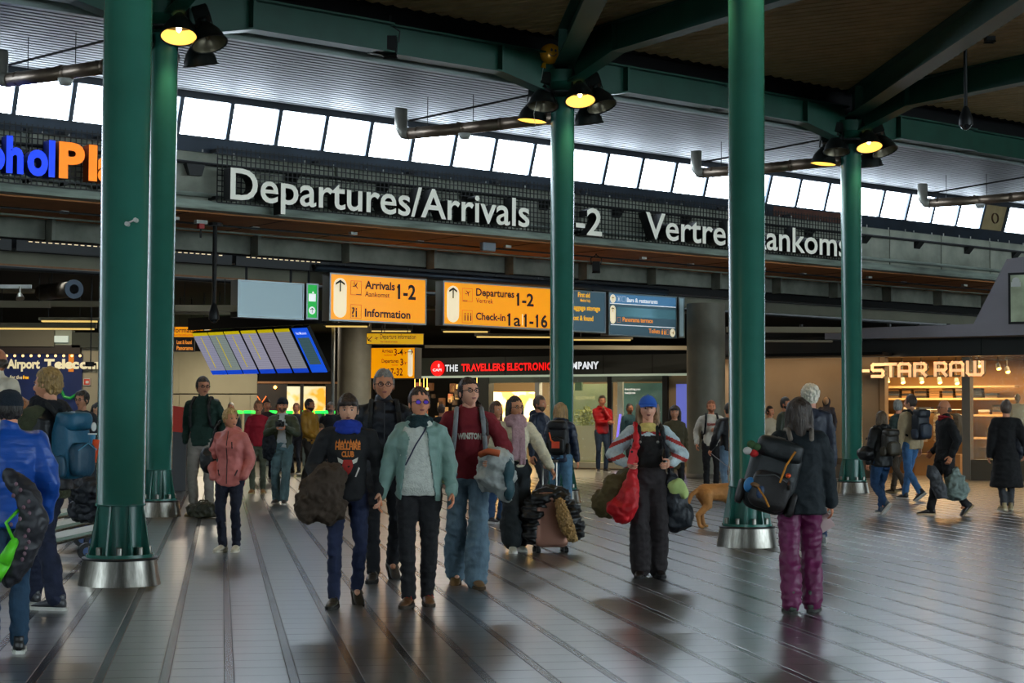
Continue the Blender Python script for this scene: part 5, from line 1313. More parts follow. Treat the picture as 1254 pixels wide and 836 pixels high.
class Person:
    """builds a posed figure standing at ground point; local frame faces -y"""
    def __init__(s, label, u, v, vtop, face=0, Y=None, **o):
        g = G(u, v) if Y is None else Vector((P(u, 520, Y).x, Y, 0))
        s.Y = g.y
        top = P(u, vtop, g.y).z
        s.H = o.get('H') or top/(o.get('hk', 1.0)); s.h = h = s.H/1.75
        s.t = thing('person', label, 'person', (g.x, g.y, 0), face, o.get('group'))
        s.vox = max(.0095, g.y/FPX*1.35); s.o = o; s.sd = random.Random(hash(label) & 0xffff if False else sum(map(ord, label)))
        s.seed = sum(map(ord, label)) % 97
        s.skin = skin_mat(o.get('skin', (216, 152, 122))); fem = o.get('female', False)
        lean = o.get('lean', 0)*h; bw = o.get('bw', 1.0)       # body width
        sh = (.165 if fem else .188)*h*o.get('shw', 1)
        hipw = .088*h
        tw = R(o.get('twist', 0))
        s.pel = Vector((0, 0, .95*h-o.get('drop', .0)))
        s.chest = Vector((0, -lean*.7, 1.30*h)); s.neck = Vector((0, -lean*1.0, 1.475*h))
        s.headc = Vector((o.get('hx', 0), -lean*1.15-.012*h+o.get('hy', 0), 1.618*h-o.get('hdrop', 0)))
        s.headM_args = (o.get('hyaw', 0), o.get('hpitch', 0))
        s.shl = {}; s.elb = {}; s.wri = {}; s.kne = {}; s.ank = {}; s.hip = {}
        for sd in (-1, 1):     # -1 = image left when facing the camera
            a = Vector((sd*sh*math.cos(tw), sd*sh*math.sin(tw), 0)); s.shl[sd] = s.chest+a+Vector((0, -lean*.2, .098*h))
            wr = o.get('wr' if sd == 1 else 'wl', (sd*.26, -.03, .86))
            wr = Vector(wr)*h
            hint = o.get('er' if sd == 1 else 'el', (sd*.35, 1, -.4))
            s.elb[sd], s.wri[sd] = ik(s.shl[sd], wr, .285*h, .255*h, hint)
            s.hip[sd] = s.pel+Vector((sd*hipw, 0, -.02*h))
            ft = o.get('fr' if sd == 1 else 'fl', (sd*.09, .0, 0)); foot = Vector((ft[0]*h, ft[1]*h, .085*h+ft[2]*h))
            s.kne[sd], s.ank[sd] = ik(s.hip[sd], foot, .435*h, .43*h, o.get('kr' if sd == 1 else 'kl', (sd*.12, -1, 0)))
        s.fem = fem; s.bw = bw
        s.body(); 
        if o.get('trousers', True): s.trousers()
        s.shoes()
        s.torso()
        s.hair()
        if o.get('glasses'): s.glasses(o['glasses'])
    # ---- continuous body: legs, trunk, arms, neck; then head and hands
    def body(s):
        h = s.h; b = MB(); o = s.o
        loft(b, [(0,0,.86*h,.10*h,.08*h), (0,0,.95*h,.135*h,.095*h), (s.chest.x, s.chest.y*.4, 1.10*h,.115*h,.085*h), (s.chest.x, s.chest.y, 1.28*h,.125*h,.085*h), (s.neck.x, s.neck.y+.01*h, 1.39*h,.105*h,.065*h), (s.neck.x, s.neck.y, 1.47*h,.06*h,.055*h)], 16)
        hc = s.headc+Vector((0, .02*h, -.06*h)); cap_(b, s.neck-Vector((0,0,.05*h)), hc, .060*h, .056*h)
        for sd in (-1, 1):
            chain(b, [s.chest+Vector((sd*.08*h,0,.1*h)), s.shl[sd], s.elb[sd], s.wri[sd]], [.048*h,.038*h,.032*h,.025*h], 10)
            chain(b, [s.hip[sd], s.kne[sd], s.ank[sd]], [.070*h,.038*h,.026*h], 10)
            cap_(b, s.ank[sd]-Vector((0,0,.03*h)), s.ank[sd]+Vector((0,-.08*h,-.045*h)), .032*h, .024*h, 8)
        me = voxel_union(b, max(.012, s.vox), 3)
        co, fs = mesh_arrays(me); bpy.data.meshes.remove(me)
        B = MB(); B.add(co, fs, 0)
        s.HM = head_mesh(B, s.headc, s.headM_args[0], s.headM_args[1], h*o.get('hs', 1.02), s.fem, None, o.get('beard'))
        for sd in (-1, 1):
            if o.get('nohand', 0) in (sd, 2): continue
            d = (s.wri[sd]-s.elb[sd]).normalized(); key = 'hr' if sd == 1 else 'hl'
            dd = Vector(o.get(key+'d', d)); n = Vector(o.get(key+'n', (-sd, -.15, 0)))
            hand(B, s.wri[sd], dd, n, h*(.92 if s.fem else 1.0), -1 if (dd.cross(n)).y*1 > 0 else 1, o.get('curl', .55))
        me = B.mesh('body', [s.skin, M_eyew, M_iris, M_lip, fab(o.get('brow', o.get('hairc', (60,42,30))), 'hair'), fab(o.get('beard') or (60,42,30), 'hair')], True)
        s.bodyo = link('body', me, s.t)
    def trousers(s):
        h = s.h; o = s.o; c, kind = o.get('tr', ((28,34,52), 'denim')); w = o.get('trw', 1.0); fl = o.get('flare', 1.0)
        b = MB(); k = w
        loft(b, [(0,.0,.84*h,.12*h*k,.09*h*k), (0,.005*h,.90*h,.150*h*k,.112*h*k), (0,0,.97*h,.145*h*k,.105*h*k), (0,-.0,1.05*h,.128*h*k,.095*h*k)], 18)
        for sd in (-1, 1):
            kn, an = s.kne[sd], s.ank[sd]; hem = an+(kn-an)*o.get('hem', .015)
            mid = (s.hip[sd]+kn)/2; sh_ = (kn+an)/2+Vector((0,.01*h,0))
            chain(b, [s.hip[sd]+Vector((0,0,-.01*h)), mid, kn, sh_, hem], [.096*h*k, .082*h*k, .062*h*k*(1+(fl-1)*.5), .060*h*k*fl, .050*h*k*fl*1.1], 12)
        me = voxel_union(b, s.vox, 5)
        folds(me, .012*o.get('foldt', 1), 8, (1,1,1.7), s.seed)
        s.tro = finish('trousers', me, fab(c, kind), s.t)
    def shoes(s):
        o = s.o; k = s.h*1.0; up, so = o.get('shoe', ((30,28,28), (200,198,190)))
        for sd in (-1, 1):
            key = 'pr' if sd == 1 else 'pl'; d = o.get('tr_' if sd == 1 else 'tl_', (sd*.18, -1))
            shoe(s.t, s.ank[sd], d, k, (fab(up, 'leather'), fab(so, 'rubber')), pitch=R(o.get(key, 0)), boot=o.get('boot', False), laces=fab(o['laces'], 'lace') if o.get('laces') else None)
    def torso_shape(s, b, hem, ex=1.0, flare=1.0, hemr=None, top=1.485):
        h = s.h; bw = s.bw*ex; f = s.fem
        cx, cy = s.chest.x, s.chest.y
        secs = []
        belly = s.o.get('belly', 0)
        for z, rx, ry, t in ((hem, .150*flare, .118*flare, 0), (.95, .150, .115, 0), (1.05, .138 if f else .142, .108, .25), (1.16, .135 if f else .148, .108, .5), (1.28, .155 if f else .168, .120, 1), (1.37, .150 if f else .168, .112, 1), (1.43, .115, .090, 1.1), (top, .078, .072, 1.15)):
            if z <= hem and secs: continue
            bb = belly*(1 if .95 <= z <= 1.25 else .3)
            secs.append((cx*t, cy*t-(.02*h if z == 1.28 and f else 0)-bb*.4*h, z*h, (rx*bw+bb*.5)*h, (ry*bw+bb)*h))
        secs.sort(key=lambda q: q[2])
        if hem < .92:
            secs = [q for q in secs if q[2] >= hem*h]
        loft(b, secs, 22)
    def torso(s):
        o = s.o; h = s.h
        if o.get('inner'):
            c, kind = o['inner']; b = MB(); s.torso_shape(b, o.get('ihem', .93), .93, top=o.get('itop', 1.50)); me = voxel_union(b, s.vox, 3); folds(me, .006, 9, (1,1,1), s.seed); s.inn = finish('sweater', me, fab(c, kind), s.t)
        c, kind = o.get('top', ((40,44,50), 'fabric')); ex = o.get('ex', 1.0); hem = o.get('thm', .88); b = MB()
        s.torso_shape(b, hem, ex, o.get('tflare', 1.0), top=o.get('ttop', 1.485))
        sr = o.get('slv', 1.0)
        if not o.get('sleeveless'):
            for sd in (-1, 1):
                sh = s.shl[sd]; e = s.elb[sd]; w = s.wri[sd]; we = w+(e-w).normalized()*.01*h
                chain(b, [s.chest+Vector((sd*.05*h,0.01*h,.125*h)), sh-Vector((sd*.012*h,0,.008*h)), (sh+e)/2, e, (e+we)/2, we], [.058*h*ex, .062*h*sr, .062*h*sr, .056*h*sr, .050*h*sr, .040*h*sr], 12)
        col = o.get('collar')
        if col: cap_(b, s.neck+Vector((0,.015*h,-.03*h)), s.neck+Vector((0,.01*h,.03*h*col)), .080*h, .072*h, 14)
        if o.get('hood'):
            b.ell(s.neck+Vector((0,.085*h,-.01*h)), (.115*h,.065*h,.075*h), u=16, w=10); b.ell(s.neck+Vector((0,.02*h,-.005*h)), (.10*h,.085*h,.045*h), u=16, w=10)
        me = voxel_union(b, s.vox, 4)
        folds(me, .011*o.get('foldj', 1), o.get('fsc', 8), (1,1,1.3), s.seed+3)
        gap = o.get('gap')
        if gap:
            bm = bmesh.new(); bm.from_mesh(me); dele = []
            for f in bm.faces:
                c_ = f.calc_center_median()
                zf = c_.z/h; g_ = (gap[0] + (gap[1]-gap[0])*max(0, min(1, (zf-.9)/.55)))*h
                if c_.y < s.chest.y*.5-.015*h and abs(c_.x-o.get('gx', 0)*h) < g_ and zf < 1.50 and zf > hem-.1 and c_.y > -.22*h: dele.append(f)
            bmesh.ops.delete(bm, geom=dele, context='FACES'); bm.to_mesh(me); bm.free()
        nm = o.get('topname', 'jacket')
        s.top = finish(nm, me, [fab(c, kind)], s.t)
        if gap:
            so = s.top.modifiers.new('s', 'SOLIDIFY'); so.thickness = .014*h; so.offset = -1
            if o.get('lining'):
                s.top.data.materials.append(fab(o['lining'], 'lining')); so.material_offset = 1; so.material_offset_rim = 0
        if o.get('zip') is not None:
            b = MB(); pts = []
            for k in range(10):
                z = (hem+.03+(1.47-hem-.03)*k/9)*h; pts.append(s.surf(s.top, 0, z, .004))
            pts = [p for p in pts if p is not None]
            if len(pts) > 2: b.tube(pts, .006*h, 5); b.build('zip', [fab(o['zip'], 'zip')], s.t)
    def surf(s, ob, x, z, off=.005, fromback=False):
        """point on the front of a garment at local x,z"""
        if not hasattr(s, '_bvh'): s._bvh = {}
        if ob.name not in s._bvh:
            co, fs = mesh_arrays(ob.data); s._bvh[ob.name] = BVHTree.FromPolygons([Vector(c) for c in co], fs)
        sg = 1 if fromback else -1
        hit = s._bvh[ob.name].ray_cast(Vector((x, sg*1.2, z)), Vector((0, -sg, 0)))
        return hit[0]+Vector((0, sg*off, 0)) if hit[0] is not None else None
    def print_text(s, ob, txt, z, width, cap, m, bold=.04, x=0, name='print', arc=0):
        vs, fs, w = text_mesh(txt, cap, bold, 0, width, res=2, align='C'); out = []
        last = None
        for a, _, c in vs:
            p = s.surf(ob, a+x, c+z-arc*a*a, .006); last = p or last; out.append(p or last or Vector((a, -.2, c+z)))
        b = MB(); b.add(out, fs[0]); return b.build(name, [m], s.t)
    # ---- hair and headgear
    def hair(s):
        o = s.o; st = o.get('hair', 'short'); k = s.h*o.get('hs', 1.02); c = o.get('hairc', (60,42,30)); M = s.HM
        m = fab(c, 'hair')
        if o.get('cap_'):
            b = MB(); cc = fab(o['cap_'], 'felt')
            rg = []
            for i in range(9):
                t = math.pi/2*i/8; rg.append([M @ Vector((.088*math.cos(t)*math.sin(a), -.004-.108*math.cos(t)*math.cos(a), .035+.098*math.sin(t))) for a in [2*math.pi*j/28 for j in range(28)]])
            b.rings(rg)
            pts = []; 
            for j in range(13):
                a = R(-68+136*j/12); pts.append((math.sin(a), math.cos(a)))
            inner = [M @ Vector((.086*x, -.004-.106*y, .040)) for x, y in pts]; outer = [M @ Vector((.084*x, -.004-.106*y-.072*max(0, y)**.5, .026-.012*abs(x)**2)) for x, y in pts]
            inn2 = [p-Vector((0,0,.004)) for p in inner]; out2 = [p-Vector((0,0,.005)) for p in outer]
            n = 13; vs = inner+outer+inn2+out2; fs = [(i, i+1, n+i+1, n+i) for i in range(n-1)]+[(2*n+i, 3*n+i, 3*n+i+1, 2*n+i+1) for i in range(n-1)]+[(n+i, n+i+1, 3*n+i+1, 3*n+i) for i in range(n-1)]
            h_ = b.build('cap', [cc], s.t, smooth=True); b = MB(); b.add(vs, fs); b.build('visor', [cc], h_, smooth=True)
            b = MB(); b.ell(M @ Vector((0,-.004,.134)), (.008*k,)*3, u=8, w=6); b.build('button', [cc], h_)
        if o.get('beanie'):
            b = MB(); cc = fab(o['beanie'], 'knit')
            rg = []
            for z, r in ((.028,1.03), (.03,1.08), (.066,1.08), (.068,1.02), (.095,.94), (.12,.74), (.136,.45), (.142,.1)): rg.append([M @ Vector((.086*r*math.cos(t), .004+.105*r*math.sin(t), z)) for t in [2*math.pi*j/24 for j in range(24)]])
            b.rings(rg); b.build('beanie', [cc], s.t, smooth=True)
        if o.get('capback'):
            pass
        if st == 'none': return
        b = MB()
        hat = bool(o.get('cap_') or o.get('beanie')); tk = o.get('hairk', 1.0)
        # skull shell pushed off the face
        if st != 'bald':
            up = .0 if hat else .014*tk
            b.ell(Vector((0, .016, .020)), (.083+.004*tk, .098, .106+up), u=22, w=16)
            if st in ('fluffy', 'curly'): b.ell(Vector((0, .012, .035)), (.094*tk, .104*tk, .104), u=22, w=16)
        else:
            b.ell(Vector((0, .035, -.018)), (.0825, .078, .055), u=20, w=12)
        if st in ('long', 'longback', 'wavy', 'bob'):
            L = {'long': -.24, 'longback': -.30, 'wavy': -.28, 'bob': -.125}[st]*o.get('hl', 1)
            for sd in (-1, 1):
                pts = [Vector((sd*.055, .02, .06)), Vector((sd*.082, .015, 0)), Vector((sd*.086, .02, -.07)), Vector((sd*.088, .012 if st != 'longback' else .05, L))]
                if o.get('hairfront'): pts += [Vector((sd*.075, -.07, L-.06))]; pts[-2].y = -.03
                chain(b, pts, [.045,.034,.032,.026]+([.016] if o.get('hairfront') else []), 10)
            chain(b, [Vector((0,.05,.04)), Vector((0,.075,-.05)), Vector((0,.075,L))], [.075,.07,.052], 12)
            if st == 'bob' or st == 'wavy': b.ell(Vector((0,.045,L*.55)), (.10,.068,.075), u=16, w=10)
        if st == 'bun': b.ell(Vector((0, .075, .115)), (.042,.042,.038), u=14, w=10)
        if st == 'lowbun': b.ell(Vector((0, .12, .0)), (.045,.04,.042), u=14, w=10)
        if st in ('pony', 'sidebraid'):
            if st == 'pony': chain(b, [Vector((0,.10,.02)), Vector((0,.14,-.03)), Vector((0,.13,-.14)), Vector((0,.12,-.22))], [.03,.032,.028,.012], 10)
            else: chain(b, [Vector((.06,.07,-.03)), Vector((.085,.03,-.10)), Vector((.08,-.03,-.18)), Vector((.085,-.085,-.27)), Vector((.085,-.10,-.36))], [.035,.032,.03,.028,.02], 10)
        if o.get('fringe') : 
            b.ell(Vector((0, -.055, .062)), (.068,.042,.034), u=16, w=10)
        b2 = MB(); b2.add([M @ v if isinstance(v, Vector) else M @ Vector(v) for v in b.v], b.f)
        me = voxel_union(b2, max(.0065, s.vox*.8), 2)
        folds(me, .006 if st not in ('curly', 'fluffy') else .013, 22 if st in ('curly', 'fluffy') else 16, (2.2, 2.2, .5) if st not in ('curly', 'fluffy') else (1,1,1), s.seed+9)
        # cut the hair away from the face
        Mi = M.inverted(); bm = bmesh.new(); bm.from_mesh(me); dele = []
        hl = o.get('hairline', .062 if not o.get('fringe') else .035)
        for f in bm.faces:
            c_ = Mi @ f.calc_center_median()
            if hat and c_.z > .045: dele.append(f); continue
            if c_.z > -.13 and c_.y < -.012-.35*max(0, c_.z-.02) and abs(c_.x) < .072 and c_.z < hl and not (o.get('hairfront') and c_.z < -.10): dele.append(f)
            elif st in ('short', 'bald', 'fluffy', 'curly', 'bun', 'lowbun', 'pony', 'sidebraid') and c_.z < (-.045 if s.fem else -.02) and c_.y < .02 and abs(c_.x) < .3 and c_.z > -.09: dele.append(f)
            elif st in ('short', 'bald') and c_.z < -.065: dele.append(f)
        bmesh.ops.delete(bm, geom=dele, context='FACES'); bm.to_mesh(me); bm.free()
        s.hairo = finish('hair', me, [m], s.t)
    def glasses(s, c):
        M = s.HM; b = MB(); m = fab(c, 'frame')
        for sd in (-1, 1):
            b.tube([M @ Vector((sd*.031+.021*math.cos(t), -.094, .004+.016*math.sin(t))) for t in np.linspace(0, 2*math.pi, 15)], .0028*s.h, 5)
            b.tube([M @ Vector((sd*.052, -.092, .008)), M @ Vector((sd*.078, -.05, .008)), M @ Vector((sd*.080, .0, .002))], .0025*s.h, 5)
        b.tube([M @ Vector((-.010, -.095, .006)), M @ Vector((.010, -.095, .006))], .0025*s.h, 5)
        g = b.build('glasses', [m], s.t)
        lt = s.o.get('lens')
        if lt:
            b = MB()
            for sd in (-1, 1): b.add([M @ Vector((sd*.031+.020*math.cos(t), -.0945, .004+.015*math.sin(t))) for t in np.linspace(0, 2*math.pi, 15)[:-1]], [tuple(range(14))])
            b.build('lens', [mat('lens_tint', lt, .08, .2, emit=lt, es=.10)], g)
    def W(s, p): return s.t.matrix_basis @ Vector(p)
    def scarf(s, c, name='scarf', hang=True, r=.045, L=.45, kind='knit'):
        h = s.h; b = MB(); n = s.neck+Vector((0,0,.02*h)); ring = [n+Vector((.085*h*math.sin(t), -.085*h*math.cos(t)+.0*h, (.02*math.cos(t*1)-.015)*h)) for t in np.linspace(0, 2*math.pi, 17)]
        for q in range(16): cap_(b, ring[q], ring[q+1], r*h, r*h, 8)
        ring = [p+Vector((0,-.01,-.055*h)) for p in ring]
        for q in range(16): cap_(b, ring[q], ring[q+1], r*1.05*h, r*1.05*h, 8)
        if hang:
            for sd in (-1, 1):
                pts = [n+Vector((sd*.03*h,-.12*h,-.06*h)), n+Vector((sd*.035*h,-.165*h,-.2*h)), n+Vector((sd*.045*h,-.16*h,-L*h*(1 if sd > 0 else .9)))]
                for a, c_ in zip(pts[:-1], pts[1:]):
                    for q in (-1, 0, 1): cap_(b, a+Vector((q*.02*h,0,0)), c_+Vector((q*.022*h,0,0)), .022*h, .02*h, 8)
        me = voxel_union(b, s.vox*.9, 2); folds(me, .008, 14, (1.5,1.5,.6), s.seed); finish(name, me, fab(c, kind), s.t)

def soft(name, label, cat, b, loc, c, kind, vox, amp=.01, sc=9, smooth=4, group=None, rz=0, st=(1,1,1)):
    """a soft thing from a builder of overlapping lumps"""
    t = thing(name, label, cat, loc, rz, group)
    me = voxel_union(b, vox, smooth); folds(me, amp*1.7, sc, st, len(label)); folds(me, amp*.5, sc*2.6, st, len(label)+5); finish('body', me, fab(c, kind) if not isinstance(c, bpy.types.Material) else c, t)
    return t
def backpack(person, label, c1, c2=None, w=.30, hh=.46, d=.18, z=1.22, y=.20, x=0, kind='shell', extras=(), strapc=(24,26,28), front=True, rot=0):
    s = person; h = s.h
    M = s.t.matrix_basis @ Matrix.Translation((x*h, y*h+s.chest.y*.5, z*h)) @ Matrix.Rotation(R(rot), 4, 'Y')
    t = thing('backpack', label, 'backpack', M=M)
    def rb(x0, x1, y0, y1, z0, z1, n=.06):
        b = MB(); cx, cy, cz = (x0+x1)/2, (y0+y1)/2, (z0+z1)/2; rx, ry, rz_ = (x1-x0)/2, (y1-y0)/2, (z1-z0)/2
        vs = []; U, V = 20, 14; fs = []
        def se(a, e): return math.copysign(abs(a)**e, a)
        for i in range(V+1):
            th = -math.pi/2+math.pi*i/V
            for j in range(U):
                ph = 2*math.pi*j/U
                vs.append((cx+rx*se(math.cos(th), .45)*se(math.cos(ph), .5), cy+ry*se(math.cos(th), .45)*se(math.sin(ph), .6), cz+rz_*se(math.sin(th), .6)))
        for i in range(V):
            for j in range(U): fs.append((i*U+j, i*U+(j+1) % U, (i+1)*U+(j+1) % U, (i+1)*U+j))
        b.add(vs, fs); return b
    c2 = c2 or tuple(int(q*.7) for q in c1)
    def add(nm, b, c):
        me = b.mesh(nm, []); folds(me, .008, 9, (1,1,1.2), 4); return finish(nm, me, fab(c, kind), t)
    W_, H_, D_ = w/2*h, hh/2*h, d/2*h
    add('main_bag', rb(-W_, W_, -D_, D_*.8, -H_, H_), c1)
    add('front_pocket', rb(-W_*.78, W_*.78, D_*.5, D_*1.5, -H_*.9, H_*.15), c2)
    add('lid', rb(-W_*.92, W_*.92, -D_*.9, D_*1.15, H_*.5, H_*1.12), c2 if len(extras) else c1)
    for sd in (-1, 1):
        add('side_pocket', rb(sd*W_-.03*h, sd*W_+.035*h, -D_*.6, D_*.7, -H_*.95, -H_*.25), c2)
    b = MB(); b.tube([(-.03*h, -D_*.6, H_), (-.03*h, -D_*.6, H_+.04*h), (.03*h, -D_*.6, H_+.04*h), (.03*h, -D_*.6, H_)], .008*h, 6); b.build('grab_loop', [fab(strapc, 'strap')], t)
    b = MB(); b.tube([(-W_*.7, D_*1.52, -.02*h), (0, D_*1.55, .03*h), (W_*.7, D_*1.52, -.02*h)], .004*h, 5); b.build('zip', [fab(tuple(min(255, q+60) for q in c1), 'strap')], t)
    # shoulder straps over the shoulders (part of the backpack)
    Mi = M.inverted()
    for sd in (-1, 1):
        pts = []
        for (px, py, pz) in ((.085, .13, 1.40), (.095, .06, 1.475), (.105, -.04, 1.475), (.115, -.125, 1.38), (.125, -.135, 1.25), (.135, -.10, 1.13), (.15, .05, 1.06)):
            wp = s.t.matrix_basis @ Vector((sd*px*h, py*h*s.bw*s.o.get('ex', 1)+s.chest.y, pz*h+.012)); pts.append(Mi @ wp)
        b = MB()
        for q in range(len(pts)-1):
            a, c_ = pts[q], pts[q+1]; b.cyl(a, c_, .02*h, .02*h, 8)
        for p in pts: b.ell(p, (.02*h,)*3, u=8, w=6)
        b.build('strap', [fab(strapc, 'strap')], t, smooth=True)
    return t, (W_, H_, D_)
# ------------------------------------------------------------------ foreground walkers
NAVY = ((22,32,62),'denim')
p = Person('woman in open pale teal jacket over white sweater with purple-tinted glasses', 512, 741, 474, 0, female=True, hair='pony', hairc=(56,38,30), top=((122,152,142),'shell'), gap=(.14,.06), lining=(150,150,96), inner=((206,208,198),'knit'), ihem=.88, tr=((16,16,20),'fabric'), trw=1.08, wl=(-.30,-.06,.88), wr=(.27,-.08,.90), fl=(-.07,-.10,.0), fr=(.07,.06,0), bw=1.16, belly=.035, slv=1.2, hpitch=-4, hyaw=16, glasses=(50,40,60), lens=(110,80,220), boot=True, shoe=((96,62,34),(60,50,40)), laces=(170,60,60), thm=.84, collar=.7, foldj=1.2)
p.scarf((24,48,52), 'neck_warmer', hang=False, r=.03)
b = MB(); q = [p.surf(p.inn, x, z, .006) for x, z in ((-.10,1.12),(-.06,1.2),(-.02,1.28),(.03,1.36),(.06,1.42))]; q = [v for v in q if v]
if len(q) > 2: b.tube(q, .006, 5); b.build('cross_strap', [fab((40,44,70),'strap')], p.t)
b = MB()
for sx in (-1, 1): b.tube([Vector((sx*.10,-.10,1.42))*p.h, Vector((sx*.15,-.17,1.30))*p.h, Vector((sx*.16,-.165,1.1))*p.h], .018, 6)
p = Person('boy in black hoodie with red and white chest print carrying a brown coat', 424, 741, 481, 6, hair='short', fringe=True, hairc=(50,32,22), top=((17,17,20),'fabric'), hood=True, tr=NAVY, trw=.95, fl=(-.10,-.16,0), fr=(.09,.14,.055), pr=32, wl=(-.20,-.22,1.02), elh=0, el=(-.5,.6,-.4), wr=(.26,-.10,.92), hr=(0,0,0), slv=1.15, boot=True, shoe=((52,44,32),(34,32,28)), laces=(90,80,60), skin=(210,162,136), hdrop=.01, thm=.86, hpitch=4, bw=1.04)
p.scarf((20,50,150), 'neck_warmer', hang=False, r=.032, kind='fabric')
Mor = mat('print_amber', (214,120,40), .7); Mrd = mat('print_red', (170,40,30), .7); Mwt = mat('print_bone', (206,200,186), .7)
p.print_text(p.top, 'HELLFIRE', 1.285*p.h, .20, .045, Mor, .05); p.print_text(p.top, 'CLUB', 1.225*p.h, .10, .042, Mor, .05)
b = MB()
for k in range(9):
    x = -.09+.0225*k; a = p.surf(p.top, x-.011, 1.335*p.h, .006); c = p.surf(p.top, x+.011, 1.335*p.h, .006); d_ = p.surf(p.top, x, (1.36+.012*(k % 2))*p.h, .006)
    if a and c and d_: b.add([a, c, d_], [(0,1,2)])
b.build('flame_print', [Mor], p.t)
def patch(p, ob, pts, m, name='print'):
    q = [p.surf(ob, x*p.h, z*p.h, .007) for x, z in pts]
    if all(q): b = MB(); b.add(q, [tuple(range(len(q)))]); b.build(name, [m], p.t)
patch(p, p.top, [(-.035,1.20),(-.045,1.15),(-.025,1.10),(.0,1.075),(.025,1.10),(.045,1.15),(.035,1.20)], Mrd, 'emblem_print')
patch(p, p.top, [(-.035,1.195),(-.085,1.22),(-.075,1.18),(-.045,1.165)], Mwt, 'emblem_print'); patch(p, p.top, [(.035,1.195),(.085,1.22),(.075,1.18),(.045,1.165)], Mwt, 'emblem_print')
patch(p, p.top, [(-.09,1.12),(-.05,1.07),(-.055,1.06),(-.10,1.11)], Mwt, 'emblem_print'); patch(p, p.top, [(.09,1.14),(.06,1.06),(.07,1.06),(.10,1.13)], Mwt, 'emblem_print')
wl = p.W(p.wri[-1]+Vector((0,0,-.02))); b = MB()
for c, r in (((0,0,-.05),(.17,.15,.16)), ((-.07,0,-.16),(.15,.13,.14)), ((.05,-.02,-.17),(.14,.12,.13)), ((.06,0,.07),(.13,.12,.10))): b.ell(Vector(c), r, u=18, w=12)
soft('carried_coat', 'bundled brown coat over the arm of the black-hoodie boy', 'coat', b, wl, (62,48,36), 'fabric', .012, .022, 9, 3)
p = Person('tall grey-haired man with glasses in dark navy jacket behind the boy', 468, 711, 452, 8, hair='short', hairc=(120,118,114), brow=(70,60,54), top=((22,26,36),'shell'), hood=False, collar=.9, zip=(60,60,66), tr=((20,22,28),'fabric'), fl=(-.08,-.10,0), fr=(.10,.22,.06), pr=30, glasses=(30,30,34), skin=(196,140,112), boot=True, shoe=((46,44,44),(30,30,30)), laces=(110,100,90), wl=(-.27,-.02,.88), wr=(.27,.0,.88), bw=1.12, beard=None, slv=1.1)
backpack(p, 'dark backpack worn by the tall grey-haired man, only its straps showing', (26,30,38), z=1.2, y=.21)
p = Person('tall young woman in maroon WINSTON hoodie and wide blue jeans', 573, 717, 462, 4, female=True, hair='sidebraid', hairc=(48,30,24), top=((122,22,34),'fabric'), hood=True, tr=((98,122,138),'denim'), trw=1.02, flare=1.75, hem=-.03, fl=(-.09,.16,.03), pl=22, fr=(.06,-.16,0), glasses=(40,30,28), hpitch=-10, hyaw=22, wr=(.20,-.24,1.06), er=(.6,.4,-.5), wl=(-.26,0,.88), boot=True, shoe=((110,80,44),(70,54,34)), laces=(150,130,90), slv=1.15, thm=.90, skin=(222,170,146), shw=1.1)
p.print_text(p.top, 'WINSTON', 1.235*p.h, .21, .05, Mwt, .05, arc=.6)
bp, _ = backpack(p, 'grey backpack on the back of the tall woman in the maroon hoodie', (120,124,128), z=1.22, y=.21, strapc=(130,134,138))
wl = p.W(p.wri[1]); b = MB()
for c, r in (((.02,-.02,-.02),(.15,.14,.12)), ((.04,0,-.16),(.15,.12,.14)), ((-.03,-.02,-.13),(.13,.11,.15)), ((.09,0,-.24),(.09,.10,.13))): b.ell(Vector(c), r, u=18, w=12)
t = soft('carried_jacket', 'grey, white and orange ski jacket draped over the arm of the tall woman', 'jacket', b, wl, (176,180,176), 'shell', .012, .02, 8, 3)
b = MB()
for c, r in (((.12,-.05,-.08),(.06,.10,.15)), ((.13,-.03,-.24),(.05,.09,.12))): b.ell(Vector(c), r, u=14, w=10)
me = voxel_union(b, .012, 3); folds(me, .012, 9); finish('teal_panel', me, fab((50,84,92),'shell'), t)
b = MB(); b.tube([(-.12,-.08,.05),(-.05,-.15,.08),(.05,-.16,.06)], .03, 8); b.build('orange_stripe', [fab((196,92,50),'shell')], t, smooth=True)
p = Person('woman in cream sweater and pink scarf pulling a suitcase', 630, 675, 485, 14, female=True, hair='long', hl=.6, hairc=(34,24,20), top=((222,212,184),'knit'), tr=((18,26,30),'fabric'), trw=1.1, flare=2.0, hem=.16, fl=(-.06,-.14,0), fr=(.06,.08,.0), wr=(.38,-.20,.92), er=(.4,.6,-.2), wl=(-.24,.02,.90), shoe=((200,196,180),(230,228,220)), laces=(120,150,120), thm=.92, hyaw=18, slv=1.25, glasses=(60,44,34), skin=(204,150,118), collar=.4)
p.scarf((176,140,146), 'scarf', True, .05, .50)
ps = p
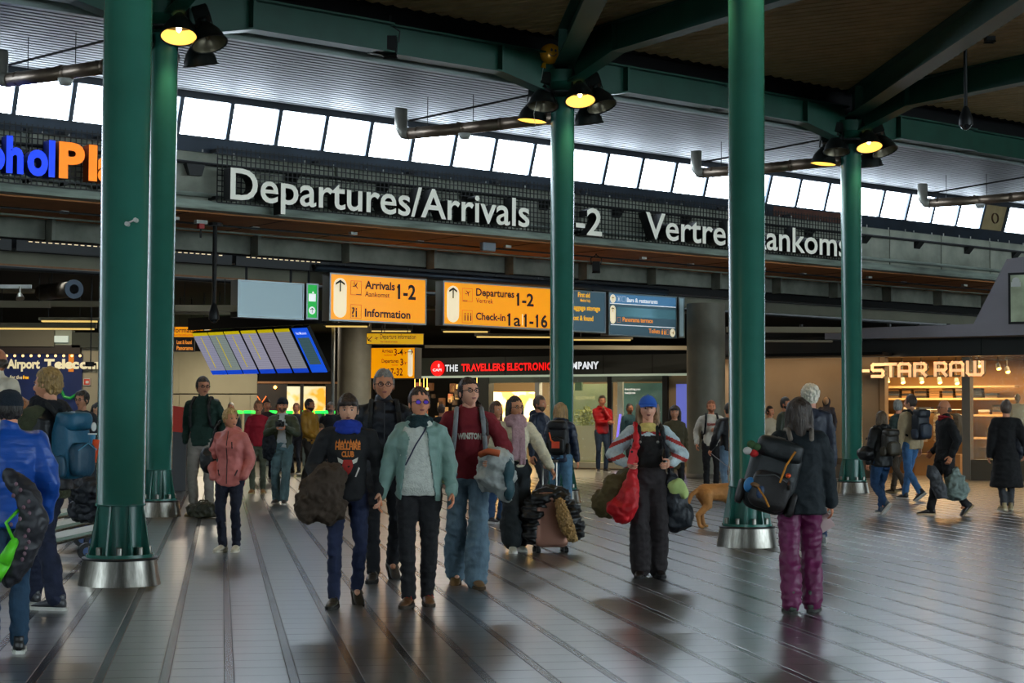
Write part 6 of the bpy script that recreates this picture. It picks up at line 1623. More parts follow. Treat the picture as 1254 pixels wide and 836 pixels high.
# suitcase with puffer jacket
g = G(674, 676); t = thing('suitcase', 'rose gold hard-shell suitcase on wheels with raised handle', 'suitcase', (g.x, g.y, 0), 12)
def rbox(x0, x1, y0, y1, z0, z1, e=.45, U=24, V=16):
    b = MB(); cx, cy, cz = (x0+x1)/2, (y0+y1)/2, (z0+z1)/2; rx, ry, rz_ = (x1-x0)/2, (y1-y0)/2, (z1-z0)/2; vs = []; fs = []
    se = lambda a, e: math.copysign(abs(a)**e, a)
    for i in range(V+1):
        th = -math.pi/2+math.pi*i/V
        for j in range(U):
            ph = 2*math.pi*j/U; vs.append((cx+rx*se(math.cos(th), e*.6)*se(math.cos(ph), e), cy+ry*se(math.cos(th), e*.6)*se(math.sin(ph), e), cz+rz_*se(math.sin(th), e)))
    for i in range(V):
        for j in range(U): fs.append((i*U+j, i*U+(j+1) % U, (i+1)*U+(j+1) % U, (i+1)*U+j))
    b.add(vs, fs); return b
rbox(-.20, .20, -.12, .12, .06, .68, .35).build('shell', [mat('rose_gold', (176,128,110), .3, .5)], t, smooth=True)
b = MB()
for sx in (-.08, .08): b.cyl((sx,.06,.66), (sx,.06,1.02), .010, seg=8)
b.cyl((-.10,.06,1.02), (.10,.06,1.02), .016, seg=8); b.build('handle', [M_inox], t)
for sx in (-.16, .16):
    for sy in (-.09, .09):
        b = MB(); b.cyl((sx-.022,sy,.03), (sx+.022,sy,.03), .03, seg=12); b.box(sx-.014,sx+.014,sy-.012,sy+.012,.03,.075); b.build('wheel', [M_black], t)
b = MB()
for c, r in (((-.20,-.02,.42),(.14,.15,.20)), ((-.22,0,.22),(.13,.12,.14)), ((.20,0,.40),(.15,.15,.19)), ((0,.05,.64),(.22,.15,.10)), ((.28,0,.26),(.12,.11,.12)), ((-.12,-.03,.58),(.12,.14,.12)), ((.12,-.03,.58),(.10,.12,.10))): b.ell(Vector(c), r, u=18, w=12)
soft('puffer_jacket', 'black puffer jacket draped over the rose gold suitcase', 'jacket', b, (g.x, g.y-.02, 0), (20,20,22), 'puffer', .013, .022, 7, 3, st=(.6,.6,2.6))
b = MB(); chain(b, [Vector((.10,-.17,.56)), Vector((.14,-.19,.42)), Vector((.19,-.18,.28)), Vector((.24,-.17,.18))], [.05,.07,.07,.05], 12)
soft('fur_trim', 'tan fur hood trim hanging across the suitcase', 'fur', b, (g.x, g.y-.02, 0), (178,140,84), 'hair', .010, .02, 38, 1)
# blue cap woman
p = Person('young woman in blue baseball cap and black dungarees carrying bags', 793, 706, 484, 0, female=True, hair='wavy', hairfront=True, hl=.95, hairc=(132,100,66), cap_=(44,96,190), top=((20,18,18),'fabric'), sleeveless=False, tr=((36,29,31),'fabric'), trw=1.28, flare=1.35, hem=.0, fl=(-.07,-.05,0), fr=(.10,.04,0), wl=(-.22,-.20,1.10), wr=(.20,-.20,1.10), el=(-.7,.3,-.6), er=(.7,.3,-.6), shoe=((34,26,24),(24,22,22)), boot=True, thm=.9, skin=(220,168,146), slv=1.2)
s = p; me = s.top.data; me.materials.append(fab((186,200,204),'knit')); me.materials.append(fab((170,50,44),'knit')); me.materials.append(fab((214,190,110),'knit'))
for f in me.polygons:
    c = f.center
    if abs(c.x) > .150*s.h or (c.z > 1.36*s.h and c.y > -2):
        st = math.sin((c.z*46+abs(c.x)*20)); f.material_index = 2 if st > .62 else 1
        if abs(c.x) < .10*s.h and c.y < 0 and c.z > 1.40*s.h: f.material_index = 3
b = MB()
for sx in (-1, 1):
    q = [s.surf(s.top, sx*.085*s.h, z*s.h, .006) for z in (1.30, 1.36, 1.41, 1.44)]; q = [v for v in q if v]+[Vector((sx*.09*s.h, .03, 1.475*s.h))]
    b.tube(q, .016, 6)
b.build('dungaree_strap', [fab((20,18,18))], s.t); b = MB()
for sx in (-1, 1): v_ = s.surf(s.top, sx*.085*s.h, 1.30*s.h, .018); b.ell(v_, (.014,.006,.014), u=10, w=6)
b.build('buckle', [M_inox], s.t)
b = MB()
for c, r in (((-.30,-.06,.80),(.15,.12,.17)), ((-.40,-.04,.70),(.13,.11,.14)), ((-.20,-.02,.90),(.12,.12,.12)), ((-.14,.04,.76),(.10,.12,.22)), ((-.12,.02,.66),(.09,.09,.10))): b.ell(Vector(c), r, u=18, w=12)
soft('carried_coat', 'olive coat bundled behind the red bag of the blue-capped woman', 'coat', b, s.t.location, (88,76,44), 'fabric', .013, .02, 8, 3)
b = MB()
chain(b, [Vector((-.16,-.19,.98)), Vector((-.18,-.20,.82)), Vector((-.22,-.20,.68)), Vector((-.25,-.20,.60))], [.045,.085,.115,.09], 14); b.ell(Vector((-.26,-.20,.66)), (.15,.09,.10), u=16, w=10); chain(b, [Vector((-.16,-.19,.98)), Vector((-.13,-.17,1.2)), Vector((-.12,-.12,1.38)), Vector((-.11,.0,1.45))], [.04,.03,.028,.025], 10)
soft('shoulder_bag', 'red crumpled shoulder bag on the arm of the blue-capped woman', 'bag', b, s.t.location, (196,22,32), 'shell', .012, .012, 9, 3)
b = MB()
for c, r in (((.26,-.02,.72),(.12,.10,.18)), ((.30,-.0,.58),(.15,.11,.14)), ((.24,0,.52),(.13,.10,.10)), ((.22,-.02,.88),(.08,.09,.12))): b.ell(Vector(c), r, u=18, w=12)
chain(b, [Vector((.22,-.04,.92)), Vector((.17,-.14,1.2)), Vector((.13,-.10,1.38)), Vector((.12,.02,1.46))], [.03,.022,.022,.022], 8)
soft('tote_bag', 'large dark tote bag hanging at the other side of the blue-capped woman', 'bag', b, s.t.location, (18,24,32), 'shell', .012, .010, 8, 3)
b = MB(); b.ell(Vector((.27,-.09,.86)), (.09,.05,.08), u=12, w=8); b.ell(Vector((.33,-.08,.80)), (.05,.05,.06), u=12, w=8)
soft('folded_cloth', 'pale lime cloth poking out of the dark tote bag', 'cloth', b, s.t.location, (176,196,120), 'fabric', .013, .008, 9, 2)
h_ = s.wri[-1]; b = MB(); b.box(-.035,.035,-.008,.008,-.07,.07); t = b.build('phone', [mat('phone_red', (214,40,50), .3)], None, s.t.matrix_basis @ Matrix.Translation(h_+Vector((.05,-.09,.06))) @ Matrix.Rotation(R(12), 4, 'Y')); tag(t, 'red phone held by the blue-capped woman', 'phone')
b = MB(); b.ell((-.015,-.009,.045), (.012,.003,.012), u=8, w=6); b.build('camera_lens', [M_black], t)
# purple trousers from behind
p = Person('woman seen from behind in purple trousers and dark fleece', 979, 748, 487, 176, female=True, hair='wavy', hl=.75, hairc=(58,44,34), top=((18,28,34),'fabric'), thm=.80, tflare=1.1, ex=1.12, tr=((104,26,74),'shell'), trw=1.12, flare=1.35, hem=.0, fl=(-.10,.05,0), fr=(.08,.18,.0), tl_=(-.3,-1), tr_=(.15,-1), wl=(-.27,-.10,.88), wr=(.25,-.10,.92), bw=1.22, slv=1.5, shoe=((72,84,72),(60,60,56)), boot=True, laces=(150,150,140), collar=.9, twist=-6)
b = MB(); loft(b, [(0,.0,.99,.20,.15), (0,.01,.90,.20,.155), (0,0,.84,.17,.13)], 18); 
bpk, dims = backpack(p, 'bulging dark rucksack slung on one shoulder of the woman in purple trousers', (26,30,32), (34,30,30), w=.42, hh=.58, d=.30, z=1.10, y=.20, x=.24, strapc=(120,110,100), rot=-16)
W_, H_, D_ = dims
for c, m_, r in (((.16,.16,-.10),(60,130,190),(.045,.035,.06)), ((.12,.2,-.09),(120,84,50),(.04,.03,.02)), ((-.10,.20,.05),(214,80,30),(.02,.02,.02)), ((.07,.21,-.13),(44,64,96),(.03,.02,.05))):
    b = MB(); b.ell(c, r, u=12, w=8); b.build('pouch', [fab(m_,'shell')], bpk, smooth=True)
for xs in (((-.10,.22,.24),(-.06,.24,.12),(-.05,.24,-.02)), ((.10,.24,-.10),(.03,.26,-.16),(-.02,.25,-.22))):
    b = MB(); b.tube(xs, .008, 6); b.build('cord', [fab((190,120,30),'strap')], bpk)
b = MB(); b.tube([(-.12,.20,.0), (-.12,.24,-.02),(-.13,.2,-.05)], .012, 6); b.build('carabiner', [M_inox], bpk)
pv = bpk.matrix_basis @ Vector((.19,.12,.14))
t = thing('flower_charm', 'small red and white flower tied to the dark rucksack', 'flower', pv)
for k, (c, m_) in enumerate((((0,0,0),(190,30,30)), ((-.05,0,.02),(200,196,190)), ((-.02,0,.07),(60,90,50)), ((.02,0,.05),(60,90,50)))): b = MB(); b.ell(c, (.035,.03,.03), u=10, w=8); b.build('petal', [fab(m_)], t, smooth=True)
b = MB(); b.box(.15,.29,-.004,.004,-.1,.08); t = b.build('paper_sheet', [mat('paper_pink', (206,180,176), .7)], None, p.t.matrix_basis @ Matrix.Translation(p.wri[-1]+Vector((-.12,-.05,-.02))) @ Matrix.Rotation(R(30), 4, 'Y')); tag(t, 'pale pink paper held by the woman in purple trousers', 'paper')
# white hair person behind her
p = Person('white-haired person behind the woman in purple trousers', 993, 667, 470, 182, hair='fluffy', hairk=1.05, hairc=(236,226,206), top=((32,38,54),'shell'), tr=((36,60,92),'denim'), fl=(-.12,.02,0), fr=(.06,.2,.02), shoe=((110,112,110),(160,160,156)), wr=(.25,-.1,.9), skin=(214,160,140))
# ------------------------------------------------------------------ left group
BLK = ((20,22,26),'fabric')
p = Person('blond traveller in dark vest with green sleeves and teal backpack seen from the side', 55, 744, 450, 242, hair='fluffy', hairk=.93, hairc=(150,118,66), top=((58,62,40),'knit'), thm=.80, ex=1.08, tr=((20,28,52),'denim'), trw=1.08, flare=1.15, fl=(-.08,-.20,0), fr=(.08,.18,.0), wl=(-.12,-.36,1.10), wr=(.14,-.34,1.08), skin=(204,150,122), shoe=((60,60,64),(196,194,186)), hyaw=18, slv=1.25, bw=1.1)
s = p; b = MB(); s.torso_shape(b, .86, 1.14, 1.08, top=1.47); me = voxel_union(b, s.vox, 4); folds(me, .008, 7); finish('vest', me, fab((18,20,24),'puffer'), s.t); p.scarf((18,20,26), 'scarf', False, .05)
bpk, d3 = backpack(p, 'teal hiking backpack with orange bottle worn by the blond traveller', (18,84,112), (24,66,88), w=.28, hh=.46, d=.20, z=1.17, y=.23)
b = MB(); b.cyl((-d3[0]-.02,.0,-.12), (-d3[0]-.04,.02,.10), .04, seg=12); b.build('bottle', [fab((60,130,170),'shell')], bpk, smooth=True); b = MB(); b.cyl((-d3[0]-.05,.03,-.12), (-d3[0]-.06,.05,.06), .035, seg=10); b.build('orange_tool', [fab((230,80,30),'shell')], bpk, smooth=True)
b = MB(); b.ell((0,.22,.16), (.03,.01,.035), u=10, w=8); b.box(-.05,.05,.205,.21,.10,.11); b.build('logo_mark', [M_white], bpk)
p = Person('person in bright blue puffer jacket and dark cap cut off by the left edge', 6, 800, 478, 205, hair='short', hairc=(40,34,30), beanie=(24,34,46), top=((22,74,160),'puffer'), ex=1.2, slv=1.55, thm=.84, tr=((30,60,84),'denim'), trw=1.1, wr=(.22,-.22,1.0), wl=(-.26,-.1,.9), fsc=5, foldj=1.6, collar=.9, hs=1.0)
g0_ = G(33, 790); b = MB(); chain(b, [Vector((-.06,-.02,1.12)), Vector((.05,-.06,1.02)), Vector((.10,-.06,.86)), Vector((.04,-.05,.66)), Vector((-.05,-.03,.50))], [.05,.07,.085,.08,.06], 12)
t = soft('shoulder_bag', 'patterned black, pink and green bag at the hip of the blue puffer jacket', 'bag', b, (P(30,520,p.Y-.2).x, p.Y-.25, 0), mat('bag_print', (40,40,46), .5), 'shell', .012, .01, 9, 3)
b = MB()
rg2 = random.Random(5)
for k in range(14): q = Vector((.03+rg2.uniform(-.05,.07), -.14, .62+k*.035)); b.ell(q, (.012,.008,.014), u=8, w=6)
b.build('pattern_patch', [fab((120,90,100),'shell')], t, smooth=True, kind='stuff')
b = MB(); chain(b, [Vector((.0,-.12,.72)), Vector((-.06,-.13,.60)), Vector((-.12,-.12,.50))], [.03,.045,.045], 10); b.tube([(.02,-.1,.92),(-.05,-.13,.84),(.0,-.12,.72)], .012, 6); b.build('lime_panel', [fab((96,214,40),'shell')], t, smooth=True)
p = Person('bald person in cream fleece behind the others at the left edge', -7, 655, 426, 150, hair='bald', hairc=(70,56,46), skin=(186,128,100), top=((214,204,184),'fabric'), collar=1.2, slv=1.3, ex=1.15, hpitch=6, hyaw=60)
p = Person('woman with auburn bob and orange collar looking down at the left edge', 22, 690, 487, 200, female=True, hair='bob', hairc=(140,88,46), top=((190,122,66),'fabric'), ex=1.05, collar=.8, wl=(-.1,-.3,1.08), wr=(.1,-.3,1.08), hpitch=18, skin=(200,146,118), tr=((60,40,30),'fabric'))
p.scarf((24,24,30), 'scarf', False, .035)
p = Person('curly-haired woman with glasses peering between the backpack and the column', 98, 636, 478, -12, female=True, hair='curly', hairc=(44,34,28), glasses=(60,44,40), top=((34,36,44),'fabric'), skin=(200,146,120), hyaw=-8, hdrop=0)
p = Person('dark-haired girl half hidden by the nearest green column', 118, 632, 493, 10, female=True, hair='long', hl=.7, hairc=(28,22,20), top=((190,170,130),'fabric'), skin=(206,156,126), hpitch=14)
# luggage trolleys nested beside the column
for k in range(3):
    g = G(104-k*6, 690-k*17); t = thing('luggage_trolley', ['front luggage trolley half hidden behind the nearest green column','middle luggage trolley of the nested row beside the nearest column','rearmost luggage trolley of the nested row beside the nearest column'][k], 'trolley', (g.x-.25, g.y+.1, 0), -62, 'nested luggage trolleys')
    b = MB(); b.add([(-.28,-.5,.16),(.28,-.5,.16),(.28,.45,.34),(-.28,.45,.34),(-.28,-.5,.20),(.28,-.5,.20),(.28,.45,.38),(-.28,.45,.38)], [(3,2,1,0),(4,5,6,7),(0,1,5,4),(1,2,6,5),(2,3,7,6),(3,0,4,7)]); b.build('platform', [mat('trolley_panel', (120,136,122), .4, .3)], t)
    b = MB()
    for sx in (-.27, .27): b.tube([(sx,-.5,.14),(sx,.42,.34),(sx,.50,.6),(sx,.62,1.02)], .018, 7)
    b.tube([(-.27,.62,1.02),(.27,.62,1.02)], .022, 8); b.tube([(-.27,.5,.6),(.27,.5,.6)], .015, 6); b.build('frame', [M_inox], t)
    b = MB()
    for zz in (.78, .86, .94):
        b.tube([(-.25,.56+.0,zz),(-.25,.36,zz),(.25,.36,zz),(.25,.56,zz)], .007, 5)
    b.build('basket', [M_black], t)
    b = MB(); b.box(-.2,.2,.6,.66,1.0,1.05); b.box(-.2,.2,.48,.52,.5,.66); b.build('handle_grip', [fab((200,40,30),'shell') if k == 0 else M_black], t)
    for sx, sy in ((-.24,.30),(.24,.30),(0,-.42)):
        b = MB(); b.cyl((sx-.03,sy,.09), (sx+.03,sy,.09), .09, seg=18); b.build('wheel', [M_black], t); b2_ = MB(); b2_.cyl((sx-.034,sy,.09),(sx+.034,sy,.09),.045,seg=12); b2_.build('wheel_hub', [mat('hub_blue',(50,80,130),.4)], t)
    b = MB(); b.ell((0,-.05,.52), (.22,.30,.20), u=18, w=12)
g = G(74, 700); b = MB()
for c, r in (((0,0,.75),(.22,.2,.16)), ((.1,.05,.9),(.18,.16,.14)), ((-.05,.1,.55),(.2,.2,.12))): b.ell(Vector(c), r, u=16, w=10)
soft('luggage_pile', 'dark travel bags piled on the trolleys beside the nearest column', 'luggage', b, (g.x+.1, g.y+.75, 0), (30,34,42), 'shell', .014, .02, 9, 3)
# ------------------------------------------------------------------ left middle
p = Person('tall man with glasses in dark green sweater and pale trousers looking aside', 247, 632, 461, -8, hair='short', hairc=(48,38,32), glasses=(30,30,30), top=((26,52,44),'knit'), collar=.5, tr=((146,138,130),'fabric'), trw=1.05, fl=(-.12,.06,0), fr=(.12,-.05,0), wl=(-.22,-.03,.93), wr=(.20,-.02,.93), hyaw=35, skin=(196,140,116), shoe=((170,150,110),(150,130,100)), nohand=2, bw=1.05)
backpack(p, 'dark backpack on the tall man in the green sweater', (30,34,34), z=1.22, y=.2)
g = G(249, 634); b = MB(); chain(b, [Vector((-.18,0,.12)), Vector((0,0,.13)), Vector((.18,0,.12))], [.10,.12,.10], 14); b.box(-.2,.2,-.1,.1,.02,.12)
t = soft('duffel_bag', 'dark olive duffel bag on the floor by the tall man in green', 'bag', b, (g.x+.02, g.y-.02, 0), (44,44,28), 'shell', .012, .012, 9, 3)
b = MB(); b.tube([(-.12,-.1,.16),(-.05,-.1,.27),(.06,-.1,.27),(.12,-.1,.16)], .012, 6); b.build('handle', [fab((60,56,40),'strap')], t)
p = Person('blond curly-haired woman in pink jacket with hands in her pockets', 281, 675, 500, -10, female=True, hair='curly', hairk=.98, hairc=(186,152,96), top=((196,112,106),'shell'), hood=True, collar=.7, zip=(60,40,44), thm=.80, ex=1.04, tr=((22,28,48),'denim'), wl=(-.20,-.08,.90), wr=(.20,-.08,.90), el=(-.7,.6,-.2), er=(.7,.6,-.2), hyaw=48, nohand=2, shoe=((206,200,180),(214,210,196)), fl=(-.08,-.02,0), fr=(.08,.02,0), skin=(212,152,124), slv=1.15, bw=1.12)
b = MB()
for sx in (-1, 1):
    q = [p.surf(p.top, sx*x*p.h, z*p.h, .006) for x, z in ((.125,1.0),(.10,.93))]; 
    if all(q): b.tube(q, .008, 5)
q = [p.surf(p.top, x*p.h, z*p.h, .006) for x, z in ((.06,1.34),(.07,1.26))]
if all(q): b.tube(q, .007, 5)
b.build('pocket_zip', [fab((50,34,40),'strap')], p.t, kind='stuff')
b = MB(); b.ell((-.26,.06,1.02), (.10,.09,.15), u=16, w=10); b.tube([(-.24,.02,1.14),(-.16,-.06,1.4),(-.12,.02,1.47)], .014, 6)
soft('shoulder_bag', 'black bag hanging at the side of the woman in pink', 'bag', b, p.t.location, (16,18,22), 'leather', .012, .006, 9, 2)
p = Person('woman in red sweater standing behind the pink jacket', 315, 604, 490, 5, female=True, hair='pony', hairc=(150,110,80), top=((170,26,48),'fabric'), tr=((90,96,80),'fabric'), shoe=((170,120,70),(190,170,130)), wr=(.2,-.1,.95), fr=(.1,.1,0))
p = Person('man in navy beanie and olive jacket holding a camera', 345, 617, 487, 0, hair='short', hairc=(90,60,40), beanie=(16,22,36), beard=(96,66,44), top=((58,66,46),'shell'), gap=(.09,.05), inner=((176,180,184),'fabric'), tr=((84,110,116),'denim'), trw=1.1, flare=1.2, fl=(-.10,.08,.0), fr=(.05,-.10,0), wl=(-.06,-.30,1.26), wr=(.09,-.30,1.26), el=(-.6,.1,-.8), er=(.6,.1,-.8), shoe=((60,54,50),(206,204,200)), thm=.84, slv=1.15, bw=1.1)
hc = p.W(Vector((.01,-.40,1.32))*p.h); t = thing('camera', 'black camera held at chest height by the beanie man', 'camera', hc)
b = MB(); b.box(-.075,.075,-.03,.03,-.05,.045); b.box(-.03,.03,-.02,.03,.045,.07); b.build('body', [M_black], t); b = MB(); b.cyl((0,-.03,-.005),(0,-.1,-.005),.035,seg=14); b.build('camera_lens', [M_black], t, smooth=True)
b = MB(); b.ell((-.22,-.12,1.05), (.12,.10,.24), u=16, w=10); b.ell((-.24,-.06,.9), (.10,.09,.15), u=14, w=10)
soft('carried_coat', 'dark navy coat over the arm of the beanie man', 'coat', b, p.t.location, (20,26,36), 'fabric', .014, .016, 9, 3)
p = Person('bearded man in mustard jacket turned to the right behind the boy', 378, 600, 488, 62, hair='short', hairc=(34,26,22), beard=(34,26,22), top=((168,122,36),'shell'), hood=True, tr=((40,34,30),'fabric'), fl=(-.08,-.2,0), fr=(.08,.2,0), wl=(-.1,-.25,1.0), shoe=((150,110,60),(140,110,70)), skin=(176,120,90), slv=1.2)
p = Person('older man with grey beard behind the mustard jacket', 404, 592, 492, -10, hair='short', hairc=(130,120,110), beard=(170,164,156), top=((28,30,36),'fabric'), skin=(190,140,116))
p = Person('small child in dark clothes in front of the grey-bearded man', 392, 597, 519, -15, H=1.38, hair='short', fringe=True, hairc=(110,84,56), top=((34,32,38),'fabric'), hs=1.2, wl=(-.1,-.25,1.2), tr=((30,34,44),'denim'))
p = Person('fair person half seen behind the man with the camera', 268+58, 588, 489, 10, female=True, hair='short', hairc=(58,42,36), top=((60,40,44),'fabric'))
rgp = random.Random(4)
for k, (u, v, c, hcr, fa) in enumerate(((282,576,(60,70,80),(190,186,180),0),(341,578,(110,60,50),(60,44,36),20),(362,580,(50,56,70),(150,110,80),-20),(420,584,(44,50,60),(170,160,150),10),(428,592,(120,110,100),(120,90,60),-30),(232,575,(70,60,50),(50,40,34),0),(540,590,(30,34,40),(70,50,40),160))):
    Person(['distant grey-haired person by the green gate lights','distant person in rust top beyond the camera man','distant fair-haired person in slate top near the gates','distant white-haired person beside the pale post','distant brown-haired person in beige by the thick grey column','distant dark-haired person beside the half hidden column','distant person in black under the square orange sign'][k], u, v, 492+rgp.uniform(0,3), fa, hair='short', hairc=hcr, top=(c,'fabric'), tr=((40,44,56),'denim'), group='distant travellers')
# ------------------------------------------------------------------ middle
p = Person('woman with curly brown hair half hidden behind the maroon hoodie', 607, 640, 491, 40, female=True, hair='wavy', hl=.5, hairc=(84,56,38), top=((110,70,56),'fabric'), tr=((44,74,110),'denim'), skin=(200,146,116), shoe=((40,40,44),(200,200,200)))
b = MB(); b.ell((-.05,-.28,.78), (.13,.1,.13), u=14, w=10); soft('handbag', 'small tan bag carried by the half hidden curly-haired woman', 'bag', b, p.t.location, (150,104,60), 'leather', .014, .006)
p = Person('bearded man in navy jacket beside the woman with the black backpack', 660, 628, 484, 58, hair='short', hairc=(84,66,54), beard=(96,78,62), top=((24,34,54),'shell'), hood=True, tr=((44,46,50),'fabric'), skin=(190,136,110), fl=(-.08,-.16,0), fr=(.08,.18,.04), slv=1.15)
p = Person('blond woman in navy jacket seen from behind with black backpack', 686, 633, 493, 168, female=True, hair='bob', hairc=(168,132,84), hl=1.4, top=((24,36,60),'puffer'), hood=True, tr=((86,128,160),'denim'), trw=1.1, flare=1.25, fl=(-.10,.08,0), fr=(.1,-.05,0), slv=1.2, bw=1.1, thm=.84)
bpk, d3 = backpack(p, 'black backpack with orange tag worn by the blond woman in navy', (18,20,24), w=.32, hh=.50, d=.2, z=1.20, y=.22)
b = MB(); b.box(-.10,.02,d3[1]*1.6,d3[1]*1.6+.01,-.14,-.04); b.build('luggage_tag', [fab((230,80,50),'shell')], bpk); b = MB(); b.tube([(.06,d3[1]*1.6,.1),(.03,d3[1]*1.62,-.02),(-.03,d3[1]*1.62,-.06)], .012, 6); b.build('orange_strap', [fab((230,90,30),'shell')], bpk)
p = Person('man in red jacket with hand at his chin before the shop window', 737, 578, 484, 12, hair='short', hairc=(70,56,46), top=((172,20,26),'puffer'), hood=True, tr=((34,50,70),'denim'), wr=(.02,-.16,1.42), wl=(.08,-.22,1.14), el=(-.5,.4,-.6), er=(.5,-.2,-.9), skin=(186,130,104), ex=1.08, thm=.86)
p = Person('man in teal and black jacket behind the blue-capped woman', 771, 580, 494, 30, hair='short', hairc=(28,22,20), top=((24,60,66),'fabric'), tr=BLK, skin=(150,104,80))
p = Person('woman in olive coat with dark shoulder-length hair behind the blue-capped woman', 826, 617, 496, 12, female=True, hair='bob', hl=1.1, fringe=True, hairc=(50,38,30), top=((74,66,42),'fabric'), ex=1.1, thm=.62, tr=((30,30,34),'fabric'), hyaw=-20, skin=(204,150,122), wr=(.2,-.1,.9))
p = Person('red-bearded man in white sweatshirt with red print and a paper cup', 871, 603, 490, 0, hair='short', hairc=(150,84,50), beard=(160,90,54), top=((212,206,194),'fabric'), tr=((22,22,26),'fabric'), trw=1.05, wr=(.10,-.24,1.18), er=(.7,.2,-.6), wl=(-.28,.0,.92), shoe=((30,30,32),(180,180,176)), slv=1.2, bw=1.08)
p.print_text(p.top, 'RGANAME', 1.27*p.h, .19, .05, Mrd, .05)
backpack(p, 'dark backpack on the man in the white sweatshirt, straps in front', (26,28,30), z=1.22, y=.2)
b = MB(); b.lathe([(.0,-.06),(.03,-.06),(.038,.06),(.04,.065),(.0,.07)], seg=14); t = b.build('paper_cup', [M_white], None, p.t.matrix_basis @ Matrix.Translation(p.wri[1]+Vector((-.05,-.07,.04)))); tag(t, 'white paper cup held by the man in the white sweatshirt', 'cup')
p = Person('dog walker in black jacket mostly hidden behind the column', 893, 613, 493, 200, hair='short', hairc=(34,28,24), top=((24,26,32),'shell'), tr=((110,136,160),'denim'), trw=1.05, wr=(.30,-.12,.92), slv=1.3, ex=1.1, fr=(.1,.1,0), shoe=((50,50,54),(180,180,180)))
hand_w = p.W(p.wri[1])
# dog
def dog(loc, rz):
    t = thing('dog', 'golden tan dog on a lead walking beside the green column', 'dog', loc, rz)
    b = MB()      # faces +x
    chain(b, [Vector((-.30,0,.50)), Vector((-.12,0,.50)), Vector((.10,0,.49)), Vector((.26,0,.51))], [.115,.120,.140,.125], 14)
    b.ell((.14,0,.45), (.16,.115,.15), u=16, w=12); b.ell((-.28,0,.50), (.13,.11,.12), u=16, w=12)
    chain(b, [Vector((.26,0,.56)), Vector((.38,0,.66)), Vector((.44,0,.72))], [.095,.078,.07], 12)
    b.ell((.46,0,.73), (.085,.075,.075), u=14, w=10); chain(b, [Vector((.50,0,.715)), Vector((.60,0,.69))], [.05,.036], 10)
    for sy in (-1, 1): b.ell((.42,sy*.068,.72), (.035,.016,.06), u=10, w=8)
    for sy, fx, bx in ((-1, .10, -.06), (1, -.04, .08)):
        chain(b, [Vector((.22,sy*.075,.46)), Vector((.20+fx*.4,sy*.08,.30)), Vector((.22+fx,sy*.08,.12)), Vector((.23+fx,sy*.08,.04))], [.07,.045,.032,.030], 10); b.ell((.26+fx,sy*.08,.025), (.045,.032,.025), u=10, w=8)
        chain(b, [Vector((-.30,sy*.07,.47)), Vector((-.25+bx*.4,sy*.08,.32)), Vector((-.38+bx,sy*.08,.19)), Vector((-.35+bx,sy*.08,.05))], [.095,.060,.034,.030], 10); b.ell((-.32+bx,sy*.08,.025), (.048,.032,.025), u=10, w=8)
    chain(b, [Vector((-.40,0,.53)), Vector((-.50,0,.46)), Vector((-.54,0,.36)), Vector((-.55,0,.29))], [.035,.032,.028,.015], 8)
    me = voxel_union(b, .012, 4); folds(me, .004, 22); finish('body', me, mat('dog_fur', (172,116,58), .7, nscale=5, namt=.25, bump=.3, bscale=60), t)
    b = MB(); b.ell((.635,0,.70), (.016,.018,.014), u=10, w=8)
    for sy in (-1, 1): b.ell((.525,sy*.045,.745), (.010,.008,.010), u=8, w=6)
    b.build('nose_and_eyes', [M_black], t, smooth=True)
    b = MB(); b.tube([Vector((.35+.02*math.cos(a)*0,.085*math.cos(a),.63+.075*math.sin(a))) for a in np.linspace(0, 2*math.pi, 17)], .010, 6); b.build('collar', [fab((40,50,70),'strap')], t)
    return t
g = G(886, 646); dg_ = dog((g.x, g.y, 0), 20)
b = MB(); nk = dg_.matrix_basis @ Vector((.33,0,.70)); mid = (hand_w+nk)/2-Vector((0,0,.06)); b.tube([hand_w-Vector((0,0,.08)), mid, nk], .007, 5); t = b.build('dog_lead', [fab((120,120,124),'strap')], None); tag(t, 'thin grey lead running from the walker to the dog', 'lead')
# ------------------------------------------------------------------ right side
p = Person('dark-haired bearded man in dark green jacket left of the white-haired person', 962, 603, 486, 52, hair='short', hairc=(34,28,24), beard=(40,32,28), top=((44,50,36),'shell'), tr=BLK, skin=(180,126,98), slv=1.2, ex=1.05)
p = Person('woman with her hair in a bun in pale top beyond the nearest right column', 943, 592, 497, 40, female=True, hair='lowbun', hairc=(44,32,26), top=((190,176,152),'fabric'), tr=BLK)
p = Person('woman from behind in black coat with patterned backpack and blue jeans', 1080, 629, 503, 205, female=True, hair='bob', hl=1.3, hairc=(104,84,60), top=((18,20,22),'shell'), hood=True, thm=.80, ex=1.12, slv=1.35, tr=((36,70,108),'denim'), trw=1.12, fl=(-.06,-.10,0), fr=(.10,.24,.10), pr=45, kr=(.1,-1,0), wl=(-.26,-.1,.92), shoe=((90,100,110),(214,210,200)), bw=1.12)
backpack(p, 'black and gold patterned backpack on the woman in blue jeans', (42,36,28), (64,56,40), w=.30, hh=.44, d=.2, z=1.20, y=.24)
b = MB(); b.ell((0,0,.98), (.16,.11,.12), u=16, w=10); b.tube([(-.08,0,1.06),(0,0,1.24),(.08,0,1.06)], .012, 6)
q = P(1061, 520, p.Y-.1); soft('handbag', 'glossy black handbag beside the patterned backpack', 'bag', b, (q.x, q.y, 0), (16,16,20), 'leather', .014, .008)
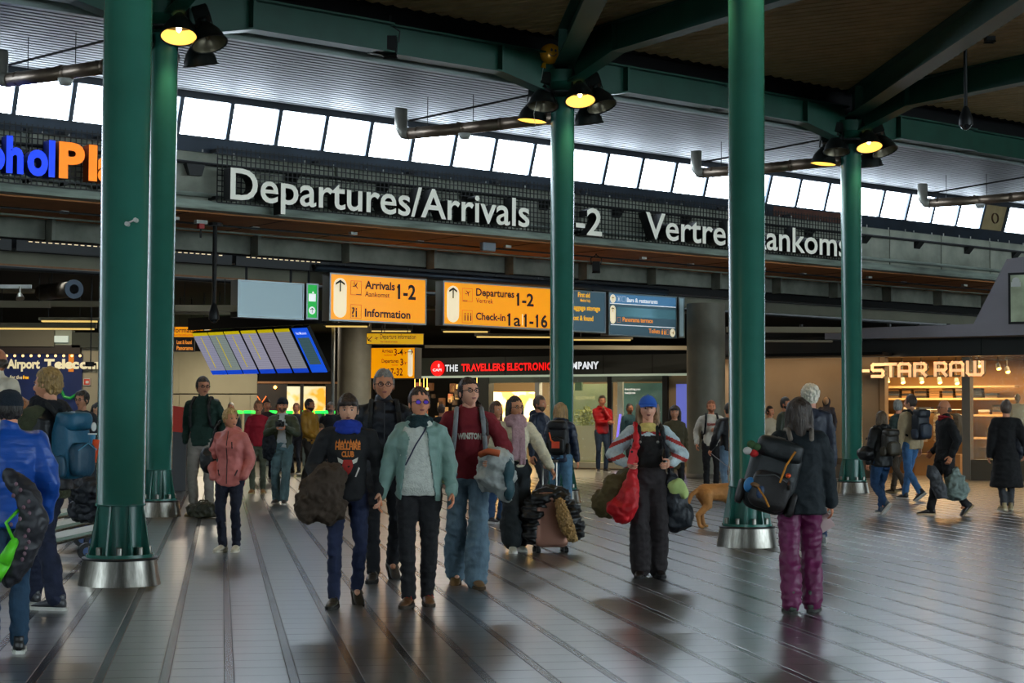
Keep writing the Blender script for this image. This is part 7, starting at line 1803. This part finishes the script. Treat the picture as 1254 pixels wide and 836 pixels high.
p = Person('young man in beige jacket with black backpack facing the clothing shop', 1116, 612, 483, 215, hair='short', hairk=1.1, hairc=(60,40,28), top=((176,156,122),'fabric'), thm=.84, tr=((60,104,150),'denim'), fl=(-.08,-.22,0), fr=(.08,.26,.06), pr=35, skin=(206,156,130), shoe=((40,40,44),(190,190,186)), slv=1.15, bw=1.08, hyaw=20)
backpack(p, 'black backpack with pale print worn over the beige jacket', (20,26,36), (34,44,60), w=.32, hh=.48, d=.2, z=1.24, y=.22)
p = Person('grey-haired man in glasses behind the young man in beige', 1101, 604, 489, 220, hair='short', hairc=(150,148,142), glasses=(40,40,40), top=((40,56,52),'fabric'), tr=((70,58,46),'fabric'), fl=(-.08,-.2,0), fr=(.08,.2,.04), shoe=((90,70,50),(170,150,110)), hyaw=-120+60)
b = MB(); b.ell((0,0,.98), (.14,.11,.17), u=16, w=10); b.ell((0,-.08,.92), (.10,.06,.09), u=14, w=8)
q = P(1111, 520, p.Y-.35); t = soft('small_backpack', 'small mustard yellow bag carried between the two jeans wearers', 'bag', b, (q.x, q.y, 0), (150,120,30), 'shell', .016, .01)
p = Person('bald man in black jacket and red collar walking with a grey bag', 1158, 631, 489, 218+62, hair='bald', hairc=(90,80,70), glasses=(40,40,40), top=((16,17,20),'fabric'), thm=.82, ex=1.1, collar=.6, tr=((18,18,22),'fabric'), trw=1.15, fl=(-.06,-.22,0), fr=(.08,.30,.08), pr=40, wl=(-.2,-.12,.95), wr=(.22,.0,.9), shoe=((40,34,30),(170,150,120)), skin=(196,136,104), slv=1.2)
p.scarf((150,30,40), 'red_collar', False, .02)
b = MB(); loft(b, [(0,0,.30,.15,.10), (.02,0,.42,.20,.12), (0,0,.62,.14,.09), (-.03,0,.78,.05,.04)], 14); b.ell((0,0,.30), (.15,.10,.05), u=14, w=8)
q = P(1170, 520, p.Y-.15); soft('plastic_bag', 'crumpled grey-green carrier bag behind the bald man in black', 'bag', b, (q.x, q.y, 0), (120,136,130), 'shell', .014, .018, 8, 2)
b = MB(); loft(b, [(.10,0,.28,.10,.09), (.04,0,.45,.12,.09), (-.04,0,.66,.11,.08), (-.08,0,.80,.05,.05)], 14)
q = P(1146, 520, p.Y-.2); soft('dark_bag', 'long dark grey bag hanging in front of the bald man', 'bag', b, (q.x, q.y, 0), (60,62,66), 'shell', .014, .012, 8, 2)
p = Person('woman in long black coat with her hair up in front of the shop window', 1233, 624, 490, 175, female=True, hair='bun', hairc=(96,78,66), top=((14,14,17),'fabric'), thm=.36, tflare=1.45, ex=1.12, slv=1.5, tr=((60,62,66),'fabric'), fl=(-.06,.0,0), fr=(.06,.05,0), shoe=((170,150,110),(190,180,150)), wl=(-.27,.0,.90), bw=1.1)
b = MB(); b.ell((.20,-.04,1.12), (.10,.11,.26), u=14, w=10); soft('dark_rucksack', 'dark rucksack at the right picture edge beside the long black coat', 'backpack', b, p.t.location, (28,32,44), 'shell', .016, .01)
# mannequins
def mannequin(label, loc, rz, c, hood=True, H=1.85):
    global Person
    t = thing('mannequin', label, 'mannequin', loc, rz); h = H/1.75; b = MB()
    for sd in (-1, 1): chain(b, [Vector((sd*.085,0,.93))*h, Vector((sd*.09,-.01,.5))*h, Vector((sd*.09,.02,.07))*h], [.085*h,.06*h,.045*h], 10)
    me = voxel_union(b, .025, 2); finish('trousers', me, fab((26,26,32)), t)
    b = MB(); loft(b, [(0,0,.70*h,.17*h,.12*h), (0,0,1.1*h,.155*h,.11*h), (0,0,1.38*h,.17*h,.11*h), (0,0,1.47*h,.09*h,.08*h)], 18)
    for sd in (-1, 1): chain(b, [Vector((sd*.15,0,1.41))*h, Vector((sd*.22,.02,1.12))*h, Vector((sd*.22,-.06,.88))*h], [.065*h,.055*h,.042*h], 10)
    if hood: b.ell((0,.02*h,1.60*h), (.105*h,.12*h,.14*h), u=16, w=12)
    me = voxel_union(b, .022, 3); folds(me, .012, 7); finish('jacket', me, fab(c), t)
    b = MB(); b.ell((0,-.035*h,1.62*h), (.075*h,.09*h,.11*h), u=16, w=12); b.cyl((0,0,1.42*h),(0,0,1.58*h),.05*h,seg=12)
    for sd in (-1, 1): b.ell(Vector((sd*.22,-.07,.83))*h, (.03*h,.03*h,.06*h), u=10, w=8)
    b.build('figure', [mat('mannequin_skin', (150,120,90), .4)], t, smooth=True)
    b = MB(); b.cyl((0,0,0), (0,0,.03), .2, seg=20); b.build('stand', [M_black], t)
q = MG.inverted() @ P(1012, 520, 46.4); q = MG @ Vector((q.x, -.42, 0)); q.z = .03
mannequin('hooded mannequin in dark coat before the beige display wall', (q.x, q.y, .35), -20, (44,42,50), True, 1.85)
b = MB(); b.box(-.35,.35,-.3,.3,0,.35); t = b.build('display_block', [mat('base_brown', (84,70,54))], None, Matrix.Translation((q.x, q.y, 0)) @ Matrix.Rotation(R(-29), 4, 'Z')); tag(t, 'low brown block under the hooded mannequin', 'plinth')
x, _ = LP(MG, 1248, 520, .6); q = MG @ Vector((x, .45, LP(MG,1215,563)[1])); mannequin('mannequin in pale jacket high in the right shop window', q, -20, (214,200,170), False, 1.75)
